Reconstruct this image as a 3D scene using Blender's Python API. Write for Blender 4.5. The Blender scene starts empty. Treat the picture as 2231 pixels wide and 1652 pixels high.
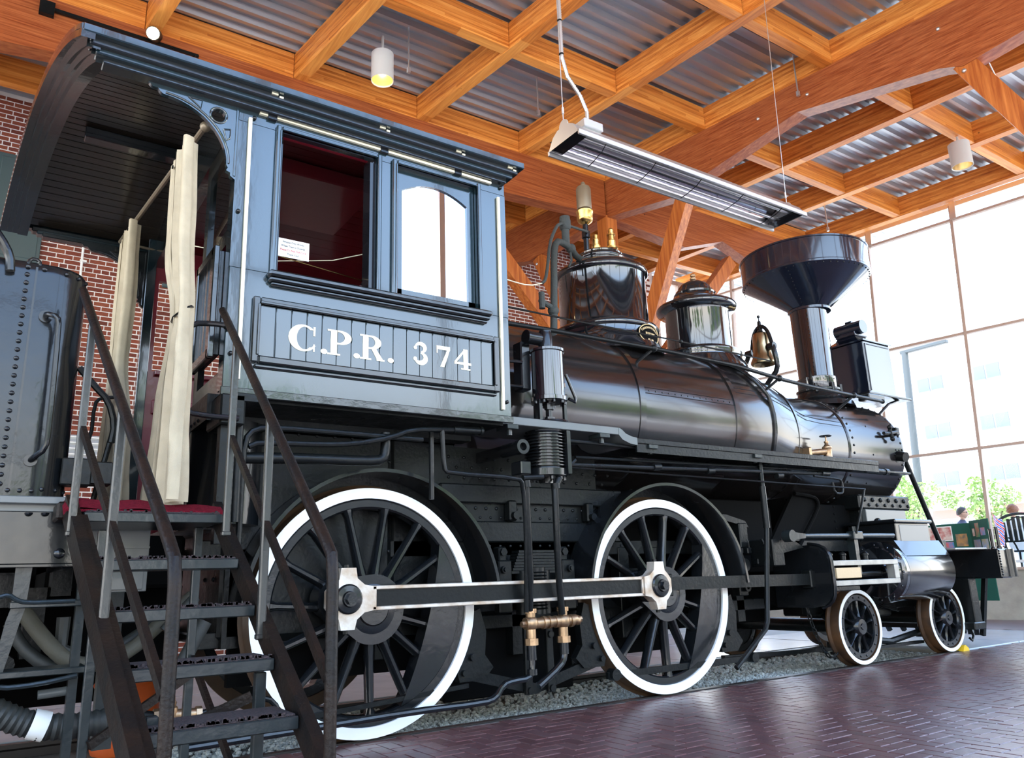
import bpy, bmesh, math, random
from mathutils import Vector, Matrix
from math import pi, sin, cos, radians as R

random.seed(7)
C = bpy.context.scene.collection

# ------------------------------------------------------------------ camera, world, light, exposure
cam_d = bpy.data.cameras.new('camera')
cam = bpy.data.objects.new('camera', cam_d); C.objects.link(cam)
cam_d.sensor_width = 36.0; cam_d.lens = 27.374; cam_d.clip_end = 300
_r = Vector((0.829624, -0.55737466, -0.03251938)); _u = Vector((-0.11322456, -0.22499185, 0.96775972))
_f = Vector((0.54672134, 0.79919469, 0.24976714))
cam.matrix_world = Matrix(((_r.x, _u.x, -_f.x, -2.21628), (_r.y, _u.y, -_f.y, -4.98703),
                           (_r.z, _u.z, -_f.z, 0.95532), (0, 0, 0, 1)))
bpy.context.scene.camera = cam

sc = bpy.context.scene
sc.view_settings.view_transform = 'Standard'; sc.view_settings.look = 'None'
sc.view_settings.gamma = 1.0; sc.view_settings.use_curve_mapping = False
sc.view_settings.exposure = 0.48

w = bpy.data.worlds.new('sky'); sc.world = w; w.use_nodes = True
nt = w.node_tree; nt.nodes.clear()
wo = nt.nodes.new('ShaderNodeOutputWorld'); bg = nt.nodes.new('ShaderNodeBackground')
tc = nt.nodes.new('ShaderNodeTexCoord'); sx = nt.nodes.new('ShaderNodeSeparateXYZ')
rp = nt.nodes.new('ShaderNodeValToRGB')
nt.links.new(tc.outputs['Generated'], sx.inputs[0]); nt.links.new(sx.outputs['Z'], rp.inputs[0])
rp.color_ramp.elements[0].position = 0.0; rp.color_ramp.elements[0].color = (1.0, 0.95, 0.86, 1)
rp.color_ramp.elements[1].position = 0.75; rp.color_ramp.elements[1].color = (0.22, 0.42, 0.85, 1)
e = rp.color_ramp.elements.new(0.22); e.color = (0.74, 0.84, 0.95, 1); e = rp.color_ramp.elements.new(0.38); e.color = (0.46, 0.66, 0.97, 1)
nt.links.new(rp.outputs[0], bg.inputs[0]); bg.inputs[1].default_value = 5.0
nt.links.new(bg.outputs[0], wo.inputs[0])

sun_d = bpy.data.lights.new('sun', 'SUN'); sun_d.energy = 14.0; sun_d.angle = R(0.6); sun_d.color = (1.0, 0.95, 0.86)
sun = bpy.data.objects.new('sun', sun_d); C.objects.link(sun)
sun.rotation_euler = Vector((0.45, 0.12, -1.0)).to_track_quat('-Z', 'Y').to_euler()

# ------------------------------------------------------------------ materials
def N(nt, t, **k):
    n = nt.nodes.new(t)
    for a, b in k.items(): setattr(n, a, b)
    return n

def mat(name, col, rough=0.5, metal=0.0, coat=0.0, bump=0.0, bscale=20.0, vary=0.0, vscale=3.0, spec=None,
        stretch=(1, 1, 1), rvary=0.0, ior=None, col2=None):
    m = bpy.data.materials.new(name); m.use_nodes = True; nt = m.node_tree
    b = nt.nodes['Principled BSDF']
    b.inputs['Base Color'].default_value = (*col, 1); b.inputs['Roughness'].default_value = rough
    b.inputs['Metallic'].default_value = metal
    if coat: b.inputs['Coat Weight'].default_value = coat; b.inputs['Coat Roughness'].default_value = 0.06
    if spec is not None: b.inputs['Specular IOR Level'].default_value = spec
    if ior: b.inputs['IOR'].default_value = ior
    if bump or vary or rvary or col2:
        g = N(nt, 'ShaderNodeNewGeometry'); mp = N(nt, 'ShaderNodeMapping'); mp.inputs['Scale'].default_value = stretch
        nt.links.new(g.outputs['Position'], mp.inputs[0])
    if vary or col2:
        n = N(nt, 'ShaderNodeTexNoise'); n.inputs['Scale'].default_value = vscale; n.inputs['Detail'].default_value = 6
        nt.links.new(mp.outputs[0], n.inputs[0])
        rr = N(nt, 'ShaderNodeValToRGB'); rr.color_ramp.elements[0].position = 0.35; rr.color_ramp.elements[1].position = 0.65
        c2 = col2 if col2 else tuple(min(1, c * (1 + vary)) for c in col)
        c1 = col if col2 else tuple(c * (1 - vary) for c in col)
        rr.color_ramp.elements[0].color = (*c1, 1); rr.color_ramp.elements[1].color = (*c2, 1)
        nt.links.new(n.outputs[0], rr.inputs[0]); nt.links.new(rr.outputs[0], b.inputs['Base Color'])
    if rvary:
        n = N(nt, 'ShaderNodeTexNoise'); n.inputs['Scale'].default_value = vscale * 1.7; n.inputs['Detail'].default_value = 5
        nt.links.new(mp.outputs[0], n.inputs[0])
        mr = N(nt, 'ShaderNodeMapRange'); mr.inputs['To Min'].default_value = max(0.02, rough - rvary); mr.inputs['To Max'].default_value = rough + rvary
        mr.inputs['From Min'].default_value = 0.3; mr.inputs['From Max'].default_value = 0.7
        nt.links.new(n.outputs[0], mr.inputs[0]); nt.links.new(mr.outputs[0], b.inputs['Roughness'])
    if bump:
        n = N(nt, 'ShaderNodeTexNoise'); n.inputs['Scale'].default_value = bscale; n.inputs['Detail'].default_value = 4
        nt.links.new(mp.outputs[0], n.inputs[0])
        bp = N(nt, 'ShaderNodeBump'); bp.inputs['Strength'].default_value = bump; bp.inputs['Distance'].default_value = 0.01
        nt.links.new(n.outputs[0], bp.inputs['Height']); nt.links.new(bp.outputs[0], b.inputs['Normal'])
        if coat: nt.links.new(bp.outputs[0], b.inputs['Coat Normal'])
    return m

def wood(name, axis, tint=(1, 1, 1), dark=0.0, lam=True):
    """glued timber: laminations 38 mm deep, grain drawn out along the beam"""
    m = bpy.data.materials.new(name); m.use_nodes = True; nt = m.node_tree; b = nt.nodes['Principled BSDF']
    g = N(nt, 'ShaderNodeNewGeometry'); mp = N(nt, 'ShaderNodeMapping')
    s = [14.0, 14.0, 30.0]
    if axis == 0: s[0] = 0.7
    if axis == 1: s[1] = 0.7
    if axis == 2: s = [14.0, 14.0, 0.7]
    mp.inputs['Scale'].default_value = s
    nt.links.new(g.outputs['Position'], mp.inputs[0])
    n = N(nt, 'ShaderNodeTexNoise'); n.inputs['Scale'].default_value = 1.6; n.inputs['Detail'].default_value = 8; n.inputs['Roughness'].default_value = 0.6
    nt.links.new(mp.outputs[0], n.inputs[0])
    sp = N(nt, 'ShaderNodeSeparateXYZ'); nt.links.new(g.outputs['Position'], sp.inputs[0])
    dv = N(nt, 'ShaderNodeMath', operation='MULTIPLY'); dv.inputs[1].default_value = 26.0 if lam else 0.01
    fl = N(nt, 'ShaderNodeMath', operation='FLOOR')
    nt.links.new(sp.outputs['Z'], dv.inputs[0]); nt.links.new(dv.outputs[0], fl.inputs[0])
    al = N(nt, 'ShaderNodeMath', operation='MULTIPLY'); al.inputs[1].default_value = 0.45
    af = N(nt, 'ShaderNodeMath', operation='FLOOR')
    nt.links.new(sp.outputs['X' if axis == 0 else 'Y'], al.inputs[0]);
    sh = N(nt, 'ShaderNodeMath', operation='MULTIPLY_ADD'); sh.inputs[1].default_value = 0.37
    nt.links.new(fl.outputs[0], sh.inputs[0]); nt.links.new(al.outputs[0], sh.inputs[2]); nt.links.new(sh.outputs[0], af.inputs[0])
    cb = N(nt, 'ShaderNodeCombineXYZ'); nt.links.new(fl.outputs[0], cb.inputs[0]); nt.links.new(af.outputs[0], cb.inputs[1])
    wn = N(nt, 'ShaderNodeTexWhiteNoise', noise_dimensions='3D'); nt.links.new(cb.outputs[0], wn.inputs[0])
    ad = N(nt, 'ShaderNodeMath', operation='MULTIPLY_ADD'); ad.inputs[1].default_value = 0.30 if lam else 0.0
    nt.links.new(wn.outputs['Value'], ad.inputs[0]); nt.links.new(n.outputs[0], ad.inputs[2])
    rr = N(nt, 'ShaderNodeValToRGB'); cr = rr.color_ramp
    t = tint; k = 1 - dark
    cr.elements[0].position = 0.36; cr.elements[0].color = (0.40 * t[0] * k, 0.092 * t[1] * k, 0.011 * t[2] * k, 1)
    cr.elements[1].position = 0.95; cr.elements[1].color = (0.92 * t[0] * k, 0.40 * t[1] * k, 0.09 * t[2] * k, 1)
    q = cr.elements.new(0.62); q.color = (0.68 * t[0] * k, 0.22 * t[1] * k, 0.035 * t[2] * k, 1)
    nt.links.new(ad.outputs[0], rr.inputs[0])
    # knots
    v = N(nt, 'ShaderNodeTexVoronoi'); v.inputs['Scale'].default_value = 2.3
    nt.links.new(g.outputs['Position'], v.inputs[0])
    kr = N(nt, 'ShaderNodeMapRange'); kr.inputs['From Min'].default_value = 0.02; kr.inputs['From Max'].default_value = 0.05
    kr.inputs['To Min'].default_value = 0.35; kr.inputs['To Max'].default_value = 1.0
    nt.links.new(v.outputs['Distance'], kr.inputs[0])
    mx = N(nt, 'ShaderNodeMix', data_type='RGBA', blend_type='MULTIPLY'); mx.inputs['Factor'].default_value = 1.0
    nt.links.new(rr.outputs[0], mx.inputs['A']); nt.links.new(kr.outputs[0], mx.inputs['B'])
    nt.links.new(mx.outputs['Result'], b.inputs['Base Color'])
    b.inputs['Roughness'].default_value = 0.42; b.inputs['Specular IOR Level'].default_value = 0.4
    bp = N(nt, 'ShaderNodeBump'); bp.inputs['Strength'].default_value = 0.15; bp.inputs['Distance'].default_value = 0.004
    nt.links.new(n.outputs[0], bp.inputs['Height']); nt.links.new(bp.outputs[0], b.inputs['Normal'])
    return m

def objvary(name, cols, rough=0.8, bump=0.3, bscale=60.0, spec=0.3, rnd='island'):
    """each piece its own shade from a small palette"""
    m = bpy.data.materials.new(name); m.use_nodes = True; nt = m.node_tree; b = nt.nodes['Principled BSDF']
    g = N(nt, 'ShaderNodeNewGeometry'); a = N(nt, 'ShaderNodeAttribute', attribute_name='tone')
    rr = N(nt, 'ShaderNodeValToRGB'); cr = rr.color_ramp; cr.interpolation = 'LINEAR'
    cr.elements[0].color = (*cols[0], 1); cr.elements[1].color = (*cols[-1], 1)
    for i, c in enumerate(cols[1:-1]):
        el = cr.elements.new((i + 1) / (len(cols) - 1)); el.color = (*c, 1)
    wn = N(nt, 'ShaderNodeTexWhiteNoise', noise_dimensions='3D')
    if rnd == 'island': nt.links.new(g.outputs['Random Per Island'], rr.inputs[0])
    else:
        oi = N(nt, 'ShaderNodeObjectInfo'); nt.links.new(oi.outputs['Random'], rr.inputs[0])
    n = N(nt, 'ShaderNodeTexNoise'); n.inputs['Scale'].default_value = bscale; n.inputs['Detail'].default_value = 4
    nt.links.new(g.outputs['Position'], n.inputs[0])
    mx = N(nt, 'ShaderNodeMix', data_type='RGBA', blend_type='OVERLAY'); mx.inputs['Factor'].default_value = 0.35
    nt.links.new(rr.outputs[0], mx.inputs['A']); nt.links.new(n.outputs[0], mx.inputs['B'])
    nt.links.new(mx.outputs['Result'], b.inputs['Base Color'])
    b.inputs['Roughness'].default_value = rough; b.inputs['Specular IOR Level'].default_value = spec
    bp = N(nt, 'ShaderNodeBump'); bp.inputs['Strength'].default_value = bump; bp.inputs['Distance'].default_value = 0.004
    nt.links.new(n.outputs[0], bp.inputs['Height']); nt.links.new(bp.outputs[0], b.inputs['Normal'])
    return m

BK = mat('black_enamel', (0.007, 0.008, 0.009), 0.22, coat=0.35, spec=0.3, bump=0.10, bscale=14, rvary=0.06, vscale=5)
BKM = mat('black_frame_paint', (0.006, 0.007, 0.007), 0.34, coat=0.0, spec=0.22, bump=0.25, bscale=35, rvary=0.08, vscale=6)
BKW = mat('weathered_black_steel', (0.007, 0.006, 0.0055), 0.42, spec=0.18, bump=0.3, bscale=60, col2=(0.016, 0.009, 0.006), vscale=9)
CABP = mat('cab_paint', (0.010, 0.024, 0.030), 0.15, coat=0.9, bump=0.10, bscale=9, stretch=(1, 1, 0.35), ior=1.6)
CABD = mat('cab_paint_dark', (0.010, 0.013, 0.014), 0.20, coat=0.7, bump=0.12, bscale=12)
JAC = mat('boiler_jacket', (0.012, 0.0105, 0.010), 0.17, metal=0.0, coat=0.25, bump=0.03, bscale=2.0, ior=1.62, rvary=0.04, vscale=2)
DOME = mat('dome_enamel', (0.007, 0.008, 0.010), 0.07, coat=1.0, bump=0.012, bscale=4, ior=1.6)
STACKM = mat('stack_enamel', (0.006, 0.009, 0.018), 0.14, coat=0.9, bump=0.05, bscale=5)
WHITE = mat('white_tyre_paint', (0.86, 0.87, 0.84), 0.45, bump=0.1, bscale=30)
TREAD = mat('brown_tread', (0.055, 0.033, 0.019), 0.45, metal=0.2, bump=0.2, bscale=25, col2=(0.09, 0.05, 0.025), vscale=5)
RUST = mat('rusty_tread', (0.085, 0.038, 0.013), 0.6, spec=0.3, bump=0.3, bscale=30, col2=(0.035, 0.018, 0.009), vscale=6)
STEEL = mat('bright_rod_steel', (0.70, 0.67, 0.61), 0.38, metal=0.45, bump=0.15, bscale=40, col2=(0.42, 0.30, 0.20), vscale=7)
STEELG = mat('guide_bar_steel', (0.34, 0.33, 0.30), 0.42, metal=0.5, bump=0.15, bscale=40, vary=0.15, vscale=9)
MATTEBK = mat('matte_black', (0.004, 0.004, 0.004), 0.8, spec=0.05)  # even dull black that keeps reflections out, so the underside stays dark
GOLD = mat('gold_leaf', (0.72, 0.52, 0.26), 0.5)
GREYM = mat('grey_fluting', (0.10, 0.11, 0.11), 0.35, coat=0.2)
CREAM = mat('cream_strip', (0.80, 0.74, 0.55), 0.4)
BRASS = mat('polished_brass', (0.60, 0.38, 0.12), 0.22, metal=1.0, bump=0.1, bscale=20, vary=0.15, vscale=8)
BRASSD = mat('dull_bronze', (0.40, 0.26, 0.15), 0.38, metal=0.9, bump=0.15, bscale=40, vary=0.2, vscale=14)
BELLM = mat('bell_bronze', (0.42, 0.32, 0.18), 0.25, metal=1.0, bump=0.08, bscale=14)
WHIS = mat('whistle_tan', (0.22, 0.17, 0.11), 0.4, metal=0.4)
LAG = mat('lagged_pipe', (0.045, 0.052, 0.048), 0.75, bump=0.6, bscale=60)
BURG = mat('burgundy_paint', (0.22, 0.008, 0.022), 0.30, coat=0.3, bump=0.1, bscale=12)
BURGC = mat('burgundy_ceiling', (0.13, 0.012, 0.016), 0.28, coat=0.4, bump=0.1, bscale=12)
CARPET = mat('red_carpet', (0.15, 0.008, 0.018), 0.95, bump=0.9, bscale=220, vary=0.2, vscale=60, spec=0.1)
CANVAS = mat('canvas', (0.46, 0.385, 0.265), 0.9, bump=0.3, bscale=260, vary=0.08, vscale=8, spec=0.15)
GRIT = mat('grit_tread', (0.018, 0.016, 0.016), 0.85, bump=1.0, bscale=140, col2=(0.06, 0.035, 0.035), vscale=80)
STEPM = mat('step_edge_paint', (0.016, 0.021, 0.022), 0.28, coat=0.1, spec=0.35, bump=0.2, bscale=25)
ALU = mat('aluminium', (0.72, 0.72, 0.71), 0.32, metal=0.85, bump=0.03, bscale=10)
REFL = mat('polished_reflector', (0.85, 0.84, 0.86), 0.12, metal=1.0)
CAN = mat('can_light_grey', (0.60, 0.59, 0.56), 0.5)
CANIN = mat('can_light_inside', (0.95, 0.75, 0.42), 0.25, metal=0.7)
GALV = mat('galvanised_deck', (0.50, 0.52, 0.55), 0.42, metal=0.85)
WA = wood('glulam_along', 0); WB = wood('glulam_across', 1); WG = wood('heavy_timber', 1, (0.90, 0.80, 1.5), 0.34, lam=False)
WG2 = wood('heavy_timber_along', 0, (0.90, 0.80, 1.5), 0.32, lam=False); WV = wood('timber_post', 2, (0.90, 0.88, 1.2), 0.08, lam=False)
SOFF = mat('soffit_board', (0.020, 0.015, 0.011), 0.30, coat=0.3, bump=0.2, bscale=30, stretch=(0.1, 1, 1), vary=0.3, vscale=4)
PAVE = mat('pale_paving', (0.62, 0.58, 0.52), 0.8, vary=0.1, vscale=0.6)
CONC = mat('concrete', (0.36, 0.34, 0.29), 0.8, bump=0.3, bscale=30, vary=0.12, vscale=4)
SLAB = mat('light_floor_slab', (0.42, 0.46, 0.50), 0.18, bump=0.05, bscale=8, vary=0.06, vscale=3)
MULL = mat('mullion_brown', (0.42, 0.31, 0.25), 0.5)
MORT = mat('white_mortar', (0.78, 0.76, 0.72), 0.85, bump=0.2, bscale=50)
BRICK = objvary('red_brick', [(0.13, 0.035, 0.024), (0.21, 0.052, 0.030), (0.26, 0.075, 0.040), (0.17, 0.045, 0.032)], 0.8)
BRICKO = objvary('red_brick_single', [(0.13, 0.035, 0.024), (0.21, 0.052, 0.030), (0.26, 0.075, 0.040), (0.17, 0.045, 0.032)], 0.8, rnd='object')
PAV = objvary('floor_paver', [(0.090, 0.042, 0.042), (0.135, 0.060, 0.058), (0.110, 0.052, 0.054), (0.155, 0.082, 0.078)], 0.30, 0.35, 45, 0.5)
PAVO = objvary('floor_paver_single', [(0.090, 0.042, 0.042), (0.135, 0.060, 0.058), (0.110, 0.052, 0.054), (0.155, 0.082, 0.078)], 0.30, 0.35, 45, 0.5, rnd='object')
JOINT = mat('paver_joint_sand', (0.30, 0.27, 0.25), 0.8, bump=0.4, bscale=120)
GRAV = objvary('pea_gravel', [(0.26, 0.27, 0.24), (0.46, 0.46, 0.41), (0.34, 0.35, 0.32), (0.60, 0.60, 0.54)], 0.7, 0.2, 90)
GRAVB = mat('gravel_bed', (0.16, 0.16, 0.145), 0.9, bump=0.8, bscale=70)
RAILM = mat('rail_steel', (0.035, 0.030, 0.028), 0.4, metal=0.5)
TEALP = mat('teal_grey_metal', (0.060, 0.095, 0.100), 0.4, bump=0.1, bscale=10)
ORANGE = mat('orange_plastic', (0.55, 0.09, 0.012), 0.5)
YEL = mat('yellow_wedge', (0.80, 0.50, 0.02), 0.5)
GREENC = mat('green_cloth', (0.010, 0.085, 0.055), 0.9, bump=0.3, bscale=60)
PAPER = mat('white_paper', (0.80, 0.80, 0.76), 0.7)
INK = mat('black_ink', (0.03, 0.03, 0.03), 0.7)
REDINK = mat('red_ink', (0.55, 0.03, 0.04), 0.7)
HOSE = mat('ribbed_hose', (0.022, 0.024, 0.022), 0.6, bump=0.2, bscale=40)
HOSEB = mat('olive_hose', (0.060, 0.056, 0.040), 0.7, bump=0.3, bscale=40)
PALEW = mat('pale_wood', (0.62, 0.45, 0.26), 0.6, bump=0.2, bscale=40)
CHAIRM = mat('chair_dark_metal', (0.012, 0.016, 0.018), 0.6, spec=0.1)
SKIN = mat('skin', (0.48, 0.27, 0.18), 0.5)
HAIR1 = mat('dark_hair', (0.018, 0.013, 0.010), 0.55, bump=0.8, bscale=90)
HAIR2 = mat('red_brown_hair', (0.22, 0.075, 0.030), 0.6, bump=0.9, bscale=80)
SHIRTB = mat('navy_shirt', (0.02, 0.03, 0.07), 0.8)
SHIRTW = mat('pale_shirt', (0.62, 0.66, 0.70), 0.8, bump=0.2, bscale=30)
APT = mat('apartment_wall', (0.72, 0.70, 0.68), 0.8)
APTD = mat('apartment_recess', (0.36, 0.37, 0.40), 0.8)
APTG = mat('apartment_window', (0.22, 0.24, 0.27), 0.5, spec=0.2)
APTR = mat('apartment_red_band', (0.55, 0.18, 0.15), 0.7)
LEAF = objvary('leaf_green', [(0.20, 0.30, 0.10), (0.34, 0.46, 0.18), (0.44, 0.56, 0.26), (0.26, 0.38, 0.14)], 0.7, 0.1, 20)
BARK = mat('bark', (0.10, 0.075, 0.05), 0.9, bump=0.6, bscale=30)
LAMPP = mat('street_lamp_grey', (0.055, 0.065, 0.07), 0.5)
DARKGL = mat('dark_glass', (0.01, 0.01, 0.012), 0.05)

def emis(name, col, s):
    m = bpy.data.materials.new(name); m.use_nodes = True; b = m.node_tree.nodes['Principled BSDF']
    b.inputs['Emission Color'].default_value = (*col, 1); b.inputs['Emission Strength'].default_value = s
    b.inputs['Base Color'].default_value = (*col, 1); return m
LAMPE = emis('lamp_glow', (1.0, 0.80, 0.45), 14.0)

def glass(name, tint=(0.96, 0.98, 0.98), ior=1.5, rough=0.0):
    m = bpy.data.materials.new(name); m.use_nodes = True; nt = m.node_tree; nt.nodes.clear()
    o = N(nt, 'ShaderNodeOutputMaterial'); mx = N(nt, 'ShaderNodeMixShader'); t = N(nt, 'ShaderNodeBsdfTransparent')
    g = N(nt, 'ShaderNodeBsdfGlossy'); f = N(nt, 'ShaderNodeFresnel'); f.inputs[0].default_value = ior
    t.inputs[0].default_value = (*tint, 1); g.inputs['Roughness'].default_value = rough
    nt.links.new(f.outputs[0], mx.inputs[0]); nt.links.new(t.outputs[0], mx.inputs[1]); nt.links.new(g.outputs[0], mx.inputs[2])
    nt.links.new(mx.outputs[0], o.inputs[0]); return m
GL = glass('window_glass', (0.97, 0.99, 0.99), 1.18); GLC = glass('cab_pane_glass', (0.50, 0.56, 0.55), 1.95)

# ------------------------------------------------------------------ mesh builder
class M:
    def __init__(s): s.v = []; s.f = []; s.mi = []; s.cur = 0
    def add(s, vs, fs):
        o = len(s.v); s.v += [tuple(v) for v in vs]
        for f in fs: s.f.append(tuple(i + o for i in f)); s.mi.append(s.cur)
        return s
    def box(s, x0, x1, y0, y1, z0, z1, c=0.0):
        if x0 > x1: x0, x1 = x1, x0
        if y0 > y1: y0, y1 = y1, y0
        if z0 > z1: z0, z1 = z1, z0
        if c <= 0:
            vs = [(x, y, z) for x in (x0, x1) for y in (y0, y1) for z in (z0, z1)]
            return s.add(vs, [(0, 1, 3, 2), (4, 6, 7, 5), (0, 4, 5, 1), (2, 3, 7, 6), (0, 2, 6, 4), (1, 5, 7, 3)])
        c = min(c, (x1 - x0) * .45, (y1 - y0) * .45, (z1 - z0) * .45)
        vs = []; idx = {}
        X = (x0, x1); Y = (y0, y1); Z = (z0, z1); g = (1, -1)
        for i in (0, 1):
            for j in (0, 1):
                for k in (0, 1):
                    a = X[i]; b = Y[j]; d = Z[k]
                    idx[(i, j, k, 0)] = len(vs); vs.append((a, b + g[j] * c, d + g[k] * c))
                    idx[(i, j, k, 1)] = len(vs); vs.append((a + g[i] * c, b, d + g[k] * c))
                    idx[(i, j, k, 2)] = len(vs); vs.append((a + g[i] * c, b + g[j] * c, d))
        fs = []
        for i in (0, 1):
            fs.append([idx[(i, 0, 0, 0)], idx[(i, 1, 0, 0)], idx[(i, 1, 1, 0)], idx[(i, 0, 1, 0)]])
            fs.append([idx[(0, i, 0, 1)], idx[(1, i, 0, 1)], idx[(1, i, 1, 1)], idx[(0, i, 1, 1)]])
            fs.append([idx[(0, 0, i, 2)], idx[(1, 0, i, 2)], idx[(1, 1, i, 2)], idx[(0, 1, i, 2)]])
            for j in (0, 1):
                fs.append([idx[(i, j, 0, 0)], idx[(i, j, 1, 0)], idx[(i, j, 1, 1)], idx[(i, j, 0, 1)]])
                fs.append([idx[(i, 0, j, 0)], idx[(i, 1, j, 0)], idx[(i, 1, j, 2)], idx[(i, 0, j, 2)]])
                fs.append([idx[(0, i, j, 1)], idx[(1, i, j, 1)], idx[(1, i, j, 2)], idx[(0, i, j, 2)]])
                for k in (0, 1): fs.append([idx[(i, j, k, 0)], idx[(i, j, k, 1)], idx[(i, j, k, 2)]])
        return s.add(vs, fs)
    def frame_of(s, a, b):
        d = (Vector(b) - Vector(a)).normalized()
        up = Vector((0, 0, 1)) if abs(d.z) < 0.95 else Vector((1, 0, 0))
        e1 = d.cross(up).normalized(); e2 = e1.cross(d).normalized(); return d, e1, e2
    def cyl(s, a, b, r, r2=None, n=16, cap=True):
        r2 = r if r2 is None else r2
        d, e1, e2 = s.frame_of(a, b); a = Vector(a); b = Vector(b)
        vs = []
        for p, q in ((a, r), (b, r2)):
            for i in range(n):
                t = 2 * pi * i / n; vs.append(p + (e1 * cos(t) + e2 * sin(t)) * q)
        fs = [(i, (i + 1) % n, n + (i + 1) % n, n + i) for i in range(n)]
        if cap: fs += [tuple(range(n)), tuple(range(n, 2 * n))]
        return s.add(vs, fs)
    def tube(s, pts, r, n=10, smooth=0):
        pts = [Vector(p) for p in pts]
        if smooth:
            for _ in range(smooth):
                q = [pts[0]]
                for i in range(len(pts) - 1):
                    q.append(pts[i] * .75 + pts[i + 1] * .25); q.append(pts[i] * .25 + pts[i + 1] * .75)
                q.append(pts[-1]); pts = q
        rs = r if isinstance(r, (list, tuple)) else [r] * len(pts)
        vs = []; prev = None
        for i, p in enumerate(pts):
            if i == 0: d = pts[1] - p
            elif i == len(pts) - 1: d = p - pts[i - 1]
            else: d = (pts[i + 1] - p).normalized() + (p - pts[i - 1]).normalized()
            d.normalize()
            if prev is None:
                up = Vector((0, 0, 1)) if abs(d.z) < 0.9 else Vector((1, 0, 0)); e1 = d.cross(up).normalized()
            else:
                e1 = (prev - d * prev.dot(d)).normalized()
            prev = e1; e2 = d.cross(e1)
            rr = rs[min(i, len(rs) - 1)]
            for k in range(n):
                t = 2 * pi * k / n; vs.append(p + (e1 * cos(t) + e2 * sin(t)) * rr)
        fs = []
        for i in range(len(pts) - 1):
            for k in range(n): fs.append((i * n + k, i * n + (k + 1) % n, (i + 1) * n + (k + 1) % n, (i + 1) * n + k))
        fs += [tuple(range(n)), tuple(range((len(pts) - 1) * n, len(pts) * n))]
        return s.add(vs, fs)
    def lathe(s, prof, c=(0, 0, 0), axis=2, n=48, a0=0, a1=2 * pi, cap=True):
        full = abs(a1 - a0 - 2 * pi) < 1e-6; m = n if full else n + 1
        vs = []
        for (r, h) in prof:
            for i in range(m):
                t = a0 + (a1 - a0) * i / n; u = r * cos(t); v = r * sin(t)
                p = (u, v, h) if axis == 2 else ((h, u, v) if axis == 0 else (u, h, v))
                vs.append((c[0] + p[0], c[1] + p[1], c[2] + p[2]))
        fs = []
        for j in range(len(prof) - 1):
            for i in range(n):
                k = (i + 1) % m; fs.append((j * m + i, j * m + k, (j + 1) * m + k, (j + 1) * m + i))
        if full and cap and prof[0] != prof[-1]:
            if prof[0][0] > 1e-6: fs.append(tuple(range(m)))
            if prof[-1][0] > 1e-6: fs.append(tuple(range((len(prof) - 1) * m, len(prof) * m)))
        return s.add(vs, fs)
    def prism(s, poly, axis, h0, h1):
        """poly in the other two axes (x,z) for axis 1, (y,z) for axis 0, (x,y) for axis 2"""
        n = len(poly); vs = []
        for h in (h0, h1):
            for (a, b) in poly: vs.append((h, a, b) if axis == 0 else ((a, h, b) if axis == 1 else (a, b, h)))
        fs = [(i, (i + 1) % n, n + (i + 1) % n, n + i) for i in range(n)] + [tuple(range(n)), tuple(range(n, 2 * n))]
        return s.add(vs, fs)
    def beam(s, a, b, w, h, roll=(0, 0, 1)):
        """rectangular bar from a to b; w sideways, h along roll"""
        a = Vector(a); b = Vector(b); d = (b - a).normalized(); up = Vector(roll)
        e1 = d.cross(up).normalized() * (w / 2); e2 = e1.cross(d).normalized() * (h / 2)
        vs = [p + i * e1 + j * e2 for p in (a, b) for i, j in ((-1, -1), (1, -1), (1, 1), (-1, 1))]
        return s.add(vs, [(0, 1, 5, 4), (1, 2, 6, 5), (2, 3, 7, 6), (3, 0, 4, 7), (0, 1, 2, 3), (4, 5, 6, 7)])
    def rivet(s, p, nrm, r=0.014, n=8):
        p = Vector(p); d = Vector(nrm).normalized(); up = Vector((0, 0, 1)) if abs(d.z) < .9 else Vector((1, 0, 0))
        e1 = d.cross(up).normalized(); e2 = d.cross(e1); vs = []
        for k, (q, h) in enumerate(((1, -.1), (.85, .45), (.45, .75))):
            for i in range(n):
                t = 2 * pi * i / n; vs.append(p + (e1 * cos(t) + e2 * sin(t)) * r * q + d * r * h)
        vs.append(p + d * r * .85)
        fs = [(j * n + i, j * n + (i + 1) % n, (j + 1) * n + (i + 1) % n, (j + 1) * n + i) for j in range(2) for i in range(n)]
        fs += [(2 * n + i, 2 * n + (i + 1) % n, 3 * n) for i in range(n)] + [tuple(range(n))]
        return s.add(vs, fs)
    def nut(s, p, nrm, r=0.02, h=0.02):
        p = Vector(p); d = Vector(nrm).normalized(); return s.cyl(p, p + d * h, r, n=6)
    def sphere(s, c, r, n=16, m=10, sc=(1, 1, 1)):
        prof = [(sin(pi * i / m) * r, -cos(pi * i / m) * r) for i in range(m + 1)]
        o = len(s.v); s.lathe(prof, (0, 0, 0), 2, n)
        for i in range(o, len(s.v)):
            v = s.v[i]; s.v[i] = (c[0] + v[0] * sc[0], c[1] + v[1] * sc[1], c[2] + v[2] * sc[2])
        return s

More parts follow.
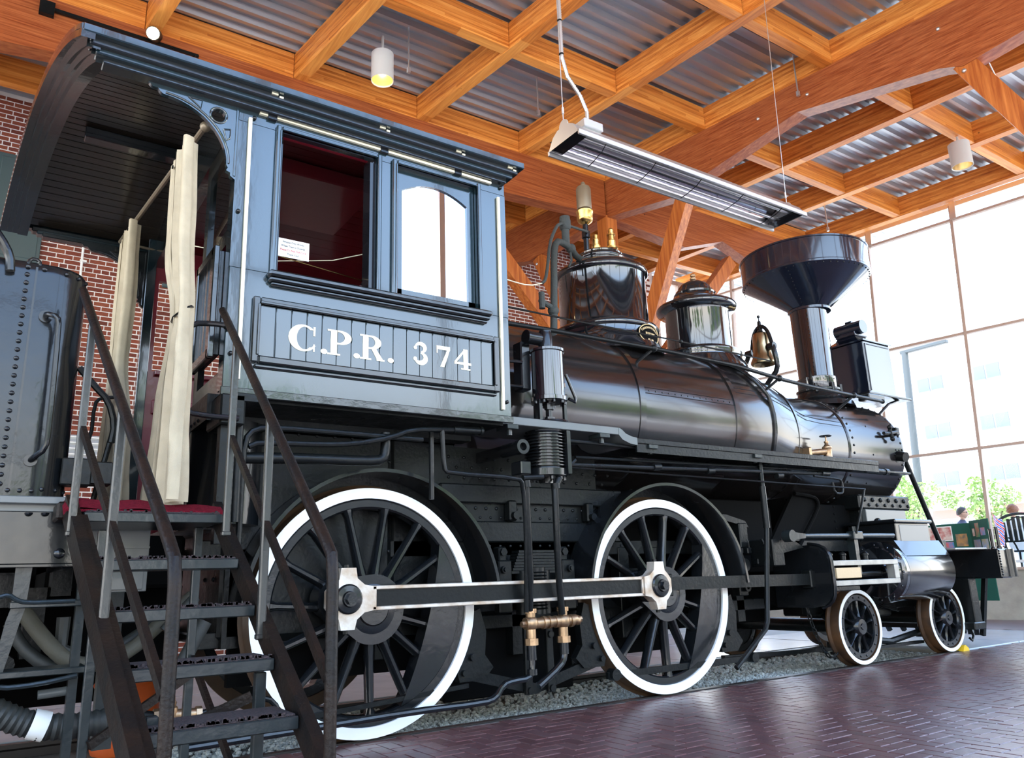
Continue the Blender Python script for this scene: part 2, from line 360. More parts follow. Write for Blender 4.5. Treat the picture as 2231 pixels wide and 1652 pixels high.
def obj(name, m, mt, parent=None, smooth=35, kind=None, label=None, local=False):
    me = bpy.data.meshes.new(name); me.from_pydata(m.v, [], m.f); me.validate(clean_customdata=False)
    bm = bmesh.new(); bm.from_mesh(me); bmesh.ops.recalc_face_normals(bm, faces=bm.faces[:]); bm.to_mesh(me); bm.free()
    mts = mt if isinstance(mt, (list, tuple)) else [mt]
    for x in mts: me.materials.append(x)
    if len(mts) > 1 and len(me.polygons) == len(m.mi): me.polygons.foreach_set('material_index', m.mi)
    if smooth:
        me.polygons.foreach_set('use_smooth', [True] * len(me.polygons)); me.set_sharp_from_angle(angle=R(smooth))
    o = bpy.data.objects.new(name, me); C.objects.link(o)
    if parent:
        o.parent = parent
        if not local:
            if parent.parent is None: o.matrix_parent_inverse = Matrix.Translation(-parent.location)
    if kind: o['kind'] = kind
    if name in ('rivets', 'nut', 'nuts', 'bolts'): o['kind'] = 'stuff'
    if label: o['label'] = label
    return o

def tag(o, label, cat, group=None):
    o['label'] = label; o['category'] = cat
    if group: o['group'] = group
    return o
def thing(name, label, cat, loc=(0, 0, 0), rotz=0, group=None):
    o = bpy.data.objects.new(name, None); o.empty_display_size = .1; C.objects.link(o)
    o.location = loc; o.rotation_euler = (0, 0, rotz); return tag(o, label, cat, group)
def struct(name, m, mt, parent=None, smooth=35):
    return obj(name, m, mt, parent, smooth, kind=None if parent else 'structure')
def dup(root, loc, rotz=0, label=None):
    r = root.copy(); C.objects.link(r); r.location = loc; r.rotation_euler = (0, 0, rotz)
    if label: r['label'] = label
    for ch in list(root.children):
        c = ch.copy(); C.objects.link(c); c.parent = r
        for g in ch.children: d = g.copy(); C.objects.link(d); d.parent = c
    return r
def text(s, size, mt, name, mtx, parent=None, depth=0.001, squeeze=1.0, align='CENTER'):
    cu = bpy.data.curves.new(name, 'FONT'); cu.body = s; cu.size = size; cu.extrude = depth; cu.align_x = align; cu.align_y = 'CENTER'
    cu.resolution_u = 3; t = bpy.data.objects.new(name, cu)
    C.objects.link(t); bpy.context.view_layer.update()
    me = bpy.data.meshes.new_from_object(t.evaluated_get(bpy.context.evaluated_depsgraph_get())); bpy.data.objects.remove(t)
    me.transform(Matrix.Diagonal((squeeze, 1, 1, 1))); me.transform(mtx)
    me.materials.clear(); me.materials.append(mt)
    o = bpy.data.objects.new(name, me); C.objects.link(o)
    if parent:
        o.parent = parent
        if parent.parent is None: o.matrix_parent_inverse = Matrix.Translation(-parent.location)
    return o
FACE_Y = Matrix(((1, 0, 0, 0), (0, 0, -1, 0), (0, 1, 0, 0), (0, 0, 0, 1)))      # text standing up, read from -y
# ================================================================== SETTING
CY = 0.86                                  # centreline of the engine
CAMP = Vector((-2.216, -4.987, 0.955))
def gz(P): return (P - CAMP).dot(_f)       # distance along the view

# ---- floor: herringbone pavers, gravel pit under the engine, pale slabs beyond
ZF = -0.012
m = M(); m.box(-14, 30, -14, 0.036, -0.30, ZF - 0.005); struct('floor', m, JOINT)
floor = bpy.data.objects['floor']
L, W = 0.200, 0.100
def herring(x0, x1, y0, y1):
    out = []; n0 = int((x0 - y1) / W) - 6
    cols = range(int(x0 / W) - 3, int(x1 / W) + 4); rows = range(int(y0 / W) - 3, int(y1 / W) + 4)
    for i in cols:
        for j in rows:
            k = (i - j) % 4
            if k == 0: out.append((i * W, j * W, L, W))
            elif k == 3: out.append((i * W, j * W, W, L))
    return out
pv = []
for (x, y, a, b) in herring(-6, 13.2, -6.2, 0.036):
    X1, Y1 = x + a, y + b
    if Y1 > 0.037 or x < -6 or X1 > 13.2 or y < -6.3:
        if y < 0.0 and Y1 > 0.037: Y1 = 0.036; b = Y1 - y
        else: continue
    pv.append((x, y, a, Y1 - y))
def inview(P, mg=0.02):
    d = P - CAMP; z = d.dot(_f)
    if z < 0.3: return False
    u = 1696.37 * d.dot(_r) / z; v = 1696.37 * d.dot(_u) / z
    return abs(u) < 1115.5 * (1 + mg) and abs(v) < 826 * (1 + mg)
def visible_floor(q):
    P = Vector((q[0] + q[2] / 2, q[1] + q[3] / 2, 0)); return inview(P) and (P.x > -0.2)
vis = sorted([q for q in pv if visible_floor(q)], key=lambda q: gz(Vector((q[0], q[1], 0))))
single = set(id(q) for q in vis[:300])
shared = {}
def piece_mesh(key, a, b, h, mt, c=0.004):
    k = (key, round(a, 3), round(b, 3), round(h, 3))
    if k not in shared:
        mm = M(); mm.box(0.0022, a - 0.0022, 0.0022, b - 0.0022, -h, 0, c)
        # drop bottom faces by keeping it cheap: chamfered block
        me = bpy.data.meshes.new(key); me.from_pydata(mm.v, [], mm.f)
        bm = bmesh.new(); bm.from_mesh(me); bmesh.ops.recalc_face_normals(bm, faces=bm.faces[:]); bm.to_mesh(me); bm.free()
        me.materials.append(mt); shared[k] = me
    return shared[k]
rest = M()
for q in pv:
    dz = random.uniform(-0.0016, 0.0012); tl = random.uniform(-.0025, .0025)
    if id(q) in single:
        o = bpy.data.objects.new('paver', piece_mesh('paver', q[2], q[3], 0.05, PAVO)); C.objects.link(o)
        o.location = (q[0], q[1], ZF + dz); o.rotation_euler = (tl, tl * .6, 0); o.parent = floor
    else:
        far = gz(Vector((q[0], q[1], 0))) > 11
        x0, x1, y0, y1 = q[0] + .0022, q[0] + q[2] - .0022, q[1] + .0022, q[1] + q[3] - .0022; z = ZF + dz
        if far:
            rest.add([(x0, y0, z), (x1, y0, z), (x1, y1, z), (x0, y1, z)], [(0, 1, 2, 3)])
        else:
            c = .003
            rest.add([(x0, y0, z - .03), (x1, y0, z - .03), (x1, y1, z - .03), (x0, y1, z - .03),
                      (x0 + c, y0 + c, z), (x1 - c, y0 + c, z + tl * .2), (x1 - c, y1 - c, z), (x0 + c, y1 - c, z)],
                     [(4, 5, 6, 7), (0, 1, 5, 4), (1, 2, 6, 5), (2, 3, 7, 6), (3, 0, 4, 7)])
o = obj('pavers', rest, PAV, floor, smooth=0); o['kind'] = 'stuff'

m = M(); m.box(-14, 7.58, 0.036, 1.72, -0.30, -0.105); struct('gravel_bed_floor', m, GRAVB)
bpy.data.objects['gravel_bed_floor'].name = 'trim_1'
pit = bpy.data.objects['trim_1']
# gravel: thousands of little stones, one object
ico = bmesh.new(); bmesh.ops.create_icosphere(ico, subdivisions=1, radius=1.0)
iv = [v.co.copy() for v in ico.verts]; jf = [tuple(v.index for v in f.verts) for f in ico.faces]; ico.free()
gv = []; gf = []
def stones(n, x0, x1, y0, y1, r0, r1, z):
    for _ in range(n):
        x = random.uniform(x0, x1); y = random.uniform(y0, y1); r = random.uniform(r0, r1)
        rot = Matrix.Rotation(random.uniform(0, 6.28), 3, 'Z') @ Matrix.Rotation(random.uniform(0, 6.28), 3, 'X')
        s = Vector((r * random.uniform(.8, 1.3), r, r * random.uniform(.55, .9))); o = len(gv)
        zz = z + random.uniform(0, .022) + 0.050 * max(0, 1 - (y - y0) / 0.25) * (1 if y0 < .2 else 0)
        for v in iv:
            q = rot @ Vector((v.x * s.x, v.y * s.y, v.z * s.z)) * random.uniform(.88, 1.1)
            gv.append((x + q.x, y + q.y, zz + q.z))
        for f in jf: gf.append((f[0] + o, f[1] + o, f[2] + o))
stones(9000, -0.4, 4.0, 0.135, 0.95, .011, .020, -.098)
stones(4200, 4.0, 7.55, 0.135, 1.0, .013, .024, -.098)
stones(2200, -3.6, -0.4, 0.135, 1.0, .012, .022, -.098)
stones(2200, -1.0, 7.55, 0.95, 1.66, .018, .03, -.098)
gm = M(); gm.v = gv; gm.f = gf; gm.mi = [0] * len(gf)
me = bpy.data.meshes.new('gravel'); me.from_pydata(gv, [], gf); me.materials.append(GRAV)
g = bpy.data.objects.new('gravel', me); C.objects.link(g); tag(g, 'grey pea gravel filling the pit beneath the black locomotive', 'gravel'); g['kind'] = 'stuff'
# rails
for y, lb in ((0.040, 'dark steel rail at the paver edge beneath the near white-rimmed wheels'), (1.615, 'dark steel rail on the far side of the gravel pit')):
    m = M(); m.prism([(y, -.006), (y + .065, -.006), (y + .065, -.035), (y + .045, -.05), (y + .045, -.10), (y + .02, -.10), (y + .02, -.05), (y, -.035)], 0, -12, 7.56)
    tag(obj('rail', m, RAILM), lb, 'rail')
# pale slabs beyond
m = M()
m.box(7.58, 30, .036, 12, -.30, -.035); m.box(-14, 7.58, 1.72, 12, -.30, -.035); struct('trim_2', m, CONC)
slabp = bpy.data.objects['trim_2']
k = 0
for (x0, x1, y0, y1) in [(7.62, 8.85, .05, 1.70), (8.87, 10.6, .05, 1.70), (7.62, 10.6, 1.72, 3.3)] + [(-4 + 1.45 * i, -4 + 1.45 * i + 1.43, 1.74, 3.3) for i in range(8)] + [(-4 + 1.45 * i, -4 + 1.45 * i + 1.43, 3.32, 4.9) for i in range(8)]:
    m = M(); m.box(x0, x1, y0, y1, -.04, -.004, .006); o = obj('slab', m, SLAB, slabp)
m = M()
for (x, y, a, b) in herring(10.7, 13.3, .1, 2.5):
    if x >= 10.62 and x + a < 13.1 and y > .12 and y + b < 3: m.add([(x + .003, y + .003, ZF), (x + a - .003, y + .003, ZF), (x + a - .003, y + b - .003, ZF), (x + .003, y + b - .003, ZF)], [(0, 1, 2, 3)])
o = obj('far_pavers', m, PAV, slabp, smooth=0); o['kind'] = 'stuff'

# ---- brick wall at the back
YW = 7.9
m = M(); m.box(-9.0, 10.9, YW + .008, YW + .35, -.3, 8.62); wallb = struct('wall_back', m, MORT)
bl, bh, jx = 0.213, 0.0625, 0.0125
bricks = []
z = 0.0; row = 0
while z < 8.35:
    if row % 6 == 5:
        x = -7.0 + (0.06 if row % 2 else 0)
        while x < 10.6: bricks.append((x, z, 0.1025)); x += 0.1025 + jx
    else:
        x = -7.0 - (bl + jx) / 2 * (row % 2)
        while x < 10.6: bricks.append((x, z, bl)); x += bl + jx
    z += bh + jx; row += 1

# patches of wall the photograph shows: largest pieces first
def shown(q):
    P = Vector((q[0] + q[2] / 2, YW, q[1])); d = P - CAMP; zz = d.dot(_f)
    u = 1115.5 + 1696.37 * d.dot(_r) / zz; v = 826 - 1696.37 * d.dot(_u) / zz
    return (0 < u < 60 and 225 < v < 330) or (85 < u < 250 and 515 < v < 760) or (320 < u < 390 and 590 < v < 810) or (150 < u < 230 and 760 < v < 1000)
bv = sorted([q for q in bricks if shown(q)], key=lambda q: (-(q[2] > .15), gz(Vector((q[0], YW, q[1])))))[:300]
bs = set(id(q) for q in bv); rest = M(); bsh = {}
for q in bricks:
    x0, x1, z0, z1 = q[0], q[0] + q[2], q[1], q[1] + bh; pr_ = random.uniform(0, .004)
    if id(q) in bs:
        kk = round(q[2], 3)
        if kk not in bsh:
            mm = M(); mm.box(0, q[2], 0.002, 0.02, 0, bh, .003)
            me = bpy.data.meshes.new('brick'); me.from_pydata(mm.v, [], mm.f)
            bm = bmesh.new(); bm.from_mesh(me); bmesh.ops.recalc_face_normals(bm, faces=bm.faces[:]); bm.to_mesh(me); bm.free()
            me.materials.append(BRICKO); bsh[kk] = me
        o = bpy.data.objects.new('brick', bsh[kk]); C.objects.link(o); o.location = (x0, YW + pr_, z0); o.parent = wallb
    else:
        y = YW + .002 + pr_ * .8; c = .003
        rest.add([(x0, YW + .02, z0), (x1, YW + .02, z0), (x1, YW + .02, z1), (x0, YW + .02, z1),
                  (x0 + c, y, z0 + c), (x1 - c, y, z0 + c), (x1 - c, y, z1 - c), (x0 + c, y, z1 - c)],
                 [(4, 5, 6, 7), (0, 1, 5, 4), (1, 2, 6, 5), (2, 3, 7, 6), (3, 0, 4, 7)])
o = obj('bricks', rest, BRICK, wallb, smooth=0); o['kind'] = 'stuff'
# flat metal panel, small vent, conduit and louvre on the brick
m = M(); m.box(-2.60, -1.92, YW - .05, YW + .02, 5.74, 7.43, .01); m.box(-2.55, -1.97, YW - .06, YW - .04, 5.80, 7.37, .01); tag(obj('wall_panel', m, TEALP), 'teal grey metal panel on the brick wall above the tender', 'panel')
m = M(); m.box(-.20, .04, YW - .05, YW + .02, 5.72, 6.28, .01); m.box(-.17, .01, YW - .06, YW - .04, 5.75, 6.25, .005); tag(obj('wall_vent', m, TEALP), 'small grey metal vent on the brick seen through the cab', 'vent')
m = M(); m.cyl((-1.33, YW - .05, 2.6), (-1.37, YW - .05, 6.6), .018, n=10)
for zz in (3.2, 4.1, 5.0, 5.9, 6.5): m.box(-1.39, -1.30, YW - .075, YW, zz, zz + .03)
tag(obj('conduit', m, WHITE), 'thin white conduit running up the brick wall', 'pipe')
lv = thing('louvre_vent', 'white slatted vent low on the brick wall behind the tender', 'vent', (-1.05, YW, 2.9))
m = M(); m.box(-1.33, -.78, YW - .03, YW + .0, 2.86, 3.22); obj('backing', m, APTD, lv)
for i in range(4):
    m = M(); m.beam((-1.33, YW - .05, 2.92 + i * .085), (-.78, YW - .05, 2.92 + i * .085), .05, .02, (0, .5, 1)); obj('slat', m, WHITE, lv)

# ---- glass wall at the front end of the hall (leaning mullions, three transoms)
GX = lambda y: 13.4 - 0.162 * (y - 2.6)
def gp(y, z, off=0.0): return Vector((GX(y) + off, y, z))
m = M(); m.beam(gp(-9, .35) + Vector((.10, 0, 0)), gp(YW, .35) + Vector((.10, 0, 0)), .26, .98); wf = struct('wall_front', m, CONC)
m = M()
m.beam(gp(-9, .86) + Vector((.06, 0, 0)), gp(YW, .86) + Vector((.06, 0, 0)), .30, .05); obj('sill', m, MULL, wf)
wn = M(); fr = M(); fr.beam(gp(-9, 8.05), gp(YW, 8.05), .12, .10)
win = struct('window_1', fr, ALU)
for i in range(-4, 4):
    y8 = 3.62 + 1.67 * i; lean = 0.052
    b0 = y8 + lean * 7.1; t0 = y8
    mm = M(); mm.beam(gp(b0, .88), gp(t0 - .01, 8.05), .055, .13, (1, 0.16, 0)); obj('mullion', mm, MULL, win)
    if i in (-1, 0):
        mm = M(); mm.beam(gp(t0 - .05, 7.74, -.05), gp(t0 - .07, 8.10, -.05), .11, .08, (1, .16, 0)); obj('mullion_bracket', mm, ALU, win)
    for zt in (3.10, 5.37, 7.745):
        s = lean * (8.05 - zt); mm = M()
        mm.beam(gp(t0 + s, zt), gp(min(t0 + s + 1.67, YW), zt), .10, .05); obj('transom', mm, MULL, win)
    for (za, zb) in ((.9, 3.08), (3.13, 5.34), (5.40, 7.72), (7.77, 8.02)):
        ya, yb = t0 + lean * (8.05 - za), t0 + lean * (8.05 - zb); ya2 = min(ya + 1.61, YW - .05); yb2 = min(yb + 1.61, YW - .05)
        mm = M(); q = [gp(ya + .03, za), gp(ya2, za), gp(yb2, zb), gp(yb + .03, zb)]
        mm.add(q, [(0, 1, 2, 3)]); obj('pane', mm, GL, win, smooth=0)
# back wall glazing right of the brick
mb = M(); mb.box(10.9, 12.6, YW - .05, YW + .10, .0, .85); mb.box(10.9, 12.6, YW - .04, YW + .06, 8.0, 8.12); win2 = struct('window_2', mb, MULL)
for x in (10.95, 11.75, 12.55):
    mm = M(); mm.box(x - .03, x + .03, YW - .06, YW + .06, .85, 8.05); obj('mullion', mm, MULL, win2)
for zt in (3.1, 5.37):
    mm = M(); mm.box(10.9, 12.6, YW - .04, YW + .04, zt, zt + .05); obj('transom', mm, MULL, win2)
for x in (10.98, 11.78):
    mm = M(); mm.add([(x, YW, .85), (x + .74, YW, .85), (x + .74, YW, 8.0), (x, YW, 8.0)], [(0, 1, 2, 3)]); obj('pane', mm, GL, win2, smooth=0)

# ---- roof: corrugated deck on glulam purlins
ZD = 8.42
m = M(); vs = []; y = -6.6; pts = []
while y < 8.6:
    pts += [(y, ZD), (y + .055, ZD), (y + .080, ZD + .075), (y + .195, ZD + .075)]; y += .22
for (yy, zz) in pts: vs += [(-13.0, yy, zz), (14.6, yy, zz)]
m.add(vs, [(2 * i, 2 * i + 1, 2 * i + 3, 2 * i + 2) for i in range(len(pts) - 1)])
vs = [(-13, -6.6, ZD + .09), (14.6, -6.6, ZD + .09), (14.6, 8.6, ZD + .09), (-13, 8.6, ZD + .09)]
deck = struct('ceiling', m, GALV, smooth=0)
m = M(); m.box(-13, 14.6, -6.6, 8.6, ZD + .09, ZD + .22); obj('roof_insulation', m, CONC, deck)
SK = -0.140
PX = [-8.70, -6.74, -4.78, -2.82, -0.86, 1.10, 3.07, 5.02, 6.95, 9.08, 11.02, 12.93]      # where each purlin crosses y = 2.6
def bx_(i, y): return PX[i] + SK * (y - 2.6)
for i in range(len(PX)):
    mm = M(); w_ = .16 if i != 11 else .18
    x0 = bx_(i, -6.4); x1 = bx_(i, 8.3)
    mm.beam((x0 + w_ / 2, -6.4, 8.21), (x1 + w_ / 2, 8.3, 8.21), w_, .42); obj('purlin', mm, WB, deck)
ROWS = [4.78, 2.62, 0.47, -1.68, -3.83, -5.98, 6.93]
for r_, yr in enumerate(ROWS):
    for i in range(len(PX) - 1):
        mm = M(); yy = yr + (.12 if i >= 8 and r_ == 1 else 0)
        mm.beam((bx_(i, yy) + .16, yy, 8.215), (bx_(i + 1, yy), yy, 8.215), .15, .41); obj('blocking_beam', mm, WA, deck)
# heavy girder across, beneath the purlin nearest the stack, cranked underside
def girder_bottom(y):
    t = abs((y - 0.98)); t = t if t <= 3.9 else abs(7.85 - t)
    k_ = [(0, 7.52), (1.9, 7.17), (2.17, 7.06), (3.9, 7.30)]
    for (a, za), (b, zb) in zip(k_, k_[1:]):
        if a <= t <= b: return za + (zb - za) * (t - a) / (b - a)
    return 7.3
def girder_across(i):
    ys = [8.0, 7.05, 6.78, 4.88, 3.15, 2.88, .98, -.92, -1.19, -2.92, -4.65, -4.92, -6.3]
    mm = M(); vs = []; n = len(ys)
    for y_ in ys:
        xa = bx_(i, y_) - .04; xb = xa + .25; zb = girder_bottom(y_) if y_ > -2.9 else girder_bottom(-5.87 - y_ + .0)
        if y_ > 4.9: zb = girder_bottom(9.76 - y_)
        vs += [(xa, y_, 8.0), (xb, y_, 8.0), (xa, y_, zb), (xb, y_, zb)]
    fs = []
    for k in range(n - 1):
        a = 4 * k; b = a + 4; fs += [(a, b, b + 1, a + 1), (a + 2, a + 3, b + 3, b + 2), (a, a + 2, b + 2, b), (a + 1, b + 1, b + 3, a + 3)]
    fs += [(0, 1, 3, 2), (4 * n - 4, 4 * n - 2, 4 * n - 1, 4 * n - 3)]
    mm.add(vs, fs); g = obj('girder', mm, WG, deck, smooth=20)
    b_ = M()
    for y_ in (.8, 1.6, 3.3, -1.0, 5.4): b_.rivet((bx_(i, y_) - .04, y_, 7.72), (-1, 0, 0), .028)
    obj('bolt', b_, ALU, g)
girder_across(8); girder_across(1)
# girder along, beneath the blocking row behind the engine
def girder_along(xa, xb):
    def zb(x):
        t = abs(x - (xa + xb) / 2); h = (xb - xa) / 2; q = 3.3 if h > 4 else 1.75
        return 7.50 - .38 * (t / (h - q)) if t < h - q else 7.12 + .16 * ((t - h + q) / q)
    q = 3.3 if (xb - xa) > 8 else 1.75; xs = [xa, xa + q, (xa + xb) / 2, xb - q, xb]; vs = []
    for x in xs: vs += [(x, 4.68, 8.0), (x, 4.93, 8.0), (x, 4.68, zb(x)), (x, 4.93, zb(x))]
    fs = []; n = len(xs)
    for k in range(n - 1):
        a = 4 * k; b = a + 4; fs += [(a, b, b + 1, a + 1), (a + 2, a + 3, b + 3, b + 2), (a, a + 2, b + 2, b), (a + 1, b + 1, b + 3, a + 3)]
    fs += [(0, 1, 3, 2), (4 * n - 4, 4 * n - 2, 4 * n - 1, 4 * n - 3)]
    mm = M(); mm.add(vs, fs); obj('girder', mm, WG2, deck, smooth=20)
xc0 = bx_(8, 4.88) + .08; xc1 = bx_(1, 4.88) + .08
girder_along(xc0 + .13, 12.6); girder_along(xc1 + .13, xc0 - .13)
girder_along(-12.5, xc1 - .13)
# timber columns with four raking struts
def column(xc, yc, label, along=True):
    t = thing('timber_column', label, 'column', (xc, yc, 0))
    mm = M(); mm.box(xc - .13, xc + .13, yc - .13, yc + .13, 0, 7.32, .01); obj('post', mm, WV, t)
    mm = M(); mm.box(xc - .17, xc + .17, yc - .17, yc + .17, 0, .30, .01); obj('steel_shoe', mm, BKM, t)
    zj = 3.65
    ends = [(xc - SK * -1.75 * 0 + SK * (-1.75), yc - 1.75, 7.14), (xc + SK * 1.75, yc + 1.75, 7.14)]
    if along: ends += [(xc - 3.4, yc, 7.16), (xc + 3.3, yc, 7.16)]
    for e_ in ends:
        d = Vector((e_[0] - xc, e_[1] - yc, 0)).normalized(); mm = M()
        side = Vector((-d.y, d.x, 0))
        mm.beam(Vector((xc, yc, zj)) + d * .12, Vector(e_) + d * .0, .20, .25, (d.x, d.y, .3)); obj('strut', mm, WV, t)
        mm = M(); mm.rivet(Vector(e_) - Vector((0, 0, .15)) - side * (.0) + Vector((-.11, -.02, 0)), (-1, 0, 0), .03); obj('bolt', mm, ALU, t)
column(xc0, 4.81, 'raking-strutted timber column behind the steam dome'); column(bx_(8, -2.92) + .08, -2.92, 'raking-strutted timber column nearest the camera at right', False)
column(xc1, 4.81, 'raking-strutted timber column beyond the left end behind the tender')
# thin steel drop rods from the deck
for (x, y, z0, z1) in ((1.95, 3.35, 7.75, 8.42), (7.1, .9, 7.78, 8.42), (4.1, 3.3, 7.8, 8.42), (11.1, 3.2, 7.5, 8.42)):
    mm = M(); mm.cyl((x, y, z0), (x, y, z1), .011, n=8); mm.box(x - .02, x + .02, y - .02, y + .02, z0 - .05, z0 + .03); obj('drop_rod', mm, ALU, deck)

# unseen posts and beams added on the camera side, so reflections stripe the paint
mm = M(); mm.box(-12, 13.8, -6.62, -6.5, 7.9, 8.1); ws = struct('reflection_posts', mm, MULL)
for x in (-9.5, -6.2, -2.9, .4, 3.7, 7.0, 10.3, 13.6):
    mm = M(); mm.box(x - .05, x + .05, -6.62, -6.50, 0, 7.95); obj('mullion', mm, MULL, ws)
for zt in (2.6, 5.3):
    mm = M(); mm.box(-12, 13.8, -6.6, -6.52, zt, zt + .06); obj('transom', mm, MULL, ws)
# ================================================================== LOCOMOTIVE
loco = thing('steam_locomotive', 'large black steam locomotive with white-rimmed driving wheels and lettered cab', 'locomotive', (3.0, CY, 0))
def LP(name, m, mt, parent=None, **k): return obj(name, m, mt, parent or loco, **k)
def arcpts(cx, cz, r, a0, a1, n): return [(cx + r * cos(R(a0 + (a1 - a0) * i / n)), cz + r * sin(R(a0 + (a1 - a0) * i / n))) for i in range(n + 1)]

# ---- driving wheels
def driving_wheel(cx, near=True):
    y0 = 0.0 if near else 1.72; s = 1 if near else -1
    Rr = 0.80
    def Y(a): return y0 + s * a
    # tyre with flange, brown tread
    m = M(); m.lathe([(.735, Y(.0)), (.796, Y(.0)), (.80, Y(.006)), (.803, Y(.10)), (.812, Y(.115)), (.83, Y(.125)), (.828, Y(.14)), (.735, Y(.14)), (.735, Y(0))], (cx, 0, .80), 1, 96)
    wheel = LP('driving_wheel', m, TREAD)
    m = M(); m.lathe([(.728, Y(-.004)), (.797, Y(-.004)), (.797, Y(.008)), (.728, Y(.02)), (.728, Y(-.004))], (cx, 0, .80), 1, 96); LP('white_rim', m, WHITE, wheel, label='white painted rim')
    m = M(); m.lathe([(.66, Y(.02)), (.672, Y(.008)), (.716, Y(.006)), (.734, Y(.018)), (.734, Y(.12)), (.66, Y(.12)), (.655, Y(.07)), (.66, Y(.02))], (cx, 0, .80), 1, 96); LP('felloe', m, BK, wheel)
    m = M(); m.lathe([(.0, Y(-.055)), (.10, Y(-.055)), (.11, Y(-.045)), (.15, Y(-.04)), (.205, Y(-.01)), (.215, Y(.03)), (.215, Y(.16)), (0, Y(.16))], (cx, 0, .80), 1, 48); LP('hub', m, BK, wheel)
    ca = math.atan2(.07, -.245)
    # crank boss
    px, pz = cx + .262 * cos(ca), .80 + .262 * sin(ca)
    m = M(); pts = []
    for i in range(17): a = ca + R(95) - R(190) * (-i) / 16 - R(0); 
    pts = [(px + .125 * cos(ca + t), pz + .125 * sin(ca + t)) for t in [R(-80 + 160 * i / 12) for i in range(13)]] + \
          [(cx + .225 * cos(ca + t), .80 + .225 * sin(ca + t)) for t in [R(80 + 200 * i / 16) for i in range(17)]]
    m.prism(pts, 1, min(Y(-.035), Y(.12)), max(Y(-.035), Y(.12))); LP('crank_boss', m, BK, wheel)
    n = 15
    for k in range(n):
        a = ca + 2 * pi * (k + .5) / n; rel = (a - ca) % (2 * pi)
        d = Vector((cos(a), 0, sin(a))); q = Vector((-sin(a), 0, cos(a))); c = Vector((cx, Y(.055), .80))
        m = M(); vs = []; e1 = Vector((0, 1, 0))
        for (r_, hw, hd) in ((.20, .062, .060), (.30, .048, .052), (.62, .040, .046), (.668, .066, .050)):
            for t in range(10):
                b = 2 * pi * t / 10; vs.append(c + d * r_ + q * hw * cos(b) * .66 + e1 * hd * sin(b))
        fs = [(j * 10 + t, j * 10 + (t + 1) % 10, (j + 1) * 10 + (t + 1) % 10, (j + 1) * 10 + t) for j in range(3) for t in range(10)]
        m.add(vs, fs); LP('spoke', m, BK, wheel)
    # counterweight: segment opposite the crank
    ang = ca + pi; h = .385
    half = math.acos(h / .665)
    pts = [(.662 * cos(t), .662 * sin(t)) for t in [-half + 2 * half * i / 24 for i in range(25)]]
    # slightly bowed inner edge
    inn = []
    for i in range(1, 12):
        f = i / 12; yy = .662 * sin(half) * (1 - 2 * f); inn.append((h + .05 * (1 - (1 - 2 * f) ** 2) - .0, yy))
    pts += inn; ca_, sa_ = cos(ang), sin(ang)
    pts = [(cx + x * ca_ - y * sa_, .80 + x * sa_ + y * ca_) for x, y in pts]
    m = M(); m.prism(pts, 1, min(Y(-.008), Y(.12)), max(Y(-.008), Y(.12))); LP('counterweight', m, BK, wheel)
    return wheel, px, pz
WX = (0.0, 2.684)
pins = []
for x in WX:
    w_, px, pz = driving_wheel(x); pins.append((px, pz))
    driving_wheel(x, False)
for x in WX:
    m = M(); m.cyl((x, .14, .8), (x, 1.58, .8), .10, n=20); LP('axle', m, BKM)

# ---- coupling rod: bright bordered, black fluting
(p1x, p1z), (p2x, p2z) = pins
ya, yb = -.215, -.140
m = M()
zt, zb_ = .068, -.068
rod = M(); rod.box(p1x + .18, p2x - .16, yb - .052, yb - .022, p1z - .056, p1z + .056, .004); rodo = LP('coupling_rod', rod, BKM)
m = M(); m.box(p1x + .10, p2x - .08, ya + .005, yb - .02, p1z + .052, p1z + .076, .004); m.box(p1x + .10, p2x - .08, ya + .005, yb - .02, p1z - .076, p1z - .052, .004)
m.box(p1x + .10, p1x + .20, ya + .005, yb - .02, p1z - .074, p1z + .074, .004); m.box(p2x - .18, p2x - .08, ya + .005, yb - .02, p1z - .074, p1z + .074, .004)
LP('bright_border', m, STEEL, rodo, label='bare bright steel border of the black rod')
for (px, pz, sg) in ((p1x, p1z, 1), (p2x, p2z, -1)):
    # octagonal strap with waisted lugs top and bottom
    o_ = [(-.125, -.05), (-.125, .05), (-.088, .095), (-.060, .12), (-.050, .19), (.050, .19), (.060, .125), (.11, .085), (.17, .074), (.17, -.074), (.11, -.085), (.060, -.125), (.045, -.185), (-.045, -.185), (-.060, -.12), (-.088, -.095)]
    if sg < 0: o_ = [(-x, z) for x, z in o_]
    m = M(); m.prism([(px + x, pz + z) for x, z in o_], 1, ya - .012, yb); st = LP('rod_strap', m, STEEL, rodo, label='bright steel strap end')
    m = M(); m.lathe([(0, ya - .055), (.045, ya - .055), (.05, ya - .035), (.082, ya - .03), (.092, ya - .02), (.092, ya), (0, ya)], (px, 0, pz), 1, 32)
    m.nut((px, ya - .05, pz), (0, -1, 0), .035, .03); LP('crank_pin_cap', m, BK, rodo, label='black cap')
    m = M(); m.cyl((px, yb, pz), (px, -.02, pz), .07, n=24); LP('crank_pin', m, BKM, rodo)
    m = M()
    for zz in (.19, -.21): m.nut((px, (ya + yb) / 2, pz + zz), (0, 0, 1), .018, .02)
    LP('nut', m, BKM, rodo)
# ---- connecting rod to the crosshead
m = M(); m.beam((p2x + .12, -.10, p2z + .01), (4.62, -.12, p2z - .005), .05, .105); m.cyl((p2x, -.13, p2z), (p2x, -.06, p2z), .13, n=28)
m.box(p2x + .05, p2x + .24, -.135, -.065, p2z - .09, p2z + .09, .008)
m.box(4.50, 4.78, -.16, -.05, p2z - .085, p2z + .085, .01); LP('connecting_rod', m, BKM)

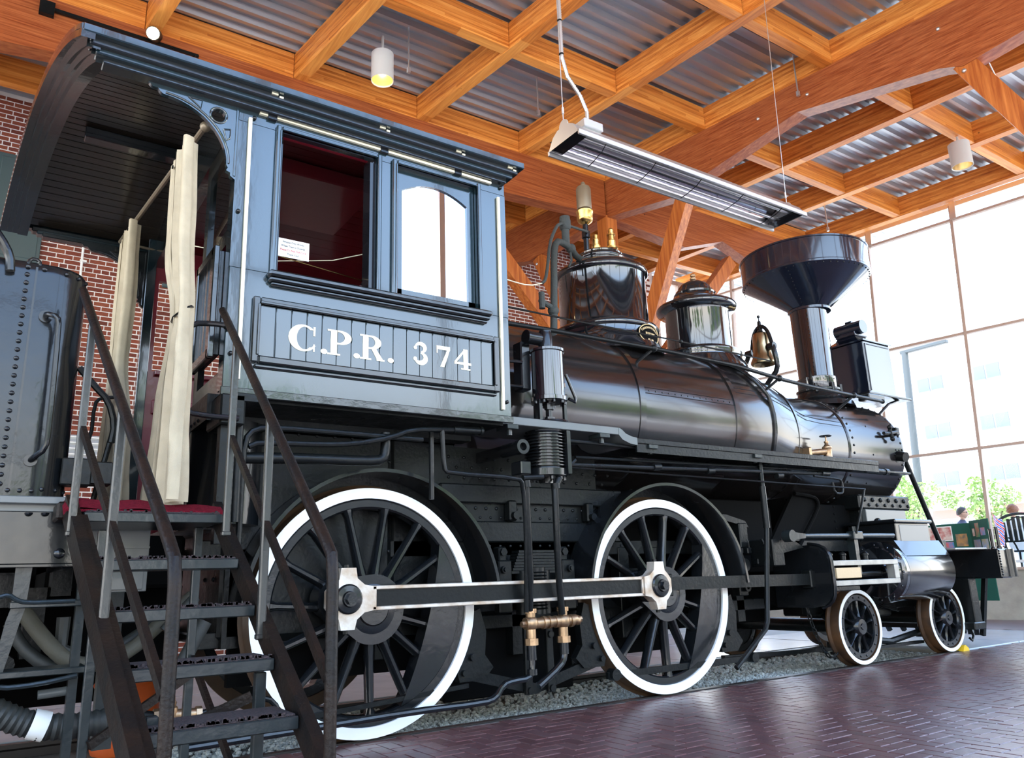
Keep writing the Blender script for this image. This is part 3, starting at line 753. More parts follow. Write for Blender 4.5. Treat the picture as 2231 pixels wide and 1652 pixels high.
# ---- leading wheels
def lead_wheel(cx, near=True):
    y0 = .0 if near else 1.72; s = 1 if near else -1; r = .372
    def Y(a): return y0 + s * a
    m = M(); m.lathe([(r - .045, Y(.0)), (r - .004, Y(.0)), (r, Y(.006)), (r + .003, Y(.10)), (r + .025, Y(.122)), (r + .022, Y(.14)), (r - .045, Y(.14)), (r - .045, Y(0))], (cx, 0, r), 1, 64); wh = LP('leading_wheel', m, RUST)
    m = M(); m.lathe([(r - .040, Y(-.004)), (r - .003, Y(-.004)), (r - .003, Y(.008)), (r - .04, Y(.02)), (r - .04, Y(-.004))], (cx, 0, r), 1, 64); LP('white_rim', m, WHITE, wh)
    m = M(); m.lathe([(.255, Y(.03)), (.262, Y(.012)), (r - .055, Y(.010)), (r - .044, Y(.02)), (r - .044, Y(.12)), (.255, Y(.12)), (.255, Y(.03))], (cx, 0, r), 1, 64)
    for k in range(18): a = 2 * pi * k / 18; m.rivet((cx + .292 * cos(a), Y(.010), r + .292 * sin(a)), (0, -s, 0), .011)
    LP('felloe', m, BK, wh)
    m = M(); m.lathe([(0, Y(-.03)), (.03, Y(-.03)), (.034, Y(-.022)), (.075, Y(-.02)), (.095, Y(.0)), (.105, Y(.03)), (.105, Y(.14)), (0, Y(.14))], (cx, 0, r), 1, 32); LP('hub', m, BK, wh)
    for k in range(10):
        a = 2 * pi * (k + .3) / 10; d = Vector((cos(a), 0, sin(a))); q = Vector((-sin(a), 0, cos(a))); c = Vector((cx, Y(.05), r)); vs = []
        m = M()
        for (r_, hw, hd) in ((.09, .030, .05), (.15, .010, .035), (.22, .012, .030), (.262, .035, .03)):
            for t in range(8): b = 2 * pi * t / 8; vs.append(c + d * r_ + q * hw * cos(b) + Vector((0, 1, 0)) * hd * sin(b))
        m.add(vs, [(j * 8 + t, j * 8 + (t + 1) % 8, (j + 1) * 8 + (t + 1) % 8, (j + 1) * 8 + t) for j in range(3) for t in range(8)]); LP('spoke', m, BK, wh)
    m = M(); m.lathe([(0, Y(.09)), (.255, Y(.09)), (.255, Y(.11)), (0, Y(.11))], (cx, 0, r), 1, 32); LP('wheel_web', m, BKM, wh)
for x in (5.449, 7.153):
    lead_wheel(x); lead_wheel(x, False); m = M(); m.cyl((x, .14, .372), (x, 1.58, .372), .07, n=16); LP('axle', m, BKM)
# truck frame and equalising bars
m = M(); m.box(5.0, 7.55, .28, .36, .50, .60, .01); m.box(5.0, 7.55, 1.36, 1.44, .50, .60, .01); m.box(6.05, 6.55, .30, 1.42, .42, .66, .02)
m.tube([(5.15, .22, .50), (5.6, .22, .24), (6.3, .22, .16), (7.0, .22, .24), (7.45, .22, .50)], .035, 8)
for x in (5.449, 7.153): m.box(x - .10, x + .10, .16, .32, .26, .52, .01); m.box(x - .14, x + .14, .2, .34, .16, .22, .01)
for i in range(7): m.tube([(6.0 + .02 * i, .25, .47 + .022 * i), (6.3, .25, .53 + .022 * i), (6.6 - .02 * i, .25, .47 + .022 * i)], .010, 6)
m.beam((5.2, .2, .12), (6.9, .2, .12), .05, .03); m.beam((3.9, .5, .16), (5.6, .5, .12), .05, .04)
LP('leading_truck', m, BKM)
m = M(); cpts = [(4.72, .12, .74), (4.76, .12, .60), (4.80, .12, .46), (4.86, .12, .32), (4.94, .12, .19), (5.03, .12, .10), (5.12, .12, .09), (5.17, .12, .16), (5.18, .12, .30)]
for k, (a, b) in enumerate(zip(cpts, cpts[1:])):
    a = Vector(a); b = Vector(b)
    for t_ in (0, .5):
        c_ = a.lerp(b, t_ + .25); d_ = (b - a).normalized() * .045; e_ = Vector((0, .018, 0)) if t_ else Vector((.018, 0, 0)); m.tube([c_ - d_, c_ - d_ * .6 + e_, c_ + d_ * .6 + e_, c_ + d_, c_ + d_ * .6 - e_, c_ - d_ * .6 - e_, c_ - d_], .007, 6)
LP('safety_chain', m, BKM)

# ---- main frame, ash pan, firebox
m = M()
for y in (.26, 1.40):
    m.box(-1.05, 7.9, y, y + .10, 1.14, 1.26, .006)
    m.box(-1.05, 4.3, y, y + .10, .60, .70, .006)
    for x in (0.0, 2.684): m.box(x - .26, x - .14, y - .01, y + .11, .45, 1.2, .006); m.box(x + .14, x + .26, y - .01, y + .11, .45, 1.2, .006); m.box(x - .14, x + .14, y + .01, y + .09, .62, 1.02)
    m.beam((.3, y + .05, .65), (1.0, y + .05, 1.2), .09, .09, (0, 1, 0)); m.beam((2.4, y + .05, .65), (1.7, y + .05, 1.2), .09, .09, (0, 1, 0))
    m.box(3.9, 4.0, y, y + .1, .5, 1.2); m.box(4.9, 5.0, y, y + .1, .6, 1.3)
m.box(-.9, -.75, .2, 1.5, .6, 1.2); m.box(1.3, 1.45, .26, 1.5, .4, 1.2)
LP('main_frame', m, BKM)
fb = M(); fb.box(-.92, .26, .20, 1.52, .62, 2.02, .05); fb.box(.26, 2.25, .26, 1.46, .70, 2.02, .03)
for x in [-.85 + .13 * i for i in range(9)]: fb.rivet((x, .20, 1.97), (0, -1, 0), .013)
for z_ in (1.02, 1.18, 1.5, 1.66, 1.82): fb.rivet((.22, .20, z_), (0, -1, 0), .014); fb.rivet((-.92, .40, z_), (-1, 0, 0), .016); fb.rivet((-.92, .62, z_), (-1, 0, 0), .016)
fbo = LP('firebox', fb, BKM)
fb = M()
for (za, zc) in ((1.535, 1.68), (1.24, 1.40)): fb.box(.62, 2.42, .150, .21, za, zc, .01)
fb.box(.62, 2.4, .19, .22, 1.40, 1.54)
for i in range(19):
    x = .66 + .095 * i
    fb.rivet((x, .19, 1.50), (0, -1, 0), .015); fb.rivet((x + .04, .19, 1.43), (0, -1, 0), .012); fb.rivet((x, .15, 1.21), (0, -1, 0), .012)
for x in (1.24, 2.02): fb.box(x - .035, x + .035, .10, .19, 1.40, 1.56, .012); fb.cyl((x, .10, 1.44), (x, .06, 1.44), .03, n=14)
for zz in (1.74, 1.82, 1.9):
    for i in range(12): fb.rivet((.75 + .14 * i + (.07 if zz == 1.82 else 0), .26, zz), (0, -1, 0), .014)
LP('mud_ring_bars', fb, BKM, fbo)
# springs and hangers between the drivers
m = M()
for i in range(8): m.box(1.15 - .0 + .01 * i, 1.62 - .01 * i, .02, .12, 1.00 + .022 * i, 1.018 + .022 * i)
for x in (1.08, 1.66): m.box(x - .035, x + .035, .03, .12, .78, 1.20, .01); m.nut((x, .03, 1.16), (0, -1, 0), .03, .02)
m.cyl((1.28, .05, .70), (1.28, .05, 1.02), .07, n=18); m.cyl((1.44, .05, .70), (1.44, .05, 1.02), .07, n=18)
for i in range(12): m.lathe([(.07, -.006), (.082, 0), (.07, .006)], (1.36, .0, .74 + .024 * i), 2, 20)
m.cyl((1.36, 0, .70), (1.36, 0, 1.04), .068, n=20); m.box(1.02, 1.14, .0, .08, .72, 1.10, .01); m.box(1.62, 1.74, .0, .08, .72, 1.10, .01)
for (x, z_) in ((1.06, .88), (1.06, 1.03), (1.68, .88), (1.68, 1.03)): m.cyl((x, .0, z_), (x, -.03, z_), .028, n=12); m.nut((x, -.03, z_), (0, -1, 0), .018, .015)
LP('spring_gear', m, BKM)
m = M()      # equaliser beam lit along the top, right of the second driver
m.prism([(3.15, 1.52), (3.75, 1.50), (4.02, 1.44), (4.06, 1.38), (3.75, 1.44), (3.15, 1.44)], 1, .16, .26); m.box(3.9, 4.02, .14, .26, 1.18, 1.42, .01); LP('equaliser_beam', m, BKM)
# brake gear
br = M()
for (x, sg) in ((.86, 1), (1.92, -1), (3.62, 1)):
    r_ = .80; cx = 0 if x < 1 else 2.684
    a0, a1 = ((-35, -4) if sg > 0 else (184, 215))
    o_ = arcpts(cx, .8, .812, a0, a1, 10); tip = o_[-1] if sg > 0 else o_[0]; lowp = o_[0] if sg > 0 else o_[-1]
    body = [(tip[0] + sg * .05, tip[1] + .02), (tip[0] + sg * .10, tip[1] - .14), (tip[0] + sg * .085, tip[1] - .30), (lowp[0] + sg * .30, lowp[1] + .02), (lowp[0] + sg * .22, lowp[1] - .06), (lowp[0] + sg * .02, lowp[1] - .06)]
    pl = (o_ if sg > 0 else o_[::-1]) + body
    b1 = M(); b1.prism(pl, 1, .02, .09); b1.cyl((lowp[0] + sg * .12, -.01, lowp[1] + .10), (lowp[0] + sg * .12, .02, lowp[1] + .10), .025, n=14)
    b1.cyl((lowp[0] + sg * .05, -.01, lowp[1] - .0), (lowp[0] + sg * .05, .02, lowp[1] - .0), .022, n=14); LP('brake_shoe', b1, BKM)
m = M(); m.beam((.80, .04, .31), (1.34, .04, .17), .035, .075, (0, 0, 1)); m.beam((1.34, .06, .17), (2.02, .06, .33), .035, .075, (0, 0, 1)); m.beam((2.02, .02, .20), (3.75, .02, .20), .03, .05); m.beam((-.75, -.02, .16), (.75, .02, .25), .02, .03)
m.box(1.22, 1.28, -.02, .02, .14, .62, .006); m.box(1.42, 1.48, -.02, .02, .14, .62, .006)
for x in (2.08, 3.74): m.cyl((x, -.03, .205), (x, .05, .205), .045, n=14)
for x in (1.25, 1.45): m.cyl((x, -.04, .55), (x, .02, .55), .025, n=10); m.cyl((x, -.04, .17), (x, .02, .17), .025, n=10)
LP('brake_rigging', m, BKM)
m = M(); m.box(.75, 1.95, .36, .40, .10, 1.3, .01); m.box(3.1, 5.25, .98, 1.06, .42, 1.72, .01); m.box(-.8, .7, .40, .46, .35, 1.2); m.box(2.0, 3.1, .44, .50, .30, 1.6); m.box(4.56, 4.60, .30, 1.98, .62, 1.60, .01); m.box(4.95, 5.0, .36, 1.36, .70, 1.72, .01); m.box(3.4, 4.56, .30, .36, .95, 1.66, .01); m.box(5.0, 6.3, .50, .56, .70, 1.68, .01)
LP('ash_pan_and_dark_plates', m, MATTEBK)  # black plates added behind the wheels so the underside reads dark

# ---- splashers over the drivers
def splasher(cx, ro, a0, a1, name='splasher'):
    m = M(); n = 40; vs = []; t = .012
    for i in range(n + 1):
        a = R(a0 + (a1 - a0) * i / n); c_, s_ = cos(a), sin(a)
        for (r, y) in ((ro, -.13), (ro, .16), (ro - t, .16), (ro - t, -.13), (ro + .012, -.13), (ro + .012, -.145), (ro - t, -.145)): vs.append((cx + r * c_, y, .80 + r * s_))
    k = 7; fs = []
    for i in range(n):
        a = i * k; b = a + k
        for (p, q) in ((0, 1), (1, 2), (2, 3), (0, 4), (4, 5), (5, 6), (6, 3)): fs.append((a + p, a + q, b + q, b + p))
    fs += [(0, 1, 2, 3), (n * k, n * k + 1, n * k + 2, n * k + 3)]
    m.add(vs, fs); return LP(name, m, BK)
splasher(.03, .905, 4, 176); splasher(2.70, .915, 4, 178)
m = M()
m.lathe([(.70, .17), (.905, .17), (.905, .19), (.70, .19)], (.03, 0, .80), 1, 48, R(4), R(176)); m.lathe([(.70, .17), (.91, .17), (.91, .19), (.70, .19)], (2.70, 0, .80), 1, 48, R(4), R(178)); LP('splasher_back', m, BKM)

# ---- boiler
m = M()
prof = [(.0, .80), (.78, .80), (.78, 2.05), (.783, 2.05), (.783, 2.66), (.795, 2.665), (.795, 2.72), (.783, 2.725), (.78, 3.98), (.790, 3.985), (.790, 4.03), (.775, 4.035), (.775, 5.00)]
vs = []; n = 96
def ring(x, r, zc): return [(x, CY + r * cos(2 * pi * i / n), zc + r * sin(2 * pi * i / n)) for i in range(n)]
secs = [(.80, .776), (2.655, .78), (2.657, .790), (2.725, .790), (2.727, .78), (3.955, .780), (3.957, .790), (4.02, .790), (4.022, .778), (4.55, .775), (4.80, .742), (5.02, .705), (5.05, .70), (5.052, .706), (5.10, .700), (5.102, .692), (5.30, .662), (5.55, .652), (6.02, .650)]
for i, (x, r) in enumerate(secs): vs += ring(x, r, 1.695 + r)
fs = [(i * n + k, i * n + (k + 1) % n, (i + 1) * n + (k + 1) % n, (i + 1) * n + k) for i in range(len(secs) - 1) for k in range(n)]
fs += [tuple(range(n))]
m.add(vs, fs); boiler = LP('boiler', m, JAC, smooth=50)
m = M()     # smokebox, riveted
ZS = 2.345; RS = .655
m.lathe([(.60, 6.02), (RS, 6.02), (RS + .006, 6.03), (RS + .006, 6.06), (RS, 6.065), (RS, 7.12), (RS + .004, 7.13), (RS, 7.17), (.60, 7.185), (0, 7.19)], (0, CY, ZS), 0, 96)
smk = LP('smokebox', m, JAC, smooth=40)
m = M()
for k in range(46):
    a = 2 * pi * k / 46; c_, s_ = cos(a), sin(a)
    m.rivet((6.12, CY + RS * c_, ZS + RS * s_), (0, c_, s_), .015); m.rivet((7.12, CY + (RS + .003) * c_, ZS + (RS + .003) * s_), (0, c_, s_), .015)
    if k % 4 == 0: m.rivet((6.5, CY + RS * c_, ZS + RS * s_), (0, c_, s_), .012)
LP('rivets', m, BK, smk)
m = M(); m.lathe([(0, 7.24), (.40, 7.24), (.52, 7.215), (.53, 7.19), (0, 7.19)], (0, CY, ZS), 0, 48); LP('smokebox_door', m, BK, smk)
# longitudinal lap seams with rivets
m = M()
for (x0, x1, a) in ((2.74, 3.95, 170), (4.04, 5.0, 158), (5.12, 6.0, 158)):
    for off in (-.028, .028):
        pts = []
        for i in range(9):
            x = x0 + (x1 - x0) * i / 8
            r = next(((ra + (rb - ra) * (x - xa) / (xb - xa)) for (xa, ra), (xb, rb) in zip(secs, secs[1:]) if xa <= x <= xb), .65) + .001
            t = R(a) + off / r; pts.append((x, CY + r * cos(t), 1.695 + r + r * sin(t)))
        m.tube(pts, .0035, 6)
    if a == 170:
        for i in range(14):
            x = x0 + .05 + .085 * i; m.rivet((x, CY + .782 * cos(R(a)), 1.695 + .78 + .782 * sin(R(a))), (0, cos(R(a)), sin(R(a))), .007)
LP('lap_seam', m, JAC, boiler)
# sand pipe bending down over the jacket, and band
m = M(); pts = []
for i in range(15):
    a = R(100 + (205 - 100) * i / 14); x = 4.20 + .36 * min(1, (i / 9)); r = .80 if i > 1 else .86
    r = .775 + .035 if x < 4.55 else .78
    pts.append((x, CY + r * cos(a), 1.695 + .772 + r * sin(a)))
m.tube(pts, .022, 10); LP('sand_pipe', m, BK)

# ---- steam dome
DX = 2.975
m = M()
m.lathe([(.60, 3.10), (.585, 3.16), (.555, 3.22), (.535, 3.30), (.535, 3.345), (.555, 3.36), (.56, 3.385), (.545, 3.41), (.50, 3.425), (.475, 3.44), (.462, 3.46), (.460, 3.98), (.462, 3.99), (.485, 4.0), (.492, 4.02), (.490, 4.05), (.470, 4.075), (.43, 4.10), (.33, 4.15), (.27, 4.185), (.255, 4.20), (.262, 4.215), (.262, 4.235), (.245, 4.25), (.235, 4.26), (.238, 4.275), (.225, 4.29), (0, 4.30)], (DX, CY, 0), 2, 96)
dome = LP('steam_dome', m, DOME, smooth=50)
# builder plate: oval on the dome skirt facing the camera side
pc = R(-79); rr_ = .552
def on_skirt(u, z, off=.0):        # u metres along the curve
    a = pc + u / rr_; return Vector((DX + (rr_ + off) * cos(a), CY + (rr_ + off) * sin(a), z))
m = M(); n_ = 32; vs = [on_skirt(0, 3.265, .012)]
for i in range(n_): a = 2 * pi * i / n_; vs.append(on_skirt(.155 * cos(a), 3.265 + .098 * sin(a), .012))
for i in range(n_): a = 2 * pi * i / n_; vs.append(on_skirt(.155 * cos(a), 3.265 + .098 * sin(a), -.02))
m.add(vs, [(0, 1 + i, 1 + (i + 1) % n_) for i in range(n_)] + [(1 + i, 1 + (i + 1) % n_, 1 + n_ + (i + 1) % n_, 1 + n_ + i) for i in range(n_)]); LP('builder_plate', m, MATTEBK, dome, label='oval black builder plate edged in gold')
m = M(); m.tube([on_skirt(.155 * cos(2 * pi * i / 40), 3.265 + .098 * sin(2 * pi * i / 40), .014) for i in range(41)], .005, 6); LP('plate_edge', m, GOLD, dome)
def bend_text(s, size, z0, arc=0.0, sq=.8):
    cu = bpy.data.curves.new('t', 'FONT'); cu.body = s; cu.size = size; cu.align_x = 'CENTER'; cu.align_y = 'CENTER'; cu.extrude = .0005; cu.offset = .0006
    t = bpy.data.objects.new('t', cu); C.objects.link(t); bpy.context.view_layer.update()
    me = bpy.data.meshes.new_from_object(t.evaluated_get(bpy.context.evaluated_depsgraph_get())); bpy.data.objects.remove(t)
    for v in me.vertices:
        u = v.co.x * sq; z = z0 + v.co.y
        if arc: a = u / arc; z = z0 + (arc + v.co.y) * cos(a) - arc; u = (arc + v.co.y) * sin(a)
        v.co = on_skirt(u, z, .0135 + v.co.z)
    me.materials.clear(); me.materials.append(GOLD)
    o = bpy.data.objects.new('plate_lettering', me); C.objects.link(o); o.parent = dome
bend_text('CANADIAN PACIFIC RY', .030, 3.330, .20, .85); bend_text('BUILDERS', .040, 3.262, 0, .85); bend_text('MTL. 1886', .022, 3.205, 0, .9)
# safety valves and whistle
def turned(name, x, y, z, prof, mt, parent=None, **k):
    m = M(); m.lathe([(r, z + h) for r, h in prof], (x, y, 0), 2, 24); return LP(name, m, mt, parent, **k)
turned('safety_valve', 3.12, .82, 4.27, [(.075, 0), (.085, .02), (.07, .035), (.06, .06), (.055, .10), (.065, .11), (.065, .13), (.045, .14), (.048, .20), (.04, .21), (.04, .26), (.045, .265), (.045, .285), (.03, .29), (.032, .33), (.018, .35), (0, .352)], BRASS, label='tall polished brass valve')
turned('safety_valve', 2.93, .86, 4.27, [(.06, 0), (.07, .02), (.055, .03), (.045, .07), (.05, .09), (.05, .12), (.035, .13), (.038, .19), (.03, .2), (.03, .24), (.02, .25), (0, .252)], BRASS, label='shorter brass valve')
wh = turned('whistle', 2.80, CY, 4.62, [(.022, -.02), (.05, 0), (.075, .02), (.085, .05), (.082, .10), (.09, .115), (.092, .135), (.055, .14), (.05, .155), (.076, .165), (.080, .18), (.080, .40), (.070, .425), (.045, .44), (.028, .445), (.024, .475), (.012, .49), (0, .492)], WHIS)
turned('whistle_bowl', 2.80, CY, 4.62, [(.024, -.02), (.052, 0), (.077, .02), (.087, .05), (.084, .10), (.092, .115), (.094, .137), (0, .138)], BRASS, wh, label='brass bowl')
m = M(); m.cyl((2.80, CY, 4.24), (2.80, CY, 4.63), .030, n=16); m.lathe([(.03, 4.44), (.045, 4.45), (.045, 4.52), (.03, 4.53)], (2.80, CY, 0), 2, 16); LP('whistle_pipe', m, BK, wh)
m = M()
m.tube([(2.07, CY - .30, 3.15), (2.10, CY - .30, 3.6), (2.12, CY - .30, 4.02), (2.17, CY - .28, 4.16), (2.30, CY - .22, 4.20), (2.42, CY - .2, 4.17), (2.58, CY - .1, 4.14), (2.74, CY - .04, 4.16), (2.80, CY, 4.20)], .034, 12, 1)
m.tube([(2.36, CY - .2, 4.18), (2.36, CY - .2, 4.40)], .04, 12); m.lathe([(.045, 4.36), (.058, 4.38), (.058, 4.46), (.052, 4.47), (.052, 4.50), (0, 4.505)], (2.36, CY - .2, 0), 2, 18)
m.tube([(2.36, CY - .2, 4.42), (2.24, CY - .25, 4.38), (2.14, CY - .3, 4.26), (2.06, CY - .32, 4.1), (2.02, CY - .32, 3.84), (1.98, CY - .33, 3.70), (1.94, CY - .33, 3.66)], .016, 8, 1)
m.tube([(2.40, CY - .2, 4.20), (2.42, CY - .2, 4.04), (2.38, CY - .2, 3.96)], .012, 8); m.tube([(2.36, CY - .2, 4.42), (2.78, CY - .05, 4.50)], .014, 8)
m.cyl((2.08, CY - .30, 3.44), (1.90, CY - .34, 3.48), .026, n=10); m.cyl((1.92, CY - .34, 3.40), (1.92, CY - .34, 3.56), .030, n=10); m.sphere((2.08, CY - .30, 3.42), .055, 12, 8); m.sphere((2.42, CY - .2, 4.17), .05, 12, 8)
LP('lagged_steam_pipe', m, LAG)

# ---- sand dome
SX = 4.40
m = M()
m.lathe([(.52, 3.14), (.50, 3.2), (.46, 3.26), (.45, 3.29), (.46, 3.31), (.46, 3.345), (.43, 3.37), (.385, 3.385), (.365, 3.40), (.362, 3.83), (.37, 3.85), (.435, 3.87), (.455, 3.89), (.458, 3.92), (.44, 3.945), (.38, 3.965), (.31, 4.0), (.26, 4.05), (.235, 4.08), (.24, 4.10), (.22, 4.115), (.215, 4.135), (.19, 4.15), (.185, 4.18), (.15, 4.22), (.10, 4.25), (.05, 4.262), (0, 4.266)], (SX, CY, 0), 2, 72)
sd = LP('sand_dome', m, DOME, smooth=50)
turned('finial', SX, CY, 4.255, [(.022, 0), (.018, .02), (.035, .035), (.036, .05), (.015, .06), (.03, .075), (.032, .09), (.02, .105), (0, .11)], BRASSD, sd)
m = M(); m.prism([(SX + .30, 3.26), (SX + .42, 3.28), (SX + .40, 3.42), (SX + .37, 3.48), (SX + .35, 3.42)], 1, CY - .12, CY - .05); LP('bracket', m, BK, sd)

# ---- bell in its yoke
BX = 5.45
m = M(); m.lathe([(.0, 3.80), (.04, 3.795), (.085, 3.765), (.100, 3.72), (.104, 3.62), (.110, 3.53), (.128, 3.46), (.150, 3.415), (.150, 3.385), (.138, 3.375), (.12, 3.42), (.0, 3.5)], (BX, CY - .05, 0), 2, 40); bell = LP('bell', m, BELLM, label='bronze bell in a black yoke')
m = M(); m.tube([(BX - .02, CY - .22, 3.58), (BX - .02, CY - .17, 3.80), (BX, CY - .05, 3.88), (BX + .02, CY + .07, 3.80), (BX + .02, CY + .12, 3.58)], .024, 10, 2)
m.cyl((BX, CY - .05, 3.80), (BX, CY - .05, 3.93), .035, .02, n=12); m.sphere((BX, CY - .05, 3.99), .020, 10, 8); m.cyl((BX, CY - .05, 3.9), (BX, CY - .05, 3.98), .008, n=8)
m.cyl((BX - .02, CY - .25, 3.57), (BX - .02, CY - .17, 3.57), .045, n=14); m.cyl((BX + .02, CY + .10, 3.57), (BX + .02, CY + .20, 3.57), .045, n=14)
LP('yoke', m, BK, bell)
m = M()
m.tube([(BX - .03, CY - .23, 3.57), (BX - .03, CY - .26, 3.42), (BX - .0, CY - .24, 3.28), (BX, CY - .12, 3.18), (BX, CY - .05, 3.12), (BX, CY - .05, 3.02)], .030, 10, 1)
m.tube([(BX + .03, CY + .17, 3.57), (BX + .03, CY + .26, 3.42), (BX, CY + .22, 3.28), (BX, CY + .05, 3.18), (BX, CY - .05, 3.10)], .030, 10, 1)
m.lathe([(.13, 2.98), (.12, 3.03), (.07, 3.06), (.04, 3.1)], (BX, CY - .05, 0), 2, 20); LP('bell_stand', m, BK, bell)

# ---- stack
KX = 6.58
m = M(); m.lathe([(.0, 4.18), (.26, 4.235), (.272, 4.24), (.272, 4.27), (.262, 4.275), (.80, 4.655), (.812, 4.665), (.812, 4.69), (.806, 4.70), (.806, 4.985), (.82, 4.99), (.82, 5.01), (.79, 5.01), (.78, 4.95), (0, 4.9)], (KX, CY, 0), 2, 120); stk = LP('smoke_stack', m, STACKM, smooth=30, label='flared black diamond-style smoke stack')
m = M(); m.lathe([(.228, 3.20), (.235, 3.22), (.222, 3.3), (.232, 4.24)], (KX - .03, CY, 0), 2, 64)
m.lathe([(.238, 3.18), (.244, 3.19), (.244, 3.33), (.238, 3.335)], (KX - .03, CY, 0), 2, 48); LP('stack_pipe', m, DOME, stk)
m = M(); m.lathe([(.42, 2.93), (.40, 2.99), (.31, 3.03), (.275, 3.08), (.262, 3.14), (.275, 3.15), (.275, 3.175), (.25, 3.18)], (KX - .03, CY, 0), 2, 64)
for a in (-150, -105, -60, -15, 30): m.cyl((KX - .03 + .27 * cos(R(a)), CY + .27 * sin(R(a)), 3.12), (KX - .03 + .27 * cos(R(a)), CY + .27 * sin(R(a)), 3.23), .022, n=10)
LP('stack_base', m, BK, stk)
m = M()
for k in range(56):
    a = 2 * pi * k / 56
    m.rivet((KX + .79 * cos(a), CY + .79 * sin(a), 4.645), (cos(a) * .6, sin(a) * .6, -.8), .010, 6)
for a in (-160, -20):
    for i in range(11):
        t = i / 11; r = .27 + .52 * t; m.rivet((KX + r * cos(R(a)), CY + r * sin(R(a)), 4.282 + .368 * t - .004), (cos(R(a)) * .6, sin(R(a)) * .6, -.8), .009, 6)
for i in range(15): m.rivet((KX - .03 + .232 * cos(R(-150)), CY + .232 * sin(R(-150)), 3.4 + .055 * i), (cos(R(-150)), sin(R(-150)), 0), .009, 6)
for k in range(20): a = 2 * pi * k / 20; m.rivet((KX - .03 + .244 * cos(a), CY + .244 * sin(a), 3.29), (cos(a), sin(a), 0), .008, 6)
LP('rivets', m, BK, stk)

# ---- headlamp
HX0, HX1 = 7.16, 7.78; HY0, HY1 = .52, 1.20; HZ0, HZ1 = 3.16, 3.86
m = M(); m.box(HX0, HX1, HY0, HY1, HZ0, HZ1, .012)
m.box(HX0 - .015, HX1 + .015, HY0 - .015, HY1 + .015, HZ0 - .03, HZ0 + .02, .008)
m.box(HX0 + .03, HX0 + .045, HY0 - .012, HY0 + .01, HZ0 + .03, HZ1 - .03, .004); m.box(HX0 + .03, HX1 - .04, HY0 - .010, HY0 + .01, HZ1 - .045, HZ1 - .03, .004)
hl = LP('headlamp', m, STACKM, label='black box headlamp with a rounded chimney')
vs = [(HX0 - .02, HY0 - .02, HZ1), (HX1 + .02, HY0 - .02, HZ1), (HX1 + .02, HY1 + .02, HZ1), (HX0 - .02, HY1 + .02, HZ1)]
m = M(); lv_ = []
for (t, z_) in ((0, HZ1), (0, HZ1 + .02), (.35, HZ1 + .06), (.6, HZ1 + .12), (.68, HZ1 + .17)):
    cx, cy = (HX0 + HX1) / 2, (HY0 + HY1) / 2; hx = (HX1 - HX0) / 2 * (1 - t) + .02; hy = (HY1 - HY0) / 2 * (1 - t) + .02
    lv_ += [(cx - hx, cy - hy, z_), (cx + hx, cy - hy, z_), (cx + hx, cy + hy, z_), (cx - hx, cy + hy, z_)]
m.add(lv_, [(4 * i + k, 4 * i + (k + 1) % 4, 4 * i + 4 + (k + 1) % 4, 4 * i + 4 + k) for i in range(4) for k in range(4)] + [(0, 1, 2, 3), (16, 17, 18, 19)])
m.box(cx - .14, cx + .14, cy - .15, cy + .15, HZ1 + .16, HZ1 + .19, .006); m.box(cx - .10, cx + .10, cy - .12, cy + .12, HZ1 + .19, HZ1 + .23, .006)
m.cyl((cx, cy - .20, HZ1 + .285), (cx, cy + .20, HZ1 + .285), .095, n=32); m.box(cx - .03, cx + .03, cy - .05, cy + .05, HZ1 + .37, HZ1 + .405, .006)
LP('lamp_roof', m, STACKM, hl, smooth=30)
m = M(); m.cyl((HX1, (HY0 + HY1) / 2, 3.5), (HX1 + .05, (HY0 + HY1) / 2, 3.5), .29, n=40); LP('lens_ring', m, BRASS, hl)
m = M(); m.box(6.98, 7.95, .42, 1.30, 3.10, 3.13, .006)
for y in (.50, 1.22): m.beam((7.1, y, 2.98), (7.1, y, 3.11), .05, .05); m.tube([(7.75, y, 3.10), (7.5, y, 3.02), (7.18, y, 2.82)], .02, 8)
m.box(6.85, 7.2, .36, .52, 3.00, 3.08, .01); LP('lamp_shelf', m, BK, hl)
# ---- running board
m = M()
yo = -.37
m.box(.83, 1.965, yo, .16, 2.055, 2.115, .004)
pf = [(1.965, 2.115), (2.0, 2.10), (2.04, 2.07), (2.10, 2.052), (2.16, 2.045), (2.16, 1.985), (2.08, 1.992), (2.0, 2.02), (1.965, 2.055)]
m.prism(pf, 1, yo, .16); LP('running_board', m, GREYM, label='grey edged footplate')
m = M(); m.box(2.16, 5.60, yo, .24, 2.00, 2.045, .004); m.box(2.16, 5.60, yo + .01, yo + .03, 1.93, 2.0); m.box(5.6, 7.05, .10, .26, 2.03, 2.055, .004)
for x in (3.0, 4.35): m.box(x - .004, x + .004, yo - .001, .2, 1.999, 2.0465)
LP('running_board', m, BKM)
m = M()
for x in (.88, 1.04 + .72, 2.28, 3.6):
    m = M(); z_ = 2.055 if x < 2 else 2.0
    m.box(x, x + .10, yo - .012, yo + .14, z_ - .035, z_ - .0, .004); m.cyl((x + .05, yo + .04, z_ - .03), (x + .05, yo + .04, z_ - .075), .02, n=8); LP('bracket', m, STEPM)
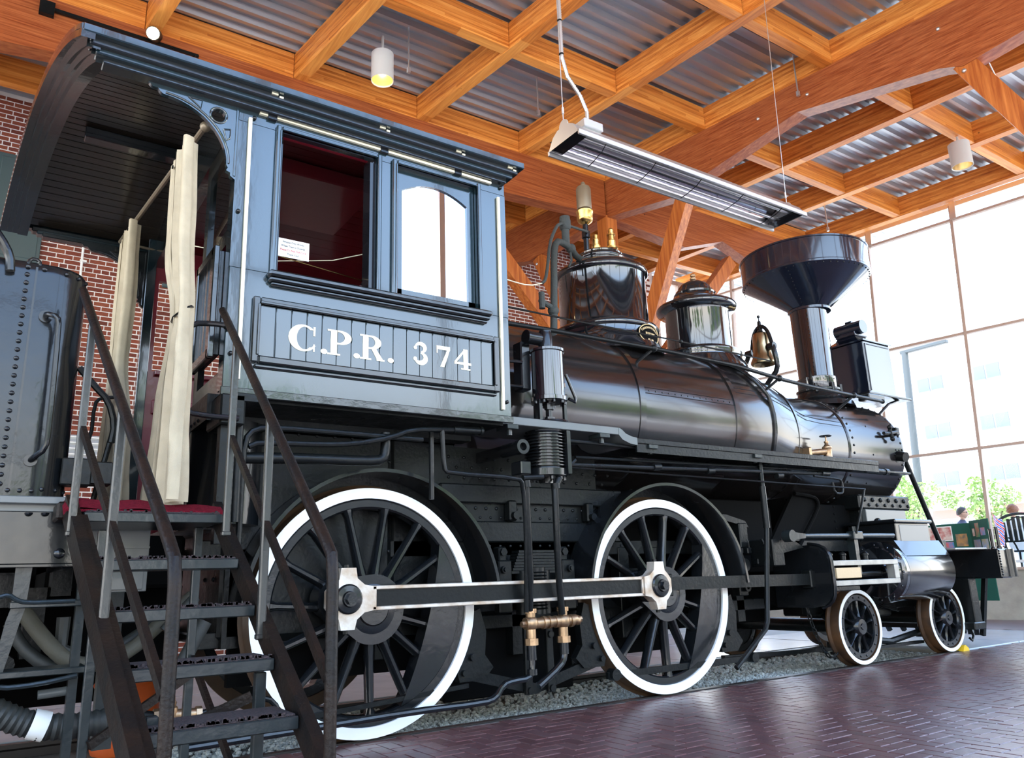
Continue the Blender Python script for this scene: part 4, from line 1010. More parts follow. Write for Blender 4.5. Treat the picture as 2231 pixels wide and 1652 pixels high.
# long rods and pipes slung beneath it
m = M()
m.cyl((1.50, -.30, 1.985), (5.62, -.30, 1.955), .016, n=10); m.cyl((5.45, -.30, 1.955), (5.80, -.30, 1.95), .028, n=12); m.cyl((5.80, -.30, 1.95), (5.86, -.30, 1.95), .036, n=12)
m.cyl((1.5, -.28, 1.80), (4.80, -.28, 1.885), .018, n=10); m.cyl((1.6, -.25, 1.87), (4.75, -.25, 1.92), .012, n=8)
m.cyl((4.70, -.28, 1.885), (4.82, -.28, 1.888), .030, n=12)
m.cyl((1.5, -.31, 1.775), (5.38, -.31, 1.75), .007, n=6)
for x in (2.3, 2.95, 3.9): m.cyl((x, -.30, 1.97), (x + .05, -.30, 1.97), .030, n=12); m.cyl((x + .1, -.28, 1.83), (x + .18, -.28, 1.835), .030, n=12); m.box(x, x + .03, -.30, -.1, 1.94, 2.0)
m.tube([(5.36, -.31, 1.75), (5.30, -.30, 1.60), (5.16, -.28, 1.30)], .012, 8)
m.tube([(4.55, -.30, 1.85), (4.94, -.30, 1.84), (5.0, -.30, 1.82), (5.0, -.30, 1.72), (4.97, -.30, 1.69), (4.86, -.30, 1.69), (4.84, -.30, 1.80)], .012, 8, 1)
LP('reversing_rods', m, BKM)
m = M(); m.prism([(4.98, 1.75), (5.30, 1.73), (5.36, 1.70), (5.37, 1.64), (4.95, 1.25), (4.6, 1.1), (4.4, 1.1)], 1, .28, .32); m.tube([(4.98, .26, 1.75), (5.30, .26, 1.73), (5.37, .26, 1.68), (5.36, .26, 1.60), (4.9, .26, 1.15)], .022, 8, 1)
for x in (0, .08, .16, .24, .32): m.rivet((5.45 + .1, .20, 1.62 - x), (0, -1, 0), .014)
LP('link_bracket', m, MATTEBK)
# tall bent pipe beside the second splasher
m = M(); m.tube([(3.78, -.28, 1.96), (3.78, -.28, 1.76), (3.78, -.28, 1.55)], .020, 10); m.tube([(3.775, -.28, 1.72), (3.775, -.28, 1.34)], .030, 12); m.tube([(3.775, -.28, 1.36), (3.70, -.28, .90), (3.64, -.28, .53), (3.60, -.28, .46), (3.18, -.28, .18)], .022, 10); LP('drain_pipe', m, BKM)
# brass check valve on the boiler side
m = M(); m.lathe([(.05, 0), (.052, .02), (.045, .03), (.045, .13), (.052, .14), (.05, .155), (.03, .17), (.018, .19), (.024, .20), (.024, .215), (.010, .22), (.008, .27)], (5.40, .08, 2.10), 2, 20)
m.cyl((5.36, .08, 2.20), (5.14, .16, 2.18), .035, n=14); m.box(5.12, 5.16, .10, .24, 2.12, 2.24, .01)
cv = LP('check_valve', m, BRASSD, label='bronze check valve with a black wheel')
m = M(); m.tube([(5.40 + .06 * cos(2 * pi * i / 16), .08 + .06 * sin(2 * pi * i / 16), 2.375) for i in range(17)], .006, 6); m.cyl((5.34, .08, 2.375), (5.46, .08, 2.375), .005, n=6); m.cyl((5.40, .02, 2.375), (5.40, .14, 2.375), .005, n=6); LP('hand_wheel', m, BK, cv)
# smokebox side fittings and stay to the pilot beam
m = M(); m.lathe([(0, .0), (.085, 0), (.095, .02), (.095, .05), (0, .07)], (0, 0, 0), 1, 24)
m.v = [(7.02 + x, .27 - y, 2.28 + z) for x, y, z in m.v]
for k in range(6): a = k * pi / 3; m.rivet((7.02 + .07 * cos(a), .205, 2.28 + .07 * sin(a)), (0, -1, 0), .013)
m.cyl((7.02, .25, 2.28), (7.0, .10, 2.24), .06, n=16)
m.tube([(6.70, .16, 2.52), (6.82, .16, 2.53), (7.04, .18, 2.57)], .022, 8); m.tube([(6.86, .15, 2.46), (6.84, .15, 2.53), (6.83, .15, 2.60)], .018, 8); m.box(6.99, 7.06, .16, .26, 2.52, 2.62, .01)
m.sphere((6.83, .15, 2.60), .03, 8, 6); m.sphere((6.86, .15, 2.46), .03, 8, 6)
LP('smokebox_fitting', m, BKM)
for y in (.27, 1.45): m = M(); m.cyl((7.19, y, 2.40), (7.83, y, 1.12), .032, n=12); LP('smokebox_stay', m, BKM)
# hand rail and cord along the boiler
m = M()
HRp = [(.85, -.12, 2.955), (2.86, -.02, 3.01), (3.9, .06, 3.02), (4.75, .16, 2.985), (5.25, .20, 2.96), (5.9, .22, 2.955), (6.9, .24, 2.945)]
hrp = []
m.tube([(.85, .10, 3.015), (1.7, .10, 3.03), (2.92, .12, 3.045), (4.1, .14, 3.03), (4.95, .19, 2.985), (5.45, .22, 2.975), (6.9, .24, 2.95)], .021, 12)
for (x, y, z_) in ((2.92, .12, 3.045), (4.85, .18, 2.99), (6.3, .23, 2.962)):
    m.sphere((x, y, z_), .038, 10, 8); m.tube([(x, y, z_), (x - .10, y + .06, z_ - .09), (x - .16, y + .14, z_ - .16)], .016, 8)
m.sphere((6.92, .24, 2.95), .03, 10, 8)
LP('hand_rail', m, BKM)
m = M(); m.tube([(.85, .10, 3.17), (2.0, .10, 3.16), (3.2, .12, 3.17), (4.7, .16, 3.165)], .009, 8); m.sphere((3.3, .12, 3.17), .02, 8, 6); LP('bell_cord_rod', m, BKM)
m = M(); m.tube([(.80, .30, 3.60), (1.1, .36, 3.57), (1.5, .42, 3.56), (1.75, .48, 3.58), (1.94, .53, 3.66)], .006, 6, 1); LP('whistle_cord', m, CREAM)

# ---- air pump hung on the running board
AX, AY = 1.405, -.20
m = M(); m.lathe([(.0, 2.30), (.135, 2.30), (.142, 2.305), (.142, 2.335), (.130, 2.34), (.128, 2.70), (.140, 2.705), (.14, 2.725), (.12, 2.73), (0, 2.73)], (AX, AY, 0), 2, 48); ap = LP('air_pump', m, DOME, smooth=35, label='upright air pump with a finned lower cylinder')
m = M(); m.lathe([(.058, 2.72), (.058, 2.85), (.05, 2.87), (.05, 2.885), (.0, 2.89)], (AX - .01, AY, 0), 2, 20); m.cyl((AX - .17, AY + .02, 2.82), (AX - .03, AY + .02, 2.82), .055, n=16); m.cyl((AX - .19, AY + .02, 2.82), (AX - .17, AY + .02, 2.82), .06, n=16); m.box(AX - .21, AX - .12, AY + .06, AY + .18, 2.40, 2.80, .01)
mq = M()
for k in range(10): a = 2 * pi * k / 10; mq.nut((AX + .125 * cos(a), AY + .125 * sin(a), 2.30), (0, 0, -1), .012, .02)
LP('nuts', mq, BK, ap)
m.tube([(.86, AY + .08, 2.62), (1.0, AY + .08, 2.62), (1.2, AY + .06, 2.62)], .015, 8); m.tube([(.86, AY + .08, 2.42), (1.2, AY + .06, 2.42)], .012, 8)
LP('valve_head', m, BK, ap)
m = M(); m.tube([(AX + .20, AY, 2.35), (AX + .26, AY, 2.33), (AX + .27, AY, 2.36), (AX + .18, AY, 2.55)], .014, 8); m.box(AX + .13, AX + .18, AY - .02, AY + .02, 2.33, 2.38, .006); LP('grease_cup_pipe', m, BK, ap)
m = M(); m.cyl((AX + .145, AY - .0, 2.38), (AX + .145, AY, 2.55), .013, n=10); m.sphere((AX + .145, AY, 2.36), .026, 10, 8); m.cyl((AX + .145, AY, 2.44), (AX + .145, AY, 2.47), .02, n=10); LP('brass_fitting', m, BRASSD, ap, label='small bronze fitting')
m = M()
for (dx, dy) in ((-.12, -.04), (.12, -.04), (-.06, .1), (.06, .1)): m.box(AX + dx - .013, AX + dx + .013, AY + dy - .013, AY + dy + .013, 2.11, 2.31)
m.cyl((AX, AY, 2.11), (AX, AY, 2.30), .020, n=12); m.cyl((AX, AY, 2.24), (AX, AY, 2.29), .04, n=6); m.cyl((AX, AY, 2.13), (AX, AY, 2.18), .04, n=6)
m.lathe([(0, 2.115), (.15, 2.115), (.155, 2.125), (.15, 2.14), (.06, 2.15), (0, 2.15)], (AX, AY, 0), 2, 32); LP('pump_rods', m, BK, ap)
m = M(); prof = [(0, 1.70), (.155, 1.70), (.165, 1.71), (.165, 1.76), (.14, 1.765)]
for i in range(11): z_ = 1.785 + .024 * i; prof += [(.138, z_ - .006), (.163, z_ - .004), (.163, z_ + .004), (.138, z_ + .006)]
prof += [(.15, 2.05), (.15, 2.056), (0, 2.056)]
m.lathe(prof, (AX - .06, AY, 0), 2, 48); m.box(AX + .03, AX + .065, AY - .165, AY - .10, 1.72, 2.05)
for k in range(10): a = 2 * pi * k / 10; m.nut((AX - .06 + .14 * cos(a), AY + .14 * sin(a), 1.70), (0, 0, -1), .014, .022)
m.cyl((AX - .06, AY, 1.70), (AX - .06, AY, 1.66), .05, n=8)
LP('finned_cylinder', m, BK, ap)
m = M(); m.lathe([(.03, 0), (.055, 0), (.055, .06), (.03, .06), (.03, 0)], (0, 0, 0), 1, 20); m.v = [(1.03 + x, -.36 + y, 1.90 + z) for x, y, z in m.v]; m.cyl((1.03, -.30, 1.9), (1.03, -.1, 1.9), .05, n=16); m.box(1.02, 1.11, -.34, -.2, 1.70, 1.80, .008); m.box(1.0, 1.04, -.1, .3, 1.86, 1.94); LP('pump_branch', m, BK, ap)
m = M(); m.sphere((AX + .13, AY - .02, 1.90), .022, 10, 8); m.tube([(AX + .13, AY - .02, 1.90), (AX + .14, AY - .02, 2.02)], .010, 8); LP('brass_elbow', m, BRASSD, ap)

# ---- injector pipes under the cab
m = M()
m.tube([(-.99, -.40, 1.02), (-.99, -.40, 1.55), (-.985, -.40, 1.80), (-.93, -.40, 1.87), (-.80, -.40, 1.885), (-.4, -.40, 1.885), (.2, -.36, 1.89)], .018, 10, 1)
m.tube([(-.96, -.40, 1.76), (-.90, -.40, 1.79), (-.54, -.40, 1.80), (-.30, -.40, 1.82), (-.05, -.40, 1.88), (.10, -.40, 1.945), (.35, -.40, 1.965), (.62, -.40, 1.975)], .018, 10, 1)
m.cyl((.42, -.40, 1.97), (.63, -.40, 1.976), .026, n=12); m.cyl((.63, -.40, 1.976), (.65, -.40, 1.976), .032, n=12)
m.tube([(-1.0, -.34, 1.70), (-.6, -.34, 1.72), (-.20, -.34, 1.725), (-.08, -.34, 1.74), (-.06, -.34, 1.80), (-.06, -.34, 1.92)], .034, 12, 1)
m.tube([(.33, -.40, 1.96), (.34, -.40, 1.70), (.37, -.40, 1.668), (.95, -.40, 1.66), (1.0, -.38, 1.62), (1.05, -.33, 1.3), (1.08, -.25, .73)], .017, 10, 1)
m.tube([(.30, -.30, 1.96), (.30, -.30, 1.5)], .018, 8)
m.tube([(1.18, -.38, 1.68), (1.0, -.38, 1.665)], .02, 10)
LP('injector_pipes', m, BKM)
m = M(); m.tube([(1.04, -.36, 1.63), (1.09, -.30, 1.0), (1.13, -.22, .74)], .026, 12); m.tube([(1.42, -.26, 1.70), (1.34, -.36, 1.67), (1.30, -.36, 1.60), (1.36, -.28, 1.0), (1.42, -.22, .70)], .026, 12); m.tube([(1.40, -.28, 1.70), (1.56, -.30, 1.84)], .014, 8); m.cyl((1.31, -.36, 1.60), (1.305, -.36, 1.64), .034, n=12); m.cyl((1.045, -.36, 1.60), (1.04, -.36, 1.65), .034, n=12); LP('feed_pipes', m, BKM)
m = M()
m.cyl((1.10, -.20, .645), (1.56, -.20, .655), .038, n=18); m.cyl((1.15, -.20, .74), (1.15, -.20, .52), .036, n=16); m.cyl((1.44, -.20, .74), (1.44, -.20, .50), .036, n=16)
for x, r in ((1.10, .042), (1.25, .046), (1.30, .046), (1.36, .044), (1.50, .046), (1.56, .036)): m.cyl((x, -.20, .648), (x + .025, -.20, .649), r, n=16)
m.cyl((1.07, -.20, .645), (1.10, -.20, .645), .022, n=6); m.cyl((1.56, -.20, .655), (1.61, -.20, .655), .024, n=8)
for x in (1.15, 1.44): m.sphere((x, -.20, .65), .056, 14, 10); m.cyl((x, -.20, .50), (x, -.20, .545), .050, n=8); m.cyl((x, -.20, .72), (x, -.20, .75), .045, n=8)
LP('bronze_valve_pair', m, BRASSD, label='pair of joined bronze valves below the rod')
m = M(); m.tube([(1.15, -.20, .52), (1.15, -.20, .33), (1.12, -.20, .28), (.98, -.20, .275), (.90, -.20, .26), (.84, -.20, .18), (.74, -.20, .16), (.2, -.20, .165), (-.5, -.22, .15), (-1.2, -.25, .14)], .022, 10, 1)
m.tube([(1.44, -.20, .50), (1.44, -.20, .40), (1.40, -.20, .34), (1.20, -.20, .22)], .026, 10, 1); m.cyl((1.15, -.20, .40), (1.15, -.20, .54), .034, n=14); m.cyl((1.44, -.20, .42), (1.44, -.20, .52), .034, n=14); m.cyl((1.15, -.20, .30), (1.15, -.20, .34), .036, n=12)
LP('drain_line', m, BK)

# ---- crosshead guides, yoke, valve rod
m = M(); m.box(4.62, 5.80, -.30, -.21, .985, 1.035, .004); m.box(4.62, 5.80, -.30, -.21, .795, .845, .004); m.box(5.72, 5.80, -.30, -.21, .845, .985, .004); LP('guide_bars', m, STEELG, label='bare steel slide bars')
m = M(); m.box(4.73, 5.14, -.29, -.22, .865, .965, .004); LP('wooden_block', m, PALEW, label='pale wood block wedged between the slide bars')
m = M(); m.box(4.7, 5.1, -.28, -.1, .745, .795, .008)
for x in (4.70, 4.92, 5.30): m.lathe([(0, 1.03), (.028, 1.03), (.028, 1.08), (.035, 1.085), (.035, 1.10), (.012, 1.12), (0, 1.12)], (x, -.25, 0), 2, 14)
m.cyl((4.66, -.1, .88), (5.85, -.1, .90), .03, n=14); LP('crosshead', m, BKM)
m = M(); yk = [(-.30, .66), (-.34, .72), (-.345, .86), (-.345, 1.02), (-.33, 1.10), (-.27, 1.16), (-.15, 1.19), (.30, 1.19), (.30, .60), (-.12, .60), (-.25, .62)]
m.prism(yk, 0, 4.54, 4.60); LP('guide_yoke', m, BK)
m = M(); m.tube([(-.345 * 0 + 4.57, y, z) for y, z in [(-.12, 1.205), (-.28, 1.175), (-.35, 1.10), (-.362, 1.0), (-.362, .74), (-.31, .64), (-.2, .60)]], .016, 8, 1); LP('yoke_rim', m, BK)
m = M(); m.cyl((4.12, -.26, 1.27), (5.95, -.20, 1.285), .024, n=14); m.cyl((4.10, -.31, 1.27), (4.10, -.22, 1.27), .055, n=16); m.prism([(4.10, 1.23), (4.32, 1.25), (4.32, 1.29), (4.10, 1.31)], 1, -.29, -.24); m.box(5.12, 5.28, -.28, -.19, 1.24, 1.32, .008); m.cyl((5.2, -.23, 1.32), (5.2, -.23, 1.37), .018, n=8); m.box(5.17, 5.23, -.24, -.16, .9, 1.26)
LP('valve_rod', m, STEPM)
m = M(); m.box(3.96, 4.12, -.18, .1, 1.0, 1.25, .01); m.prism([(4.05, 1.1), (4.5, 1.17), (4.4, 1.22), (4.2, 1.26), (4.1, 1.24)], 1, -.12, .02); m.cyl((3.80, .10, 1.02), (3.80, .02, 1.02), .06, n=18); m.box(3.74, 3.86, .07, .17, .74, 1.04, .01); m.lathe([(.022, 0), (.042, 0), (.042, .03), (.022, .03), (.022, 0)], (3.81, .03, .82), 1, 16)
for (x, z_) in ((3.95, 1.02), (4.15, 1.03), (3.70, 1.12), (3.82, 1.12)): m.box(x, x + .06, .0, .06, z_, z_ + .06, .008)
m.beam((3.86, -.14, 1.25), (3.98, -.14, 1.05), .012, .02); LP('valve_gear', m, BKM)

# ---- cylinder and steam chest
CYX0, CYX1 = 6.02, 6.95; cyy, cyz = .02, .905
m = M(); m.lathe([(0, 5.86), (.14, 5.86), (.15, 5.88), (.26, 5.90), (.27, 5.915), (.31, 5.93), (.325, 5.94), (.325, 5.99), (.315, 6.0), (0, 6.0)], (0, cyy, cyz), 0, 64)
m.cyl((5.78, cyy - .12, cyz), (5.88, cyy - .12, cyz), .07, n=20)
for k in range(12): a = 2 * pi * k / 12; m.rivet((5.925, cyy + .29 * cos(a), cyz + .29 * sin(a)), (-1, 0, 0), .014)
cyl_ = LP('cylinder', m, DOME)
m = M(); m.lathe([(.318, 6.0), (.322, 6.005), (.322, 6.05), (.316, 6.055), (.316, 6.93), (.30, 6.96), (.15, 6.98), (0, 6.98)], (0, cyy, cyz), 0, 64); LP('cylinder_jacket', m, JAC, cyl_)
sv_ = M(); z0_, z1_ = cyz + .16, 1.235
def sk(x): return [(x, cyy - .275, cyz + .165), (x, -.17, z1_)]
sv_.prism([(cyy - .278, cyz + .165), (-.155, z1_), (.25, z1_), (.25, cyz + .2)], 0, 6.03, 6.94); LP('cylinder_saddle_sheet', sv_, JAC, cyl_)
m = M(); m.box(6.10, 6.78, -.155, .42, 1.20, 1.425, .008); m.box(6.06, 6.82, -.185, .45, 1.425, 1.465, .012); m.rivet((6.2, .1, 1.465), (0, 0, 1), .04)
sc_ = LP('steam_chest', m, BK)
m = M(); m.box(6.17, 6.75, -.160, -.15, 1.225, 1.405, .004); LP('side_panel', m, GREYM, sc_)
m = M(); m.box(6.3, 7.2, .36, 1.36, 1.10, 1.63, .02); m.box(6.22, 7.28, .30, 1.42, 1.62, 1.79, .02)
for y in (.30,):
    for i in range(6): m.rivet((6.32 + .165 * i, .30, 1.73), (0, -1, 0), .028); m.rivet((6.40 + .165 * i, .30, 1.67), (0, -1, 0), .022)
LP('smokebox_saddle', m, BKM)
m = M(); m.box(6.32, 7.15, .30, .36, 1.44, 1.62, .006); LP('saddle_plate', m, GREYM)

# ---- pilot beam and pilot
m = M(); m.box(7.72, 7.98, -.42, 2.14, .79, 1.125, .015); m.cyl((7.98, -.40, .80), (7.98, -.40, 1.12), .07, n=20); m.cyl((7.98, -.15, .80), (7.98, -.15, 1.12), .11, n=20)
for i in range(10): m.rivet((7.735, -.42, .83 + .03 * i), (0, -1, 0), .012)
pb = LP('pilot_beam', m, BK)
m = M(); m.box(7.0, 7.72, -.30, 2.0, 1.125, 1.145, .004); LP('pilot_deck', m, STEELG, pb)
pil = thing
m = M()
m.prism([(.60, .79), (.60, .30), (2.0 - .86 + .4, .30), (2.0 - .86 + .4, .79)], 0, 7.75, 7.80); m.box(7.58, 7.74, -.1, .2, .22, .80, .01); m.box(7.5, 7.76, -.12, 1.84, .22, .30, .01)
m.tube([(7.62, .0, .22), (7.66, 0, .14), (7.62, 0, .09), (7.57, 0, .12)], .014, 8); LP('pilot_frame', m, BKM)
for k in range(13):
    t = (k - 6) / 6; m = M(); m.beam((7.98, CY + .95 * t, .80), (8.0 + .75 * (1 - abs(t)), CY + .8 * t, .12), .05, .05); LP('pilot_slat', m, BKM)

# ================================================================== CAB
x0, x1 = -1.155, .84; yN, yF = -.50, 2.22; zB, zT = 2.05, 3.93
wL = (-.885, -.222); wR = (-.072, .578); wz0, wz1 = 2.82, 3.80
m = M(); t = .05
m.box(x0, x1, yN, yN + t, zB, wz0, .004); m.box(x0, x1, yN, yN + t, wz1, zT + .05, .004)
m.box(x0, wL[0], yN, yN + t, wz0, wz1); m.box(wL[1], wR[0], yN, yN + t, wz0, wz1); m.box(wR[1], x1, yN, yN + t, wz0, wz1)
cab = LP('cab', m, CABP, label='teal black cab side with cream strips')
m = M(); m.box(x0 - .01, x1 + .01, yN - .012, yN + .01, zB - .02, zB + .03, .004); LP('sill_strip', m, CABD, cab)
# mouldings
def moulding(xa, xb, za, zb, w_=.035, pr=.028, nm='window_moulding', mt=CABP):
    m = M()
    m.box(xa - w_, xa, yN - pr, yN, za - w_, zb + w_, .008); m.box(xb, xb + w_, yN - pr, yN, za - w_, zb + w_, .008)
    m.box(xa, xb, yN - pr, yN, zb, zb + w_, .008); m.box(xa, xb, yN - pr, yN, za - w_, za, .008)
    m.box(xa - w_ * .4, xa, yN - pr - .008, yN, za, zb, .004); m.box(xb, xb + w_ * .4, yN - pr - .008, yN, za, zb, .004); m.box(xa, xb, yN - pr - .008, yN, zb, zb + w_ * .4, .004)
    LP(nm, m, mt, cab)
moulding(wL[0], wL[1], wz0, wz1); moulding(wR[0], wR[1], wz0, wz1)
m = M(); m.box(-.935, .66, yN - .075, yN, 2.782, 2.822, .012); m.box(-.925, .65, yN - .055, yN, 2.755, 2.785, .010); m.box(-.91, .64, yN - .035, yN, 2.735, 2.757, .008); LP('window_sill', m, CABD, cab)
px0, px1, pz0, pz1 = -.965, .690, 2.285, 2.605
moulding(px0, px1, pz0, pz1, .045, .030, 'panel_moulding', CABD)
m = M(); m.box(px0 - .02, px1 + .02, yN - .020, yN, pz0 - .075, pz0 - .05, .008); LP('panel_rail', m, CABD, cab)
nb = 17; bw = (px1 - px0) / nb
for i in range(nb):
    m = M(); m.box(px0 + bw * i + .0015, px0 + bw * (i + 1) - .0015, yN - .010, yN + .005, pz0, pz1, .004); LP('board', m, CABP, cab)
# sash of the closed window, arched head
m = M(); a, b = wR[0] + .005, wR[1] - .005; ys = yN + .028
m.box(a, a + .055, ys, ys + .03, wz0, wz1); m.box(b - .055, b, ys, ys + .03, wz0, wz1); m.box(a, b, ys, ys + .03, wz0, wz0 + .075)
n = 14; hw = (b - a - .11) / 2; cx = (a + b) / 2; arch = [(cx - hw + 2 * hw * i / n, wz1 - .16 + .085 * (1 - ((-1 + 2 * i / n)) ** 2)) for i in range(n + 1)]
for (pa, pb_) in zip(arch, arch[1:]): m.prism([pa, pb_, (pb_[0], wz1), (pa[0], wz1)], 1, ys, ys + .03)
sash = LP('window_sash', m, CABP, cab)
m = M(); m.add([(a + .05, ys + .014, wz0 + .07), (b - .05, ys + .014, wz0 + .07), (b - .05, ys + .014, wz1 - .07), (a + .05, ys + .014, wz1 - .07)], [(0, 1, 2, 3)]); LP('window_pane', m, GLC, cab, smooth=0)
m = M(); m.box(wL[0], wL[0] + .03, yN + .05, yN + .12, wz0, wz1); LP('window_jamb', m, DARKGL, cab); m = M(); m.box(wL[1] - .04, wL[1], yN + .01, yN + .12, wz0, wz1); LP('window_jamb', m, DARKGL, cab)
# cream strips held by black clips
for (p, q) in (((-1.085, 3.83), (-1.072, 2.13)), ((.772, 3.77), (.762, 2.12))):
    m = M(); m.beam((p[0], yN - .012, p[1]), (q[0], yN - .012, q[1]), .020, .018, (0, 1, 0)); LP('cream_strip', m, CREAM, cab, label='cream coloured strip')
m = M(); m.beam((-1.03, yN - .012, 3.885), (.71, yN - .012, 3.872), .018, .020, (0, 1, 0)); LP('cream_strip', m, CREAM, cab)
for x in (-.95, -.17, .42): m = M(); m.box(x - .03, x + .03, yN - .026, yN - .0, 3.858, 3.90, .003); LP('strip_clip', m, BK, cab)
m = M()
for (x, z_) in ((-1.06, 3.91), (-1.06, 3.84), (.80, 3.86), (.80, 3.93 - .02), (-1.125, 3.18), (-1.12, 2.28), (.80, 2.18)): m.sphere((x, yN - .008, z_), .014, 10, 6)
LP('bolts', m, BK, cab)
# lettering
def ell(cx, cy, rx, ry, a0, a1, n=20): return [(cx + rx * cos(R(a0 + (a1 - a0) * i / n)), cy + ry * sin(R(a0 + (a1 - a0) * i / n))) for i in range(n + 1)]
def crescent(o, i_): return [(o[k], o[k + 1], i_[k + 1], i_[k]) for k in range(len(o) - 1)]
def stroke(pts, ws):
    out = []; L_ = []; R_ = []
    for k, p in enumerate(pts):
        a = pts[max(0, k - 1)]; b = pts[min(len(pts) - 1, k + 1)]; d = Vector((b[0] - a[0], b[1] - a[1])).normalized(); w_ = ws[0] + (ws[1] - ws[0]) * sin(pi * k / (len(pts) - 1))
        L_.append((p[0] - d.y * w_, p[1] + d.x * w_)); R_.append((p[0] + d.y * w_, p[1] - d.x * w_))
    return crescent(L_, R_)
rc = lambda a, b, c_, d: [(a, c_), (b, c_), (b, d), (a, d)]
G = {}
G['C'] = (1.05, crescent(ell(.52, .5, .50, .52, 42, 318), ell(.57, .5, .27, .44, 50, 310)) + [rc(.86, .93, .62, .98), rc(.87, .92, .02, .30)] + stroke([(.72, .10), (.84, .14), (.92, .26)], (.03, .04)))
G['P'] = (.95, [rc(.14, .38, 0, 1), rc(.02, .50, 0, .07), rc(.02, .40, .93, 1)] + crescent(ell(.50, .72, .42, .28, 90, -90), ell(.44, .72, .22, .21, 90, -90)) + [rc(.38, .50, .93, 1.0), rc(.38, .50, .44, .51)])
G['R'] = (1.08, G['P'][1] + [[(.50, .46), (.70, .48), (1.0, .06), (.76, .0)], rc(.72, 1.06, 0, .07)])
G['.'] = (.30, [ell(.12, .09, .10, .10, 0, 342, 18)])
G['3'] = (.80, stroke(ell(.38, .75, .24, .20, 165, -80, 18), (.03, .10)) + stroke(ell(.38, .28, .27, .23, 85, -165, 18), (.03, .12)) + [ell(.14, .74, .085, .085, 0, 342, 16), ell(.13, .22, .095, .095, 0, 342, 16)])
G['7'] = (.80, [rc(.04, .74, .82, 1.0), [(.74, 1.0), (.74, .86), (.44, .0), (.22, 0), (.58, .82)], [(.04, 1.0), (.10, 1.0), (.10, .64), (.04, .64)]])
G['4'] = (.86, [rc(.46, .68, 0, 1.0), rc(.02, .84, .24, .36), [(.02, .36), (.02, .28), (.10, .30), (.56, .92), (.56, 1.0), (.50, 1.0)], rc(.34, .80, 0, .07)])
def letter(ch, x, z_, w_, h_):
    m = M(); adv, polys = G[ch]
    for i, pl in enumerate(polys):
        pl = [(x + px * w_, z_ + py * h_) for px, py in pl]; m.add([(px, yN - .0125 - .00003 * (i % 7), pz) for px, pz in pl], [tuple(range(len(pl)))])
    LP('letter', m, CREAM, cab, smooth=0, label='painted cream character')
for ch, x, w_ in (('C', -.792, .185), ('.', -.588, .22), ('P', -.545, .178), ('.', -.372, .22), ('R', -.328, .165), ('.', -.135, .22)): letter(ch, x, 2.352, w_, .165)
for ch, x, w_ in (('3', .050, .150), ('7', .225, .150), ('4', .366, .165)): letter(ch, x, 2.372, w_, .148)
# far side wall, front wall, floor, burgundy lining
m = M(); t = .05
m.box(x0, x1, yF - t, yF, 1.40, wz0); m.box(x0, x1, yF - t, yF, 3.66, zT + .05); m.box(x0, -1.12, yF - t, yF, wz0, 3.66); m.box(-.22, -.07, yF - t, yF, wz0, 3.66); m.box(.58, x1, yF - t, yF, wz0, 3.66)
LP('far_wall', m, BURG, cab)
for i in range(6):
    mm = M(); mm.box(-1.06 + .19 * i + .002, -1.06 + .19 * (i + 1) - .002, yF - t - .012, yF - t + .004, 1.5, 2.45, .005); LP('panel_board', mm, BURG, cab)
m = M(); m.box(-1.1, .8, yF - t - .03, yF - t, 2.44, 2.56, .006); m.box(-1.1, .8, yF - t - .05, yF - t, 2.78, 2.82, .006); LP('dado_rail', m, BURG, cab)
m = M(); m.box(x0 - .08, x0 - .002, yF - .09, yF + .01, 1.35, zT + .1, .004); LP('corner_post', m, CABP, cab)
m = M(); m.box(x1 - .054, x1 - .004, yN + .052, yF - .052, 3.2, zT); m.prism([(yN + .06, zT), (.1, zT + .17), (CY, zT + .24), (1.6, zT + .17), (yF - .06, zT)], 0, x1 - .054, x1 - .004); m.box(x1 - .054, x1 - .004, yN + .052, .15, 2.07, 3.2); m.box(x1 - .054, x1 - .004, 1.57, yF - .052, 2.07, 3.2); LP('front_wall', m, BURGC, cab)
m = M(); m.box(x0 + .003, x0 + .10, yN + .045, yN + .08, zB + .02, zT - .02); m.box(x0 + .002, x0 + .03, yN + .052, yN + .12, zB + .02, zT - .02); LP('corner_post', m, CABP, cab)
# rear partition beside the doorway: upper light, panelled lower half standing proud
m = M(); xr = x0 + .01
m.box(xr, xr + .04, yN + .03, yN + .10, 2.05, 3.9); m.box(xr, xr + .04, .20, .30, 2.05, 3.9); m.box(xr, xr + .04, yN + .1, .2, 3.72, 3.9); m.box(xr, xr + .04, yN + .1, .2, 3.02, 3.12)
m.box(xr, xr + .04, yN + .1, .2, 2.05, 2.2); LP('rear_partition', m, CABD, cab)
m = M(); m.add([(xr + .02, yN + .1, 3.12), (xr + .02, .2, 3.12), (xr + .02, .2, 3.72), (xr + .02, yN + .1, 3.72)], [(0, 1, 2, 3)]); LP('partition_pane', m, GLC, cab, smooth=0)
m = M(); m.box(xr - .05, xr, -.36, .06, 2.30, 2.97, .006); m.box(xr - .075, xr - .04, -.38, -.32, 2.28, 2.99, .006); m.box(xr - .075, xr - .04, .03, .09, 2.28, 2.99, .006); m.box(xr - .075, xr - .04, -.36, .08, 2.93, 2.99, .006); m.box(xr - .075, xr - .04, -.36, .08, 2.28, 2.34, .006)
for y in (-.24, -.15, -.06): m.box(xr - .056, xr - .04, y - .004, y + .004, 2.34, 2.93)
LP('swing_panel', m, CABD, cab)
